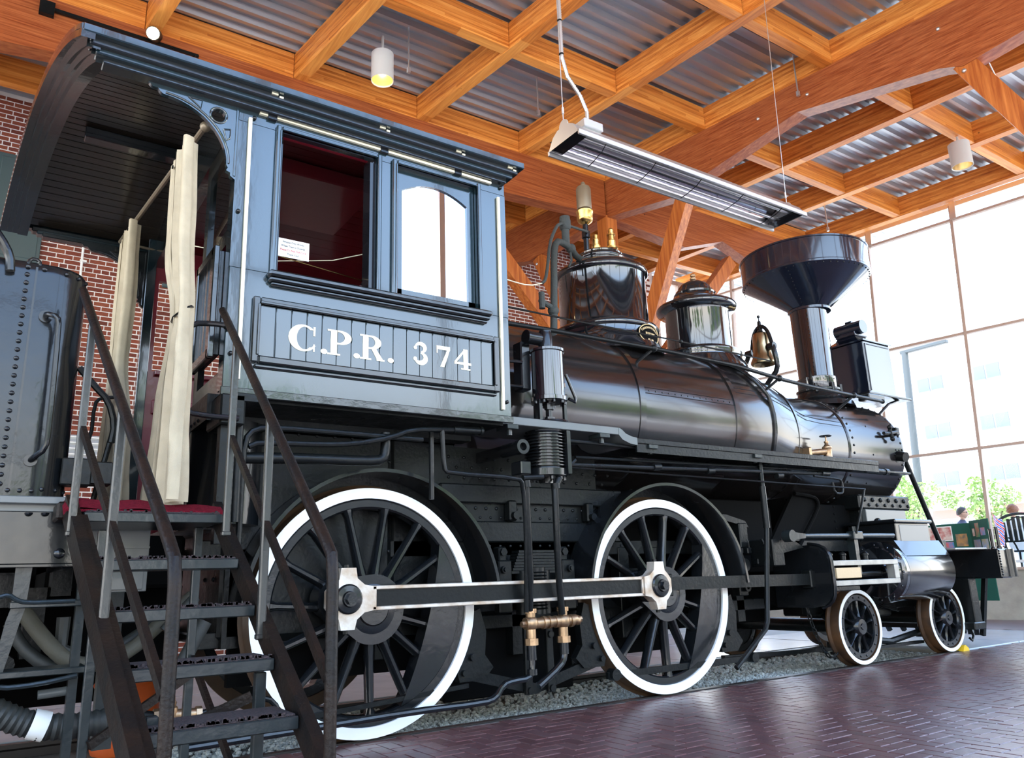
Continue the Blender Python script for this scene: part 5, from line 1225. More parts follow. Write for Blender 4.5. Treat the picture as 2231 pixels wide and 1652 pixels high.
# interior ceiling of narrow boards with a raised hatch
def roof_z(y, base=3.98, rise=.30): u = (y - CY) / 1.51; return base + rise * (1 - u * u)
for i in range(22):
    y = yN + .04 + (yF - yN - .08) * i / 22; yy = y + (yF - yN - .08) / 22 - .004; m = M()
    za, zc = roof_z(y, 3.90, .28), roof_z(yy, 3.90, .28); m.add([(x0 + .03, y, za), (x1 - .05, y, za), (x1 - .05, yy, zc), (x0 + .03, yy, zc), (x0 + .03, y, za + .02), (x1 - .05, y, za + .02), (x1 - .05, yy, zc + .02), (x0 + .03, yy, zc + .02)], [(0, 1, 2, 3), (4, 5, 6, 7), (0, 1, 5, 4), (1, 2, 6, 5), (2, 3, 7, 6), (3, 0, 4, 7)])
    LP('ceiling_board', m, BURGC, cab)
m = M(); m.box(-.75, .15, .35, 1.25, 4.02, 4.14, .01); LP('roof_hatch', m, BURGC, cab)
m = M(); m.box(x0 + .03, x1 - .05, yN + .05, yN + .075, 3.80, 3.93); LP('cornice', m, BURG, cab)
m = M(); m.box(-1.10, .8, yN + .055, 1.6, 2.02, 2.06); m.box(x0, -.85, .3, 2.17, 1.33, 1.37); LP('cab_floor', m, BKM, cab)
m = M(); m.cyl((.79, CY, 2.50), (.55, CY, 2.50), .70, n=48); m.box(.50, .56, .45, 1.3, 2.2, 2.9, .02)
m.tube([(.45, .3, 2.86), (.35, .1, 2.98), (.30, -.05, 3.00)], .02, 8); m.tube([(.30, -.02, 2.93), (.32, -.02, 3.08)], .012, 8); m.tube([(.42, .02, 2.80), (.30, -.04, 2.86), (.22, -.02, 2.83)], .018, 8)
m.sphere((.45, .1, 2.80), .07, 12, 8); m.cyl((.5, .25, 2.7), (.42, .1, 2.9), .03, n=10); m.tube([(.22 + .06 * cos(k * pi / 6), -.03, 2.85 + .06 * sin(k * pi / 6)) for k in range(13)], .009, 6)
LP('backhead', m, BKM, cab)
m = M(); m.tube([(-1.1, 1.0, 3.55), (-.4, .4, 3.30), (.3, -.1, 3.45)], .004, 6, 1); LP('cord', m, CREAM, cab); m = M(); m.tube([(-.8, -.2, 3.08), (-.2, -.2, 3.02), (.25, -.1, 3.02)], .004, 6); LP('cord', m, BRASS, cab)
# grab iron at the near rear corner
m = M(); m.tube([(-1.13, -.52, 2.44), (-1.24, -.53, 2.435), (-1.34, -.53, 2.42), (-1.37, -.53, 2.36), (-1.36, -.53, 2.24), (-1.37, -.53, 2.15), (-1.43, -.53, 2.05), (-1.41, -.53, 1.96), (-1.34, -.53, 1.905), (-1.22, -.53, 1.895), (-1.06, -.53, 1.895)], .016, 10, 1); m.sphere((-1.15, -.52, 2.44), .028, 10, 8); LP('grab_iron', m, BK)
m = M(); m.box(-1.16, -1.02, -.52, -.2, 1.86, 2.04, .01); m.box(-1.10, -.9, -.52, -.42, 2.0, 2.05, .004); m.beam((-1.16, -.3, 2.0), (-1.16, .55, 2.0), .05, .16); m.cyl((-1.08, -.44, 1.32), (-1.08, -.44, 1.95), .016, n=10); m.cyl((-1.03, -.44, 1.32), (-1.03, -.44, 1.92), .026, n=12); m.box(-1.14, -1.10, -.47, -.40, 1.2, 2.0); m.box(-1.0, .8, .0, .15, 1.98, 2.06)
for i in range(6): m.rivet((-1.185, -.1 + .09 * i, 1.95), (-1, 0, 0), .012)
LP('cab_bracket', m, BKM)
m = M(); m.cyl((-.96, .12, 1.34), (-.96, .12, 1.98), .22, n=40); LP('firebox_corner', m, BK)

# ---- cab roof with overhang, moulded eaves and boarded soffit
XR0, XR1 = -2.05, .93; yE0, yE1 = -.65, 2.37
def xr_edge(y): return XR0 - .005 - .135 * max(0, y - yE0) ** .72
def rz(y, base): u = (y - CY) / 1.51; return base + .32 * (1 - abs(u) ** 2.0)
m = M(); n = 40; vs = []
for i in range(n + 1):
    y = yE0 + (yE1 - yE0) * i / n; z_ = rz(y, 4.03)
    vs += [(xr_edge(y), y, z_), (XR1, y, z_), (XR1, y, z_ - .035), (xr_edge(y), y, z_ - .035)]
fs = []
for i in range(n):
    a = 4 * i; b = a + 4; fs += [(a, a + 1, b + 1, b), (a + 2, a + 3, b + 3, b + 2), (a, b, b + 3, a + 3), (a + 1, a + 2, b + 2, b + 1)]
fs += [(0, 1, 2, 3), (4 * n, 4 * n + 1, 4 * n + 2, 4 * n + 3)]
m.add(vs, fs); roof = LP('cab_roof', m, CABP, smooth=30)
# drip edge and stepped cornice (near, far, rear)
for (ys_, s) in ((yE0, 1), (yE1, -1)):
    for (off, za, zc, nm, mt_) in ((0, 3.985, 4.035, 'drip_edge', CABP), (.035, 3.945, 3.99, 'cornice_step', CABD), (.065, 3.915, 3.95, 'cornice_step', CABP), (.10, 3.885, 3.92, 'cornice_step', CABD)):
        m = M(); ya = ys_ + s * off - s * (.006 if off == 0 else 0); m.box(XR0 + off * 1.2 - (.12 if s < 0 else 0), XR1 - off, ya, ya + s * .09, za, zc, .006); LP(nm, m, mt_, roof)
for (off, dz, th) in ((.0, -.035, .05), (.05, -.075, .05), (.085, -.11, .045), (.12, -.145, .045)):
    m = M(); vs = []; k = 24
    for i in range(k + 1):
        y = yE0 + off + (yE1 - yE0 - 2 * off) * i / k; z_ = rz(y, 4.03) + dz; xa = xr_edge(y) + off
        vs += [(xa, y, z_), (xa + .07, y, z_), (xa + .07, y, z_ - th), (xa, y, z_ - th)]
    fs = []
    for i in range(k):
        a = 4 * i; b = a + 4; fs += [(a, a + 1, b + 1, b), (a + 1, a + 2, b + 2, b + 1), (a + 2, a + 3, b + 3, b + 2), (a + 3, a, b, b + 3)]
    fs += [(0, 1, 2, 3), (4 * k, 4 * k + 1, 4 * k + 2, 4 * k + 3)]
    m.add(vs, fs); LP('rear_cornice', m, CABD, roof)
nb = 34
for i in range(nb):
    ya = yE0 + .14 + (yE1 - yE0 - .28) * i / nb; yb_ = ya + (yE1 - yE0 - .28) / nb - .009
    za, zc = rz(ya, 3.93), rz(yb_, 3.93); xa = xr_edge((ya + yb_) / 2) + .16; m = M()
    m.add([(xa, ya, za), (x0 + .05, ya, za), (x0 + .05, yb_, zc), (xa, yb_, zc), (xa, ya, za + .015), (x0 + .05, ya, za + .015), (x0 + .05, yb_, zc + .015), (xa, yb_, zc + .015)], [(0, 1, 2, 3), (4, 5, 6, 7), (0, 1, 5, 4), (1, 2, 6, 5), (2, 3, 7, 6), (3, 0, 4, 7)])
    LP('soffit_board', m, SOFF, roof)
m = M(); m.box(XR0 + .15, x0 + .02, CY - .05, CY + .05, 4.15, 4.235, .006)
vs = []
for y in [yN + (yF - yN) * i / 16 for i in range(17)]: vs += [(x0 - .02, y, rz(y, 3.93)), (x0 + .06, y, rz(y, 3.93)), (x0 + .06, y, 3.78), (x0 - .02, y, 3.78)]
m.add(vs, [f for i in range(16) for a, b in ((4 * i, 4 * i + 4),) for f in ((a, a + 1, b + 1, b), (a + 1, a + 2, b + 2, b + 1), (a + 2, a + 3, b + 3, b + 2), (a + 3, a, b, b + 3))]); LP('ridge_rib', m, CABD, roof)
m = M()
for (x, y) in ((-.99, -.62), (-.25, -.62), (.35, -.62), (.80, -.62)): m.box(x, x + .04, yE0 + .025, yE0 + .04, 3.975, 3.99); m.box(x + .05, x + .075, yE0 + .03, yE0 + .045, 3.965, 3.978)
LP('paint_chips', m, CREAM, roof, kind='stuff')
# scrolled brackets under the overhang
def eave_bracket(y, s, mt_, dx=0):
    xa = x0 + dx; top = 3.905; pts = [(xa, top), (xa - .52, top), (xa - .525, top - .02), (xa - .50, top - .045), (xa - .475, top - .04), (xa - .46, top - .06)]
    for i in range(13):
        a = i / 12; ang = R(90 - 90 * a); pts.append((xa - .44 + (.385) * sin(R(90 * a)) ** 1.0, top - .075 - .36 * (1 - cos(R(90 * a)))))
    pts += [(xa - .045, top - .45), (xa - .055, top - .47), (xa - .03, top - .48), (xa - .03, top - .50), (xa, top - .52)]
    hc = (xa - .12, top - .115, .042); m = M(); d0, d1 = (y, y + .03)
    # fill around the round hole
    import bisect
    cu = bpy.data.curves.new('b', 'CURVE'); cu.dimensions = '2D'; cu.fill_mode = 'BOTH'; cu.extrude = .016
    sp = cu.splines.new('POLY'); sp.points.add(len(pts) - 1); sp.use_cyclic_u = True
    for p_, q in zip(sp.points, pts): p_.co = (q[0], q[1], 0, 1)
    sp = cu.splines.new('POLY'); sp.points.add(23); sp.use_cyclic_u = True
    for i, p_ in enumerate(sp.points): p_.co = (hc[0] + hc[2] * cos(2 * pi * i / 24), hc[1] + hc[2] * sin(2 * pi * i / 24), 0, 1)
    t_ = bpy.data.objects.new('b', cu); C.objects.link(t_); bpy.context.view_layer.update()
    me = bpy.data.meshes.new_from_object(t_.evaluated_get(bpy.context.evaluated_depsgraph_get())); bpy.data.objects.remove(t_)
    me.transform(Matrix(((1, 0, 0, 0), (0, 0, -1, y + .015), (0, 1, 0, 0), (0, 0, 0, 1)))); me.materials.clear(); me.materials.append(mt_)
    o = bpy.data.objects.new('eave_bracket', me); C.objects.link(o); o.parent = loco; o.matrix_parent_inverse = Matrix.Translation(-loco.location)
    yy = y - .004 if s < 0 else y + .034
    m.tube([(hc[0] + (hc[2] + .008) * cos(2 * pi * i / 24), yy, hc[1] + (hc[2] + .008) * sin(2 * pi * i / 24)) for i in range(25)], .006, 6)
    m.tube([(p_[0] + .012, yy, p_[1] + .012) for p_ in pts[6:19]], .006, 6)
    m.tube([(xa - .30, yy, top - .045), (xa - .22, yy, top - .045), (xa - .225, yy, top - .10), (xa - .30, yy, top - .045)], .005, 6)
    m.tube([(xa - .085, yy, top - .20), (xa - .045, yy, top - .19), (xa - .045, yy, top - .25), (xa - .065, yy, top - .27), (xa - .085, yy, top - .20)], .005, 6)
    m.box(xa - .015, xa + .002, y - .006, y + .036, top - .50, top, .003)
    LP('scroll_relief', m, mt_, o)
eave_bracket(yN + .0, -1, CABP); eave_bracket(yF - .04, -1, CABD, -.08)
m = M(); m.tube([(-1.33, -.38, 3.75), (-1.47, 2.1, 3.93)], .018, 10); m.sphere((-1.328, -.40, 3.748), .033, 12, 8); m.tube([(-1.328, -.40, 3.748), (-1.16, -.42, 3.74)], .010, 8); m.lathe([(.0, -.01), (.035, -.01), (.035, .0), (0, .01)], (-1.17, -.42, 3.74), 0, 16); m.tube([(-1.47, 2.1, 3.93), (-1.12, 2.15, 3.93)], .012, 8); LP('curtain_rod', m, WHIS)
# ================================================================== TENDER
tender = thing('tender', 'black riveted tender behind the locomotive at the left edge', 'tender', (-4.0, CY, 0))
def TP(name, m, mt, parent=None, **k): return obj(name, m, mt, parent or tender, **k)
ty0, ty1, tx = -.45, 2.17, -1.865; rr = .17
out = [(-7, ty0)] + [(tx - rr + rr * sin(R(a)), ty0 + rr - rr * cos(R(a))) for a in range(0, 91, 9)] + [(tx - rr + rr * cos(R(a)), ty1 - rr + rr * sin(R(a))) for a in range(0, 91, 9)] + [(-7, ty1)]
m = M()
vs = []; zs = [(1.43, 0), (2.60, 0), (2.64, .006), (2.66, .02)]
for z_, ins in zs:
    for (x, y) in out: vs.append((x - ins * .7, y + (ins if y < CY else -ins), z_))
n = len(out); m.add(vs, [(k * n + i, k * n + (i + 1) % n, (k + 1) * n + (i + 1) % n, (k + 1) * n + i) for k in range(3) for i in range(n)] + [tuple(range(n)), tuple(range(3 * n, 4 * n))])
tank = TP('water_tank', m, BK, smooth=30)
m = M()
m.box(-2.12, -2.11, ty0 - .003, ty0, 1.45, 2.63)
for i in range(26): m.rivet((-2.155, ty0, 1.49 + .0455 * i), (0, -1, 0), .0135)
for i in range(30): m.rivet((-2.08 - .075 * i + .0, ty0, 2.625), (0, -1, 0), .0135); m.rivet((-2.02 - .05 * i, ty0, 1.46), (0, -1, 0), .0125)
for a in (20, 45, 70): m.rivet((tx - rr + rr * sin(R(a)), ty0 + rr - rr * cos(R(a)), 2.62), (sin(R(a)), -cos(R(a)), 0), .0125); m.rivet((tx - rr + rr * sin(R(a)), ty0 + rr - rr * cos(R(a)), 1.47), (sin(R(a)), -cos(R(a)), 0), .0125)
for i in range(8): m.rivet((tx, .0 + .09 * i, 2.61 - .0 * i), (1, 0, 0), .0125)
TP('rivets', m, BK, tank)
m = M(); m.box(-7, -1.80, ty0 - .03, ty1 + .03, 1.395, 1.432, .004); m.box(-7, -1.83, ty0 + .02, ty1, 1.36, 1.395); TP('deck_plate', m, GREYM)
m = M(); m.box(-7, -1.80, ty0 - .005, ty0 + .06, 1.105, 1.36, .004); m.box(-7, -1.80, ty0 - .03, ty0 + .06, 1.09, 1.105, .002); m.box(-1.86, -1.80, ty0, ty1, 1.08, 1.36, .01); m.sphere((-1.87, ty0 - .005, 1.155), .026, 14, 8, (1, .6, 1))
for i in range(5): m.rivet((-2.02 + .07 * i - .0, ty0 - .02, 1.35), (0, 0, -1), .018)
TP('side_sill', m, BK)
m = M(); m.tube([(-2.05, ty0, 2.365), (-2.05, ty0 - .06, 2.365), (-2.0, ty0 - .085, 2.35), (-1.99, ty0 - .085, 2.3), (-1.98, ty0 - .085, 1.75), (-1.985, ty0 - .08, 1.66), (-2.03, ty0 - .05, 1.62), (-2.04, ty0, 1.61)], .014, 10, 1)
m.lathe([(0, -.01), (.032, -.01), (.032, .015), (0, .02)], (-2.05, ty0, 2.365), 1, 16); m.lathe([(0, -.01), (.03, -.01), (.03, .015), (0, .02)], (-2.04, ty0, 1.61), 1, 16)
m.tube([(-2.23, ty0 - .02, 2.58), (-2.24, ty0 - .02, 2.66), (-2.29, ty0 - .02, 2.75), (-2.38, ty0 - .02, 2.86), (-2.5, ty0 - .02, 2.92)], .022, 10, 1); m.tube([(-2.16, ty0 + .02, 2.63), (-2.15, ty0 + .02, 2.68), (-2.11, ty0 + .02, 2.68), (-2.10, ty0 + .02, 2.64)], .010, 8, 1)
TP('hand_hold', m, BK)
m = M(); m.box(-1.90, -1.76, -.42, -.30, 1.50, 1.64, .006); m.box(-1.78, -1.66, -.40, -.28, 1.51, 1.63, .006)
for z_ in (1.53, 1.58, 1.62): m.rivet((-1.83, -.42, z_), (0, -1, 0), .012)
m.tube([(-1.86, -.3, 2.15), (-1.78, -.3, 2.06), (-1.70, -.3, 1.98), (-1.66, -.3, 1.85), (-1.67, -.3, 1.75)], .018, 8, 1); m.tube([(-1.64, -.1, 2.05), (-1.72, -.1, 2.04), (-1.75, -.1, 2.0), (-1.75, -.1, 1.8), (-1.80, -.1, 1.72), (-1.76, -.1, 1.62), (-1.70, -.1, 1.60)], .010, 8, 1); m.cyl((-1.72, -.2, 1.44), (-1.66, -.2, 1.80), .014, n=8)
TP('coupling_fittings', m, BKM)
m = M(); m.box(-1.86, -1.10, .42, 1.30, .98, 1.30, .02); m.box(-1.6, -1.0, .9, 1.0, .45, 1.0, .01); m.box(-2.6, -1.3, 1.75, 1.85, .2, 1.36, .01); TP('drawbar_dark_plates', m, MATTEBK)  # dark plates added so the gap behind the stairs reads black
# truck and steps under it
m = M(); m.prism([(-2.045, 1.10), (-1.975, 1.10), (-1.985, .90), (-2.0, .84), (-2.06, .54), (-2.10, .54), (-2.06, .84), (-2.045, .9)], 1, ty0 + .02, ty0 + .05)
m.tube([(-2.10, ty0 - .02, .955), (-2.06, ty0 - .02, .965), (-2.03, ty0 - .02, .94), (-1.99, ty0 - .02, .925), (-1.85, ty0 - .02, .925), (-1.78, ty0 - .02, .925)], .011, 8, 1); m.box(-2.05, -1.74, ty0 - .02, ty0 + .2, .90, .93, .004)
m.tube([(-2.10, ty0 - .02, .58), (-2.06, ty0 - .02, .545), (-1.9, ty0 - .02, .55), (-1.74, ty0 - .02, .575)], .012, 8, 1); m.box(-2.06, -1.70, ty0 - .02, ty0 + .2, .585, .615, .004)
m.box(-1.77, -1.73, ty0 + .02, ty0 + .08, .1, 1.1); TP('step_irons', m, STEPM)
m = M(); m.box(-1.84, -1.74, .2, 1.5, .95, 1.1); m.box(-7, -1.95, .1, .2, .9, 1.08); m.cyl((-2.02, .2, .60), (-2.02, 1.5, .60), .05, n=10); m.box(-7, -2.1, .15, .25, .35, .5); m.box(-1.95, -1.85, .3, .5, .62, 1.0); m.box(-4, -2.3, .4, .5, .2, 1.3); TP('tender_frame', m, BKM)
m = M(); m.tube([(-1.97, .05, .88), (-1.90, .0, .78), (-1.80, -.05, .66), (-1.72, -.05, .60), (-1.60, 0, .58), (-1.45, .05, .62), (-1.25, .1, .80), (-1.1, .15, .92)], .040, 12, 1); TP('feed_hose', m, HOSEB, label='olive rubber hose')
m = M(); m.tube([(-2.02, .12, .82), (-1.96, .1, .70), (-1.85, .05, .60), (-1.75, .05, .57), (-1.6, .1, .60), (-1.4, .15, .70), (-1.15, .2, .88)], .034, 12, 1); m.cyl((-1.28, -.05, .74), (-1.12, -.05, .92), .032, n=12); m.cyl((-1.20, -.05, .50), (-1.06, -.05, .78), .04, n=12); m.tube([(-1.78, 0, .84), (-1.78, 0, .68), (-1.70, 0, .63)], .035, 10); m.box(-1.55, -1.45, .3, .4, .1, 1.2); TP('feed_hose', m, HOSE)
# things standing between engine and tender
t = thing('bronze_valve', 'squat bronze gate valve behind the lowest stair tread', 'valve', (-1.27, -.30, .0))
m = M(); m.lathe([(.035, .30), (.04, .31), (.04, .36), (.03, .37), (.034, .385), (.026, .395), (.022, .43), (0, .43)], (-1.27, -.30, 0), 2, 18); m.cyl((-1.34, -.30, .325), (-1.12, -.30, .315), .030, n=14); m.cyl((-1.35, -.30, .325), (-1.32, -.30, .325), .038, n=8); m.cyl((-1.14, -.30, .316), (-1.11, -.30, .315), .038, n=8); m.box(-1.285, -1.255, -.315, -.285, .43, .47); obj('valve_body', m, BRASSD, t)
m = M(); m.tube([(-1.11, -.30, .315), (-.95, -.28, .33), (-.80, -.26, .36), (-.70, -.25, .33), (-.66, -.25, .22)], .017, 10, 1); m.cyl((-1.27, -.30, -.0), (-1.27, -.30, .30), .012, n=8); m.cyl((-1.55, -.3, .37), (-1.35, -.3, .325), .026, n=12); obj('pipe', m, BKM, t)
t = thing('ribbed_drain_hose', 'thick ribbed black hose with a white paper label beneath the tender', 'hose', (-1.9, -.2, 0))
pts = [(-2.2, -.28, .52), (-2.08, -.28, .44), (-1.97, -.28, .38), (-1.86, -.28, .335), (-1.72, -.28, .32), (-1.58, -.28, .325), (-1.50, -.26, .33)]
sp_ = [Vector(p) for p in pts]; fine = []
for a, b in zip(sp_, sp_[1:]):
    for k in range(8): fine.append(a.lerp(b, k / 8))
m = M(); m.tube(fine, [.058 if k % 2 else .066 for k in range(len(fine))], 16); obj('hose', m, HOSE, t)
m = M(); m.cyl((-1.90, -.28, .355), (-1.83, -.28, .332), .070, n=20, cap=False); obj('paper_label', m, PAPER, t, label='white paper label')
m = M(); m.cyl((-1.88, -.25, .48), (-1.72, -.25, .49), .022, n=12); tag(obj('plastic_pipe_end', m, GREYM), 'short grey pipe end above the ribbed hose', 'pipe')
m = M(); m.lathe([(0, .0), (.20, .0), (.21, .03), (.21, .42), (.22, .44), (.21, .46), (.21, .92), (.19, .95), (0, .95)], (-1.22, 1.36, -.1), 2, 28); tag(obj('orange_barrel', m, ORANGE), 'orange barrel glimpsed behind the stairs', 'barrel')
m = M(); m.box(-1.74, -1.42, -.22, -.16, .96, 1.34, .004); m.box(-1.74, -1.42, -.235, -.22, 1.19, 1.20); m.box(-1.70, -1.44, -.23, -.2, .97, 1.12, .004); tag(obj('hinged_plate', m, GREYM), 'grey steel fall plate hanging behind the top steps', 'plate')

# ================================================================== BOARDING STAIRS
st = thing('boarding_stairs', 'black steel stairs with tube handrails up to the cab', 'stairs', (-1.5, -1.8, 0))
def SP(name, m, mt, parent=None, **k): return obj(name, m, mt, parent or st, **k)
fy = [-.87, -1.21, -1.51, -1.80, -2.10, -2.42]; fz = [1.325, 1.093, .887, .690, .515, .30]
def xl(y): return -1.84 + .10 * min(1, max(0, (-.87 - y) / 1.3))
for i, (y, z_) in enumerate(zip(fy, fz)):
    dep = .26 if i else .55
    m = M(); m.box(xl(y) + .02, -1.20, y, y + dep, z_ - .045, z_, .004); tr = SP('tread', m, STEPM)
    m = M(); m.box(xl(y) + .03, -1.21, y + .012, y + dep - .01, z_ - .002, z_ + .008, .003)
    for k in range(90 if i else 20): xx = random.uniform(xl(y) + .03, -1.215); m.box(xx, xx + .010, y + .012, y + .03, z_ + .004, z_ + .008 + random.uniform(.002, .010))
    SP('grit_strip', m, GRIT, tr)
def stringer(xa, ya, za, xb, yb, zb, w_, h_): m = M(); m.beam((xa, ya, za), (xb, yb, zb), w_, h_); return m
m = stringer(-1.175, -.62, 1.37, -1.175, -2.75, .08, .045, .095); SP('stringer', m, BKW)
m = stringer(-1.87, -.70, 1.37, -1.70, -2.75, .10, .045, .11); m.beam((-1.825, -.86, 1.28), (-1.66, -2.75, .10), .035, .075); SP('stringer', m, BKW)
m = M(); m.box(-1.92, -1.80, -.72, -.5, 1.30, 1.385, .01); SP('top_cleat', m, BKW); m = M(); m.box(-1.2, -1.12, -.72, -.5, 1.28, 1.36, .01); SP('top_cleat', m, BKW)
railp = {1: ((-1.2, -.60, 2.50), (-1.2, -2.30, 1.12), (-1.2, -2.37, 1.06), (-1.2, -2.385, .98), (-1.2, -2.40, .0)),
         -1: ((-1.905, -.60, 2.49), (-1.712, -2.30, 1.11), (-1.705, -2.37, 1.05), (-1.702, -2.385, .97), (-1.70, -2.42, .0))}
for s in (1, -1):
    m = M(); m.tube(railp[s], .021, 12); SP('handrail', m, BKW)
for (x0_, ya, zt, zb_) in ((-1.2, -.95, 2.21, 1.22), (-1.2, -1.60, 1.69, .76), (-1.868, -.90, 2.24, 1.22), (-1.79, -1.60, 1.68, .76)):
    m = M(); m.box(x0_ - .017, x0_ + .017, ya - .017, ya + .017, zb_, zt, .006); m.box(x0_ - .021, x0_ + .021, ya - .021, ya + .021, zb_ - .01, zb_ + .015, .006); SP('post', m, mat('worn_post_steel', (.05, .05, .046), .25, metal=.35, bump=.15, bscale=40) if 'PM' not in globals() else PM); 
    PM = bpy.data.materials['worn_post_steel']
m = M(); m.beam((-1.2, -.96, 1.70), (-1.2, -2.36, .66), .022, .035); SP('lower_rail', m, BKW)
m = M(); m.beam((-1.865, -.92, 1.70), (-1.71, -2.38, .66), .022, .035); SP('lower_rail', m, BKW)
for (xx, ya, z1_) in ((-1.24, -.55, 1.28), (-1.24, -1.75, .64), (-1.72, -.75, 1.25), (-1.66, -1.95, .55)):
    m = M(); m.box(xx - .02, xx + .02, ya - .02, ya + .02, 0, z1_, .004); SP('leg', m, STEPM)
m = M(); m.beam((-1.24, -.6, .62), (-1.24, -1.7, .12), .02, .04); m.beam((-1.66, -1.6, .38), (-1.26, -1.72, .55), .02, .04); m.beam((-1.7, -.8, .30), (-1.24, -.6, .55), .02, .04); SP('brace', m, BKW)
# red mat rolled over the landing
m = M(); nx, ny = 40, 8; vs = []
for i in range(nx + 1):
    x = -1.90 + .74 * i / nx
    for j in range(ny + 1):
        y = -.84 + .85 * j / ny; e_ = min(1, (j / ny) * 6)
        z_ = 1.335 + .062 * (1 - (1 - min(1, (j + .0) / 1.6)) ** 2) + .006 * sin(x * 23) + .01 * sin(x * 7 + 1) - (.03 if i in (0, nx) else 0)
        vs.append((x, y, z_))
m.add(vs, [(i * (ny + 1) + j, i * (ny + 1) + j + 1, (i + 1) * (ny + 1) + j + 1, (i + 1) * (ny + 1) + j) for i in range(nx) for j in range(ny)])
m.add([(x, -.842, z_) for x, z_ in ((-1.90, 1.328), (-1.16, 1.328), (-1.16, 1.34), (-1.90, 1.34))], [(0, 1, 2, 3)])
tag(obj('red_mat', m, CARPET, smooth=80), 'thick red mat on the top landing of the stairs', 'mat')

# ================================================================== CURTAINS
def curtain(name, label, keys, folds, amp, xm):
    m = M(); nu, nv = 90, 40; vs = []
    for j in range(nv + 1):
        z_ = keys[0][0] + (keys[-1][0] - keys[0][0]) * j / nv
        for (za, a0, b0), (zb, a1, b1) in zip(keys, keys[1:]):
            if zb <= z_ <= za + 1e-6: f = (za - z_) / (za - zb); f = f * f * (3 - 2 * f); ya = a0 + (a1 - a0) * f; yb = b0 + (b1 - b0) * f; break
        wd = abs(yb - ya); am = amp * (.6 + .4 * wd)
        for i in range(nu + 1):
            u = i / nu; y = ya + (yb - ya) * u; ph = u * folds * 2 * pi + .5 * sin(z_ * 1.7 + u * 3)
            x = xm + am * (sin(ph) + .35 * sin(1.7 * ph + 1) + .12 * sin(4.3 * ph + z_)); vs.append((x, y + .03 * cos(ph * 1.3), z_))
    m.add(vs, [(j * (nu + 1) + i, j * (nu + 1) + i + 1, (j + 1) * (nu + 1) + i + 1, (j + 1) * (nu + 1) + i) for j in range(nv) for i in range(nu)])
    return tag(obj(name, m, CANVAS, smooth=80), label, 'curtain')
c1 = curtain('curtain', 'cream canvas curtain tied back nearest the lettered cab side', [(3.60, -.05, -.50), (3.0, -.10, -.60), (2.42, -.46, -.74), (1.95, -.18, -.80), (1.39, .02, -.90)], 6, .050, -1.415)
c2 = curtain('curtain', 'cream canvas curtain at the far side of the cab opening', [(3.86, 2.02, 1.42), (3.2, 2.05, 1.32), (2.70, 1.95, 1.40), (2.0, 2.05, .95), (1.45, 2.05, .80)], 6, .048, -1.445)
m = M(); m.tube([(-1.40, -.42, 2.42), (-1.47, -.56, 2.41), (-1.43, -.74, 2.43), (-1.38, -.72, 2.46), (-1.36, -.55, 2.47)], .006, 6, 1); tag(obj('tie_back_chain', m, BKM), 'thin dark chain tying back the nearer curtain', 'chain')
m = M(); m.lathe([(0, -.004), (.012, -.004), (.012, .004), (0, .004)], (-1.46, -.18, 3.54), 0, 12); obj('eyelet', m, BKM, c1)
m = M(); m.lathe([(0, -.004), (.012, -.004), (.012, .004), (0, .004)], (-1.49, 1.50, 3.80), 0, 12); obj('eyelet', m, BKM, c2)

# ---- notice in the cab window
t = thing('paper_notice', 'small white notice with black and red print in the open cab window', 'sign', (-.735, -.40, 2.99))
m = M(); m.box(-.85, -.64, -.402, -.399, 2.99, 3.115); obj('sheet', m, PAPER, t)
for s_, zz, mt_ in (('Whistle Only Works', 3.092, INK), ('When Train Is Outside', 3.065, INK), ('Please Do Not Pull Cord', 3.038, REDINK), ('Thank You!', 3.011, INK)):
    text(s_, .020, mt_, 'print_line', Matrix.Translation((-.745, -.4035, zz)) @ FACE_Y, t, .0003, .82)

# ================================================================== HEATER AND LIGHTS
hx0, hx1, hn, hf, hz = 1.365, 4.26, -.80, -.40, 4.385
ht = thing('radiant_heater', 'long aluminium radiant tube heater hung on wires above the boiler', 'heater', ((hx0 + hx1) / 2, -.6, 4.4))
m = M()
prof = [(hn, hz), (hn + .07, hz + .10), (hn + .13, hz + .135), (hf - .13, hz + .135), (hf - .07, hz + .10), (hf, hz)]
inn = [(y + (.008 if y < -.6 else -.008), z_ - .008) for y, z_ in prof]
vs = [(x, y, z_) for x in (hx0, hx1) for y, z_ in prof] ; k = len(prof)
m.add(vs, [(i, i + 1, k + i + 1, k + i) for i in range(k - 1)] + [tuple(range(k)), tuple(range(k, 2 * k))]); m.box(hx0, hx1, hn - .01, hn + .012, hz - .03, hz + .012, .003); m.box(hx0, hx1, hf - .012, hf + .01, hz - .03, hz + .012, .003)
obj('housing', m, ALU, ht, smooth=20)
m = M(); vs = []; ar = [(-.6 + .165 * cos(R(a)), hz + .015 + .095 * sin(R(a))) for a in range(0, 181, 12)]
vs = [(x, y, z_) for x in (hx0 + .12, hx1 - .12) for y, z_ in ar]; k = len(ar); m.add(vs, [(i, i + 1, k + i + 1, k + i) for i in range(k - 1)]); obj('reflector', m, REFL, ht, smooth=60)
for xa in (hx0 + .01, hx1 - .12): m = M(); m.box(xa, xa + .11, hn + .03, hf - .03, hz + .0, hz + .02); obj('end_plate', m, DARKGL, ht)
for y in (-.68, -.52): m = M(); m.cyl((hx0 + .08, y, hz + .035), (hx1 - .08, y, hz + .035), .017, n=12); obj('quartz_tube', m, ALU, ht)
for i in range(5):
    x = hx0 + .30 + i * .56; m = M(); m.tube([(x, hn, hz - .01), (x + .04, hn + .12, hz - .03), (x + .08, hf - .12, hz - .03), (x + .12, hf, hz - .01)], .004, 6); obj('guard_wire', m, BKM, ht)
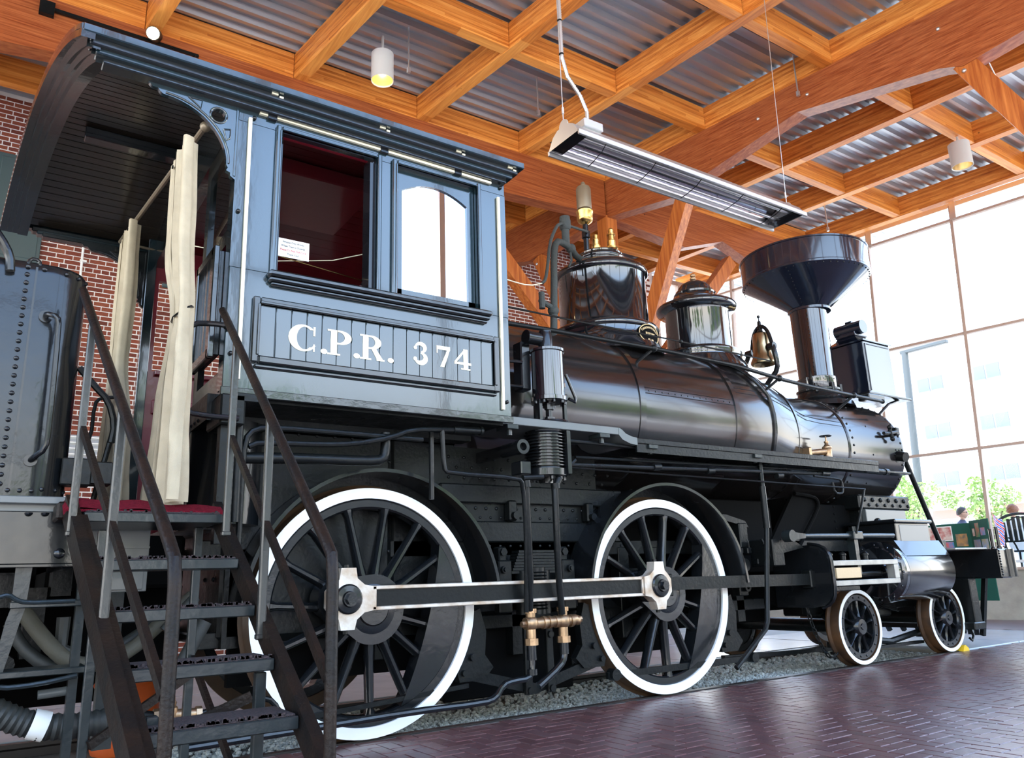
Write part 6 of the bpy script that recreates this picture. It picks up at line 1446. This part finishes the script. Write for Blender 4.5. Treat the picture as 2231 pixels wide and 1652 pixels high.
m = M(); m.box(hx0 + .14, hx0 + .34, -.72, -.56, hz + .135, hz + .21, .006); obj('junction_box', m, ALU, ht)
m = M()
for x in (hx0 + .01, hx1 - .02): m.cyl((x, -.6, hz + .15), (x + .012, -.6, hz + .15), .055, n=20)
obj('hanger_lug', m, ALU, ht)
for (x, xt) in ((hx0 + .015, hx0 + .015), (hx1 - .01, hx1 + .12)):
    m = M(); m.cyl((x, -.6, hz + .18), (xt, -.6, 8.42), .004, n=6); m.cyl((x, -.6, hz + .26), (x, -.6, hz + .32), .010, n=8); obj('suspension_wire', m, ALU, ht)
m = M(); cp = [(hx0 + .24, -.64, hz + .20), (hx0 + .24, -.64, hz + .34), (hx0 + .19, -.63, hz + .47), (hx0 + .07, -.62, hz + .62), (hx0 + .03, -.61, hz + .80), (hx0 + .03, -.61, hz + 1.3), (hx0 + .0, -.61, 8.0)]
v_ = [Vector(p) for p in cp]; fine = []
for a, b in zip(v_, v_[1:]):
    nn = max(4, int((b - a).length / .012)); fine += [a.lerp(b, q / nn) for q in range(nn)]
m.tube(fine, [.014 if q % 2 else .018 for q in range(len(fine))], 8); obj('flexible_conduit', m, ALU, ht, smooth=60)
for zc in (hz + .82, hz + 1.15): m = M(); m.cyl((hx0 + .025, -.61, zc), (hx0 + .025, -.61, zc + .01), .022, n=10); obj('cable_tie', m, BKM, ht)

def can_light(x, y, zb, r, lit, label):
    t = thing('can_light', label, 'light', (x, y, zb), 0, 'cylindrical downlights under the deck')
    h_ = .42
    m = M(); m.lathe([(r * .93, .10), (r * .93, .012), (r * .97, .0), (r, .0), (r, h_), (0, h_ + .005)], (0, 0, 0), 2, 36, cap=False); obj('housing', m, CAN, t, local=True)
    m = M(); m.lathe([(r * .93, .02), (r * .85, .14), (r * .45, .24), (0, .26)], (0, 0, 0), 2, 36, cap=False); obj('reflector', m, CANIN, t, local=True)
    m = M(); m.sphere((0, 0, .20), r * .35, 14, 10); obj('bulb', m, LAMPE if lit else PAPER, t, local=True)
    m = M(); m.cyl((0, 0, h_), (0, 0, 8.42 - zb), .02, n=8); obj('stem', m, CAN, t, local=True)
    if lit:
        ld = bpy.data.lights.new('can_lamp', 'SPOT'); ld.energy = lit; ld.spot_size = R(70); ld.color = (1, .78, .5); ld.shadow_soft_size = .05
        lo = bpy.data.objects.new('can_lamp', ld); C.objects.link(lo); lo.parent = t; lo.location = (0, 0, .08)
can_light(1.72, 3.70, 7.70, .155, 60, 'grey can downlight glowing warm inside, above the cab roof')
can_light(10.85, .46, 7.45, .165, 0, 'pale can downlight high at right beside the glass wall')
t = thing('spot_lamp', 'lit round spot lamp on a black track against the timber girder', 'light', (-1.09, 4.42, 7.8))
m = M(); m.cyl((-1.05, 4.55, 7.86), (-1.10, 4.38, 7.76), .085, n=24); m.beam((-1.05, 4.56, 7.9), (-1.05, 4.60, 8.0), .03, .03); obj('housing', m, BKM, t)
m = M(); m.cyl((-1.10, 4.38, 7.76), (-1.102, 4.374, 7.757), .075, n=24); obj('bulb', m, LAMPE, t)
ld = bpy.data.lights.new('spot_lamp_light', 'SPOT'); ld.energy = 80; ld.spot_size = R(80); ld.color = (1, .85, .6); ld.shadow_soft_size = .07
lo = bpy.data.objects.new('spot_lamp_light', ld); C.objects.link(lo); lo.parent = t; lo.location = (-.02, -.06, -.06); lo.rotation_euler = Vector((-.2, -.8, -.6)).to_track_quat('-Z', 'Y').to_euler()
m = M(); m.box(-2.3, -.5, 4.62, 4.66, 7.80, 7.84); m.box(-2.32, -2.16, 4.60, 4.68, 7.72, 7.90, .005); tag(obj('light_track', m, BKM), 'black conduit with a square box on the timber girder', 'conduit')
m = M(); m.tube([(6.3, -1.5, 8.35), (12.0, -.35, 6.9)], .008, 6); tag(obj('tie_cable', m, ALU), 'thin steel cable crossing in front of the roof girder', 'cable')

# ================================================================== RIGHT END: TABLE, BOARD, FLAG, CHOCK
m = M(); m.prism([(7.36, -.012), (7.50, -.012), (7.49, .02), (7.43, .055), (7.40, .05)], 1, -.01, .10); tag(obj('wheel_chock', m, YEL), 'yellow wedge chocking the foremost wheel', 'chock')
tb = thing('display_table', 'table draped in green cloth beyond the pilot beam', 'table', (10.9, .95, 0))
m = M(); m.box(10.55, 11.25, .30, 2.3, .96, 1.0, .006); obj('table_top', m, PAPER, tb)
m = M(); m.box(10.53, 10.55, .98, 1.9, .42, 1.0, .004); obj('cloth', m, GREENC, tb)
for (x, y) in ((10.6, .36), (11.2, .36), (10.6, 2.24), (11.2, 2.24)): m = M(); m.box(x - .02, x + .02, y - .02, y + .02, 0, .96); obj('leg', m, BKM, tb)
bd = thing('display_board', 'folding green board pinned with postcards on the table', 'board', (11.0, 1.4, 1.0))
bz0, bz1 = 1.02, 1.62
pA, pB, pC = Vector((11.15, 2.30, 0)), Vector((11.3, 1.60, 0)), Vector((10.9, 1.12, 0))
def panel(a, b, z0, z1):
    m = M(); d = (b - a).normalized(); nn = Vector((-d.y, d.x, 0)) * .015
    m.add([(a.x, a.y, z0), (b.x, b.y, z0), (b.x, b.y, z1), (a.x, a.y, z1), (a.x + nn.x, a.y + nn.y, z0), (b.x + nn.x, b.y + nn.y, z0), (b.x + nn.x, b.y + nn.y, z1), (a.x + nn.x, a.y + nn.y, z1)], [(0, 1, 2, 3), (4, 5, 6, 7), (0, 1, 5, 4), (1, 2, 6, 5), (2, 3, 7, 6), (3, 0, 4, 7)]); return m
obj('panel', panel(pA, pB, bz0, bz1), GREENC, bd); obj('panel', panel(pB, pC, bz0, bz1 + .03), GREENC, bd)
CARDS = [((.42, .03, .03), (.7, .6, .5)), ((.05, .22, .45), (.55, .1, .08)), ((.5, .25, .06), (.1, .1, .08)), ((.45, .08, .05), (.05, .25, .1)), ((.08, .2, .4), (.4, .3, .2)), ((.35, .3, .1), (.2, .3, .5))]
def card(a, b, u0, u1, z0, z1, k):
    d = b - a; nn = Vector((d.y, -d.x, 0)).normalized() * .004
    if nn.x > 0: nn = -nn
    p, q = a + d * u0 + nn, a + d * u1 + nn
    mt_ = bpy.data.materials.get('postcard_%d' % (k % 6)) or mat('postcard_%d' % (k % 6), CARDS[k % 6][0], .5, col2=CARDS[k % 6][1], vscale=11)
    m = M(); m.add([(p.x, p.y, z0), (q.x, q.y, z0), (q.x, q.y, z1), (p.x, p.y, z1)], [(0, 1, 2, 3)]); obj('postcard', m, mt_, bd, smooth=0)
    if k == 0:
        nn2 = nn * .5; p, q = a + d * (u0 - .02) + nn2, a + d * (u1 + .02) + nn2; m = M(); m.add([(p.x, p.y, z0 - .015), (q.x, q.y, z0 - .015), (q.x, q.y, z1 + .015), (p.x, p.y, z1 + .015)], [(0, 1, 2, 3)]); obj('card_border', m, PAPER, bd, smooth=0)
for k, (u0, u1, z0, z1) in enumerate([(.08, .60, 1.36, 1.57), (.10, .62, 1.12, 1.33), (.68, .92, 1.25, 1.45), (.68, .92, 1.06, 1.22), (.0, .06, 1.1, 1.5), (.2, .9, 1.03, 1.10)]): card(pA, pB, u0, u1, z0, z1, k)
for k, (u0, u1, z0, z1) in enumerate([(.30, .50, 1.38, 1.60), (.12, .48, 1.14, 1.34), (.54, .88, 1.14, 1.34), (.12, .25, 1.40, 1.52), (.55, .8, 1.40, 1.52)]): card(pB, pC, u0, u1, z0, z1, k + 3)
fl = thing('flag', 'small striped red white and blue flag drooping from a stick on the beam', 'flag', (8.02, -.30, 1.12))
m = M(); m.cyl((8.02, -.30, 1.12), (8.0, -.30, 1.55), .006, n=8); m.sphere((8.0, -.30, 1.555), .012, 8, 6); obj('stick', m, PALEW, fl)
fm = bpy.data.materials.new('flag_stripes'); fm.use_nodes = True; nt_ = fm.node_tree; b_ = nt_.nodes['Principled BSDF']; g_ = N(nt_, 'ShaderNodeNewGeometry'); mp_ = N(nt_, 'ShaderNodeMapping'); mp_.inputs['Rotation'].default_value = (0, .5, 0)
wv = N(nt_, 'ShaderNodeTexWave'); wv.inputs['Scale'].default_value = 9; wv.inputs['Distortion'].default_value = 2.5; wv.inputs['Detail'].default_value = 1; cr_ = N(nt_, 'ShaderNodeValToRGB'); cr_.color_ramp.interpolation = 'CONSTANT'
cr_.color_ramp.elements[0].color = (.08, .12, .42, 1); cr_.color_ramp.elements[1].position = .7; cr_.color_ramp.elements[1].color = (.55, .05, .06, 1); ee = cr_.color_ramp.elements.new(.35); ee.color = (.85, .85, .85, 1)
nt_.links.new(g_.outputs['Position'], mp_.inputs[0]); nt_.links.new(mp_.outputs[0], wv.inputs[0]); nt_.links.new(wv.outputs[0], cr_.inputs[0]); nt_.links.new(cr_.outputs[0], b_.inputs['Base Color']); b_.inputs['Roughness'].default_value = .8
m = M(); vs = []
for i in range(13):
    for j in range(7):
        u = i / 12; v = j / 6; vs.append((8.0 + .16 * v * (1 - .2 * u) + .02 * u, -.30 - .04 * sin(v * 7 + u * 3) * v, 1.54 - .34 * u - .06 * v))
m.add(vs, [(i * 7 + j, i * 7 + j + 1, i * 7 + j + 8, i * 7 + j + 7) for i in range(12) for j in range(6)]); obj('cloth', m, fm, fl, smooth=80)
for (x, y, lb) in ((7.85, -.38, 'short black post on the near end of the pilot beam'), (8.3, -.1, 'second short black post behind the flag')):
    m = M(); m.cyl((x, y, 1.12), (x, y, 1.38), .02, n=12); m.lathe([(.03, 1.12), (.03, 1.15), (.02, 1.16)], (x, y, 0), 2, 14); tag(obj('marker_post', m, BK), lb, 'post')

# patio chairs with arched slatted backs, outside the glass
def chair(x, y, rz, label):
    t = thing('patio_chair', label, 'chair', (x, y, .75), rz); t.scale = (1.25, 1.25, .97)
    m = M(); m.box(-.24, .24, -.24, .24, .42, .45, .01); obj('seat', m, CHAIRM, t, local=True)
    m = M(); m.tube([(-.27, .25, .80)] + [(-.27 * cos(pi * i / 12), .27, .98 + .16 * sin(pi * i / 12)) for i in range(13)] + [(.27, .25, .80)], .026, 8); m.tube([(-.27, .25, .80), (-.24, .24, .45)], .026, 8); m.tube([(.27, .25, .80), (.24, .24, .45)], .026, 8)
    m.tube([(-.26, .25, .62), (.26, .25, .62)], .016, 8); m.tube([(-.14, .27, 1.0), (-.07, .27, 1.06), (0, .27, 1.08), (.07, .27, 1.06), (.14, .27, 1.0)], .011, 6); obj('back_frame', m, CHAIRM, t, local=True)
    for k in range(-3, 4):
        m = M(); m.box(k * .07 - .022, k * .07 + .022, .25, .27, .62, 1.10 - .012 * k * k); obj('slat', m, CHAIRM, t, local=True)
    for (a, b) in ((-.22, -.22), (.22, -.22), (-.22, .22), (.22, .22)): m = M(); m.cyl((a * 1.1, b * 1.1, 0), (a, b, .44), .015, n=8); obj('leg', m, CHAIRM, t, local=True)
    for s in (-1, 1): m = M(); m.tube([(s * .26, .24, .72), (s * .28, -.1, .70), (s * .27, -.22, .60), (s * .24, -.23, .44)], .014, 8, 1); obj('arm_rest', m, CHAIRM, t, local=True)
chair(14.35, 2.05, R(95), 'dark arched-back patio chair nearest the glass at the right edge')

m = M(); m.box(13.95, 19.5, -6, 7.6, -.06, .75, .02); struct('trim_4', m, PAVE)
# people seated outside
def person(loc, rz, label, hair, shirt, glasses, longhair):
    t = thing('person', label, 'person', loc, rz)
    def skinned(name, verts, edges, radii, mt_, lv=2):
        me = bpy.data.meshes.new(name); me.from_pydata(verts, edges, []); o = bpy.data.objects.new(name, me); C.objects.link(o)
        md = o.modifiers.new('s', 'SKIN'); md.use_smooth_shade = True
        for v, r in zip(me.skin_vertices[0].data, radii): v.radius = (r[0], r[1]) if isinstance(r, tuple) else (r, r)
        me.skin_vertices[0].data[0].use_root = True; su = o.modifiers.new('u', 'SUBSURF'); su.levels = lv; su.render_levels = lv
        bpy.context.view_layer.update(); me2 = bpy.data.meshes.new_from_object(o.evaluated_get(bpy.context.evaluated_depsgraph_get())); bpy.data.objects.remove(o)
        me2.materials.clear(); me2.materials.append(mt_); me2.polygons.foreach_set('use_smooth', [True] * len(me2.polygons)); q = bpy.data.objects.new(name, me2); C.objects.link(q); q.parent = t; return q
    # seated, facing +y locally: pelvis, spine, neck, arms on lap, legs
    V = [(0, 0, .52), (0, -.02, .68), (0, -.03, .86), (0, -.01, 1.0), (0, .01, 1.08), (0, .02, 1.13),
         (-.19, -.01, .97), (-.24, .02, .74), (-.20, .22, .62), (-.17, .30, .62), (.19, -.01, .97), (.24, .02, .74), (.20, .22, .62), (.17, .30, .62),
         (-.10, .05, .50), (-.13, .42, .50), (-.13, .44, .10), (-.13, .52, .04), (.10, .05, .50), (.13, .42, .50), (.13, .44, .10), (.13, .52, .04)]
    E = [(0, 1), (1, 2), (2, 3), (3, 4), (4, 5), (3, 6), (6, 7), (7, 8), (8, 9), (3, 10), (10, 11), (11, 12), (12, 13), (0, 14), (14, 15), (15, 16), (16, 17), (0, 18), (18, 19), (19, 20), (20, 21)]
    Rr = [(.16, .12), (.15, .11), (.18, .12), (.14, .10), .055, .05, .065, .048, .036, .035, .065, .048, .036, .035, .09, .07, .05, .045, .09, .07, .05, .045]
    body = skinned('body', V, E, Rr, shirt)
    # head with brow, nose, chin
    m = M(); nu, nv = 28, 20; vs = []
    for j in range(nv + 1):
        th = pi * j / nv
        for i in range(nu):
            a = 2 * pi * i / nu; x = .074 * sin(th) * cos(a); y = .094 * sin(th) * sin(a); z_ = .118 * cos(th)
            if z_ < -.02: k = 1 - .38 * ((-.02 - z_) / .1) ** 1.2; x *= k; y = y * (k + .1) + .012 * ((-.02 - z_) / .1)
            if y > .07 and abs(x) < .02: y += .026 * max(0, 1 - abs(z_ + .012) / .028)      # nose
            if y > .06 and abs(x) < .045: y -= .007 * max(0, 1 - abs(z_ - .018) / .014)      # eye line
            if y > .06 and abs(x) < .03: y += .006 * max(0, 1 - abs(z_ + .055) / .012)       # lips
            vs.append((x, y + .03, z_ + 1.235))
    m.add(vs, [(j * nu + i, j * nu + (i + 1) % nu, (j + 1) * nu + (i + 1) % nu, (j + 1) * nu + i) for j in range(nv) for i in range(nu)])
    for s in (-1, 1): m.sphere((s * .076, .025, 1.225), .022, 8, 6, (.4, .8, 1.2))
    m.cyl((0, .01, 1.06), (0, .02, 1.18), .048, .045, n=14)
    obj('head', m, SKIN, t, local=True, smooth=80)
    m = M(); vs = []
    for j in range(15):
        th = pi * .60 * j / 14
        for i in range(nu):
            a = 2 * pi * i / nu; front = max(0, min(1, (sin(a) + .45) / 1.3)); th2 = th * (1 - (.50 if not longhair else .35) * front); w_ = 1 + (.03 if not longhair else .10) * sin(7 * a + j * 1.7) + (.03 if not longhair else .09) * random.random()
            k = 1.16 if not longhair else 1.30; x = .078 * k * sin(th2) * cos(a) * w_; y = .096 * k * sin(th2) * sin(a) * w_; vs.append((x, y + .024, .122 * (1.08 if not longhair else 1.15) * cos(th2) + 1.24))
    m.add(vs, [(j * nu + i, j * nu + (i + 1) % nu, (j + 1) * nu + (i + 1) % nu, (j + 1) * nu + i) for j in range(14) for i in range(nu)]); obj('hair', m, hair, t, local=True, smooth=80)
    if glasses:
        m = M()
        for s in (-1, 1): m.sphere((s * .032, .116, 1.253), .027, 12, 8, (1, .35, .75)); m.tube([(s * .058, .11, 1.256), (s * .080, .04, 1.25)], .004, 6)
        m.tube([(-.02, .122, 1.258), (.02, .122, 1.258)], .004, 6); obj('sunglasses', m, DARKGL, t, local=True)
    for s in (-1, 1):      # hands resting on the lap
        m = M(); m.sphere((s * .165, .335, .615), .042, 12, 8, (.85, 1.2, .45))
        for k, ln in enumerate((.055, .066, .070, .06)): xx = s * (.14 + .017 * k); m.tube([(xx, .365, .615), (xx, .365 + ln * .6, .612), (xx, .365 + ln, .595)], [.009, .008, .007], 8)
        m.tube([(s * .13, .33, .61), (s * .112, .352, .605), (s * .108, .375, .60)], [.011, .010, .008], 8); obj('hand', m, SKIN, t, local=True, smooth=70)
    return t
person((14.9, 3.48, .765), R(-158), 'seated man with dark hair and sunglasses seen above the display board', HAIR1, SHIRTB, True, False)
person((15.0, 2.52, .735), R(-85), 'seated person with short reddish hair and a pale top at the right edge', HAIR2, SHIRTW, False, True)

# ================================================================== OUTSIDE
m = M()
m.box(30, 90, -60, 80, -.3, -.06); m.box(-60, -14, -60, 80, -.3, -.06); m.box(-14, 30, -60, -14, -.3, -.06); m.box(-14, 30, 12, 80, -.3, -.06); struct('trim_3', m, PAVE); bpy.data.objects['trim_3'].name = 'ground'
def tree(x, y, h, r, label, n=900, seed=1):
    rnd = random.Random(seed); t = thing('tree', label, 'tree', (x, y, 0), 0, None)
    m = M(); m.tube([(0, 0, 0), (.05, 0, h * .35), (0, .08, h * .7)], [.14, .10, .05], 10)
    for k in range(5): a = k * 1.26; m.tube([(0, 0, h * .4), (cos(a) * r * .3, sin(a) * r * .3, h * .62), (cos(a) * r * .6, sin(a) * r * .6, h * .78)], [.05, .035, .02], 6)
    obj('trunk', m, BARK, t, local=True)
    m = M()
    cl = [(rnd.gauss(0, r * .45), rnd.gauss(0, r * .45), h * rnd.uniform(.35, .95), rnd.uniform(.3, .55) * r) for _ in range(14)]
    for _ in range(n):
        c_ = rnd.choice(cl); d = Vector((rnd.gauss(0, 1), rnd.gauss(0, 1), rnd.gauss(0, 1))).normalized() * c_[3] * rnd.uniform(.6, 1)
        p = Vector(c_[:3]) + d; s = rnd.uniform(.045, .09) if h < 6 else rnd.uniform(.15, .33); e1 = Vector((rnd.gauss(0, 1), rnd.gauss(0, 1), rnd.gauss(0, 1))).normalized(); e2 = e1.cross(Vector((rnd.random(), rnd.random(), 1))).normalized()
        m.add([p - e1 * s, p - e2 * s * .6, p + e1 * s, p + e2 * s * .6], [(0, 1, 2, 3)])
    f = obj('foliage', m, LEAF, t, local=True, smooth=0); return t
tree(24.5, 10.0, 4.2, .95, 'leafy young tree outside, left of the seated man', 2600, 3); tree(25.6, 7.9, 3.7, .9, 'leafy tree outside just behind the seated man', 2300, 4); tree(27.5, 5.7, 3.9, 1.0, 'leafy tree outside behind the flag at the right edge', 2300, 5)
lp = thing('street_lamp', 'grey street lamp post with a flat arm outside the glass', 'lamp', (26.0, 10.4, 0))
m = M(); m.cyl((26.0, 10.5, 0), (26.0, 10.0, 8.8), .15, .12, n=16); obj('pole', m, LAMPP, lp); m = M(); m.box(25.9, 26.1, 8.4, 10.15, 8.72, 8.85, .02); obj('arm', m, LAMPP, lp)
ap_ = thing('apartment_building', 'pale balconied apartment building outside across the street', 'building', (46, 22, 0))
m = M(); m.box(45, 56, 10.5, 34, 0, 15.5); m.box(45.6, 56, 4.0, 10.5, 0, 18.5); m.box(47, 54, 12, 20, 15.5, 17.5); obj('wall', m, APT, ap_)
for fl_ in range(5):
    z_ = 1.6 + 2.9 * fl_
    for k in range(7):
        y = 11.3 + 3.25 * k
        if fl_ % 1 == 0:
            m = M(); m.box(44.2, 45.05, y, y + 2.1, z_ - .25, z_ - .10, .01); m.box(44.2, 44.26, y, y + 2.1, z_ - .1, z_ + .75); b__ = obj('balcony', m, APT, ap_)
            m = M(); m.box(44.98, 45.03, y + .15, y + 1.95, z_ - .1, z_ + 2.0); obj('window', m, APTD, ap_)
            m = M(); m.box(44.95, 44.99, y + .3, y + 1.0, z_, z_ + 1.8); m.box(44.95, 44.99, y + 1.1, y + 1.8, z_, z_ + 1.8); obj('pane', m, APTG, ap_)
    for k in range(2):
        y = 5.0 + 2.7 * k; m = M(); m.box(45.55, 45.62, y, y + 1.3, z_ + .3, z_ + 1.8); obj('window', m, APTG, ap_)
m = M(); m.box(44.9, 45.0, 10.5, 34, 3.6, 4.1); obj('awning_band', m, APTR, ap_)
# unseen trees and building added on the camera's side for the paintwork to mirror
for i in range(13):
    x = -44 + 5.6 * i if i < 6 else 3.4 + 5.6 * (i - 6)
    tree(x, -27 - (i % 2) * 4.5, 8.6 + (i * 7 % 4) * .7, 2.75, '%s unseen street tree in the row behind the camera, added for reflections' % ['first', 'second', 'third', 'fourth', 'fifth', 'sixth', 'seventh', 'eighth', 'ninth', 'tenth', 'eleventh', 'twelfth', 'last'][i], 1500, 20 + i)
for t_ in [o for o in bpy.data.objects if o.get('category') == 'tree' and 'row behind' in o['label']]: t_['group'] = 'unseen street trees added behind the camera'
bb = thing('backdrop_building', 'long unseen building added behind the camera for reflections', 'building', (29, -44, 0))
m = M(); m.box(6, 52, -52, -44, 0, 12.5); obj('wall', m, CONC, bb)
for k in range(12, 24): m = M(); m.box(-32 + 3.4 * k, -30 + 3.4 * k, -44, -43.9, 1, 3.5); m.box(-32 + 3.4 * k, -30 + 3.4 * k, -44, -43.9, 4.7, 7.0); m.box(-32 + 3.4 * k, -30 + 3.4 * k, -44, -43.9, 8.4, 10.7); obj('window', m, APTG, bb)
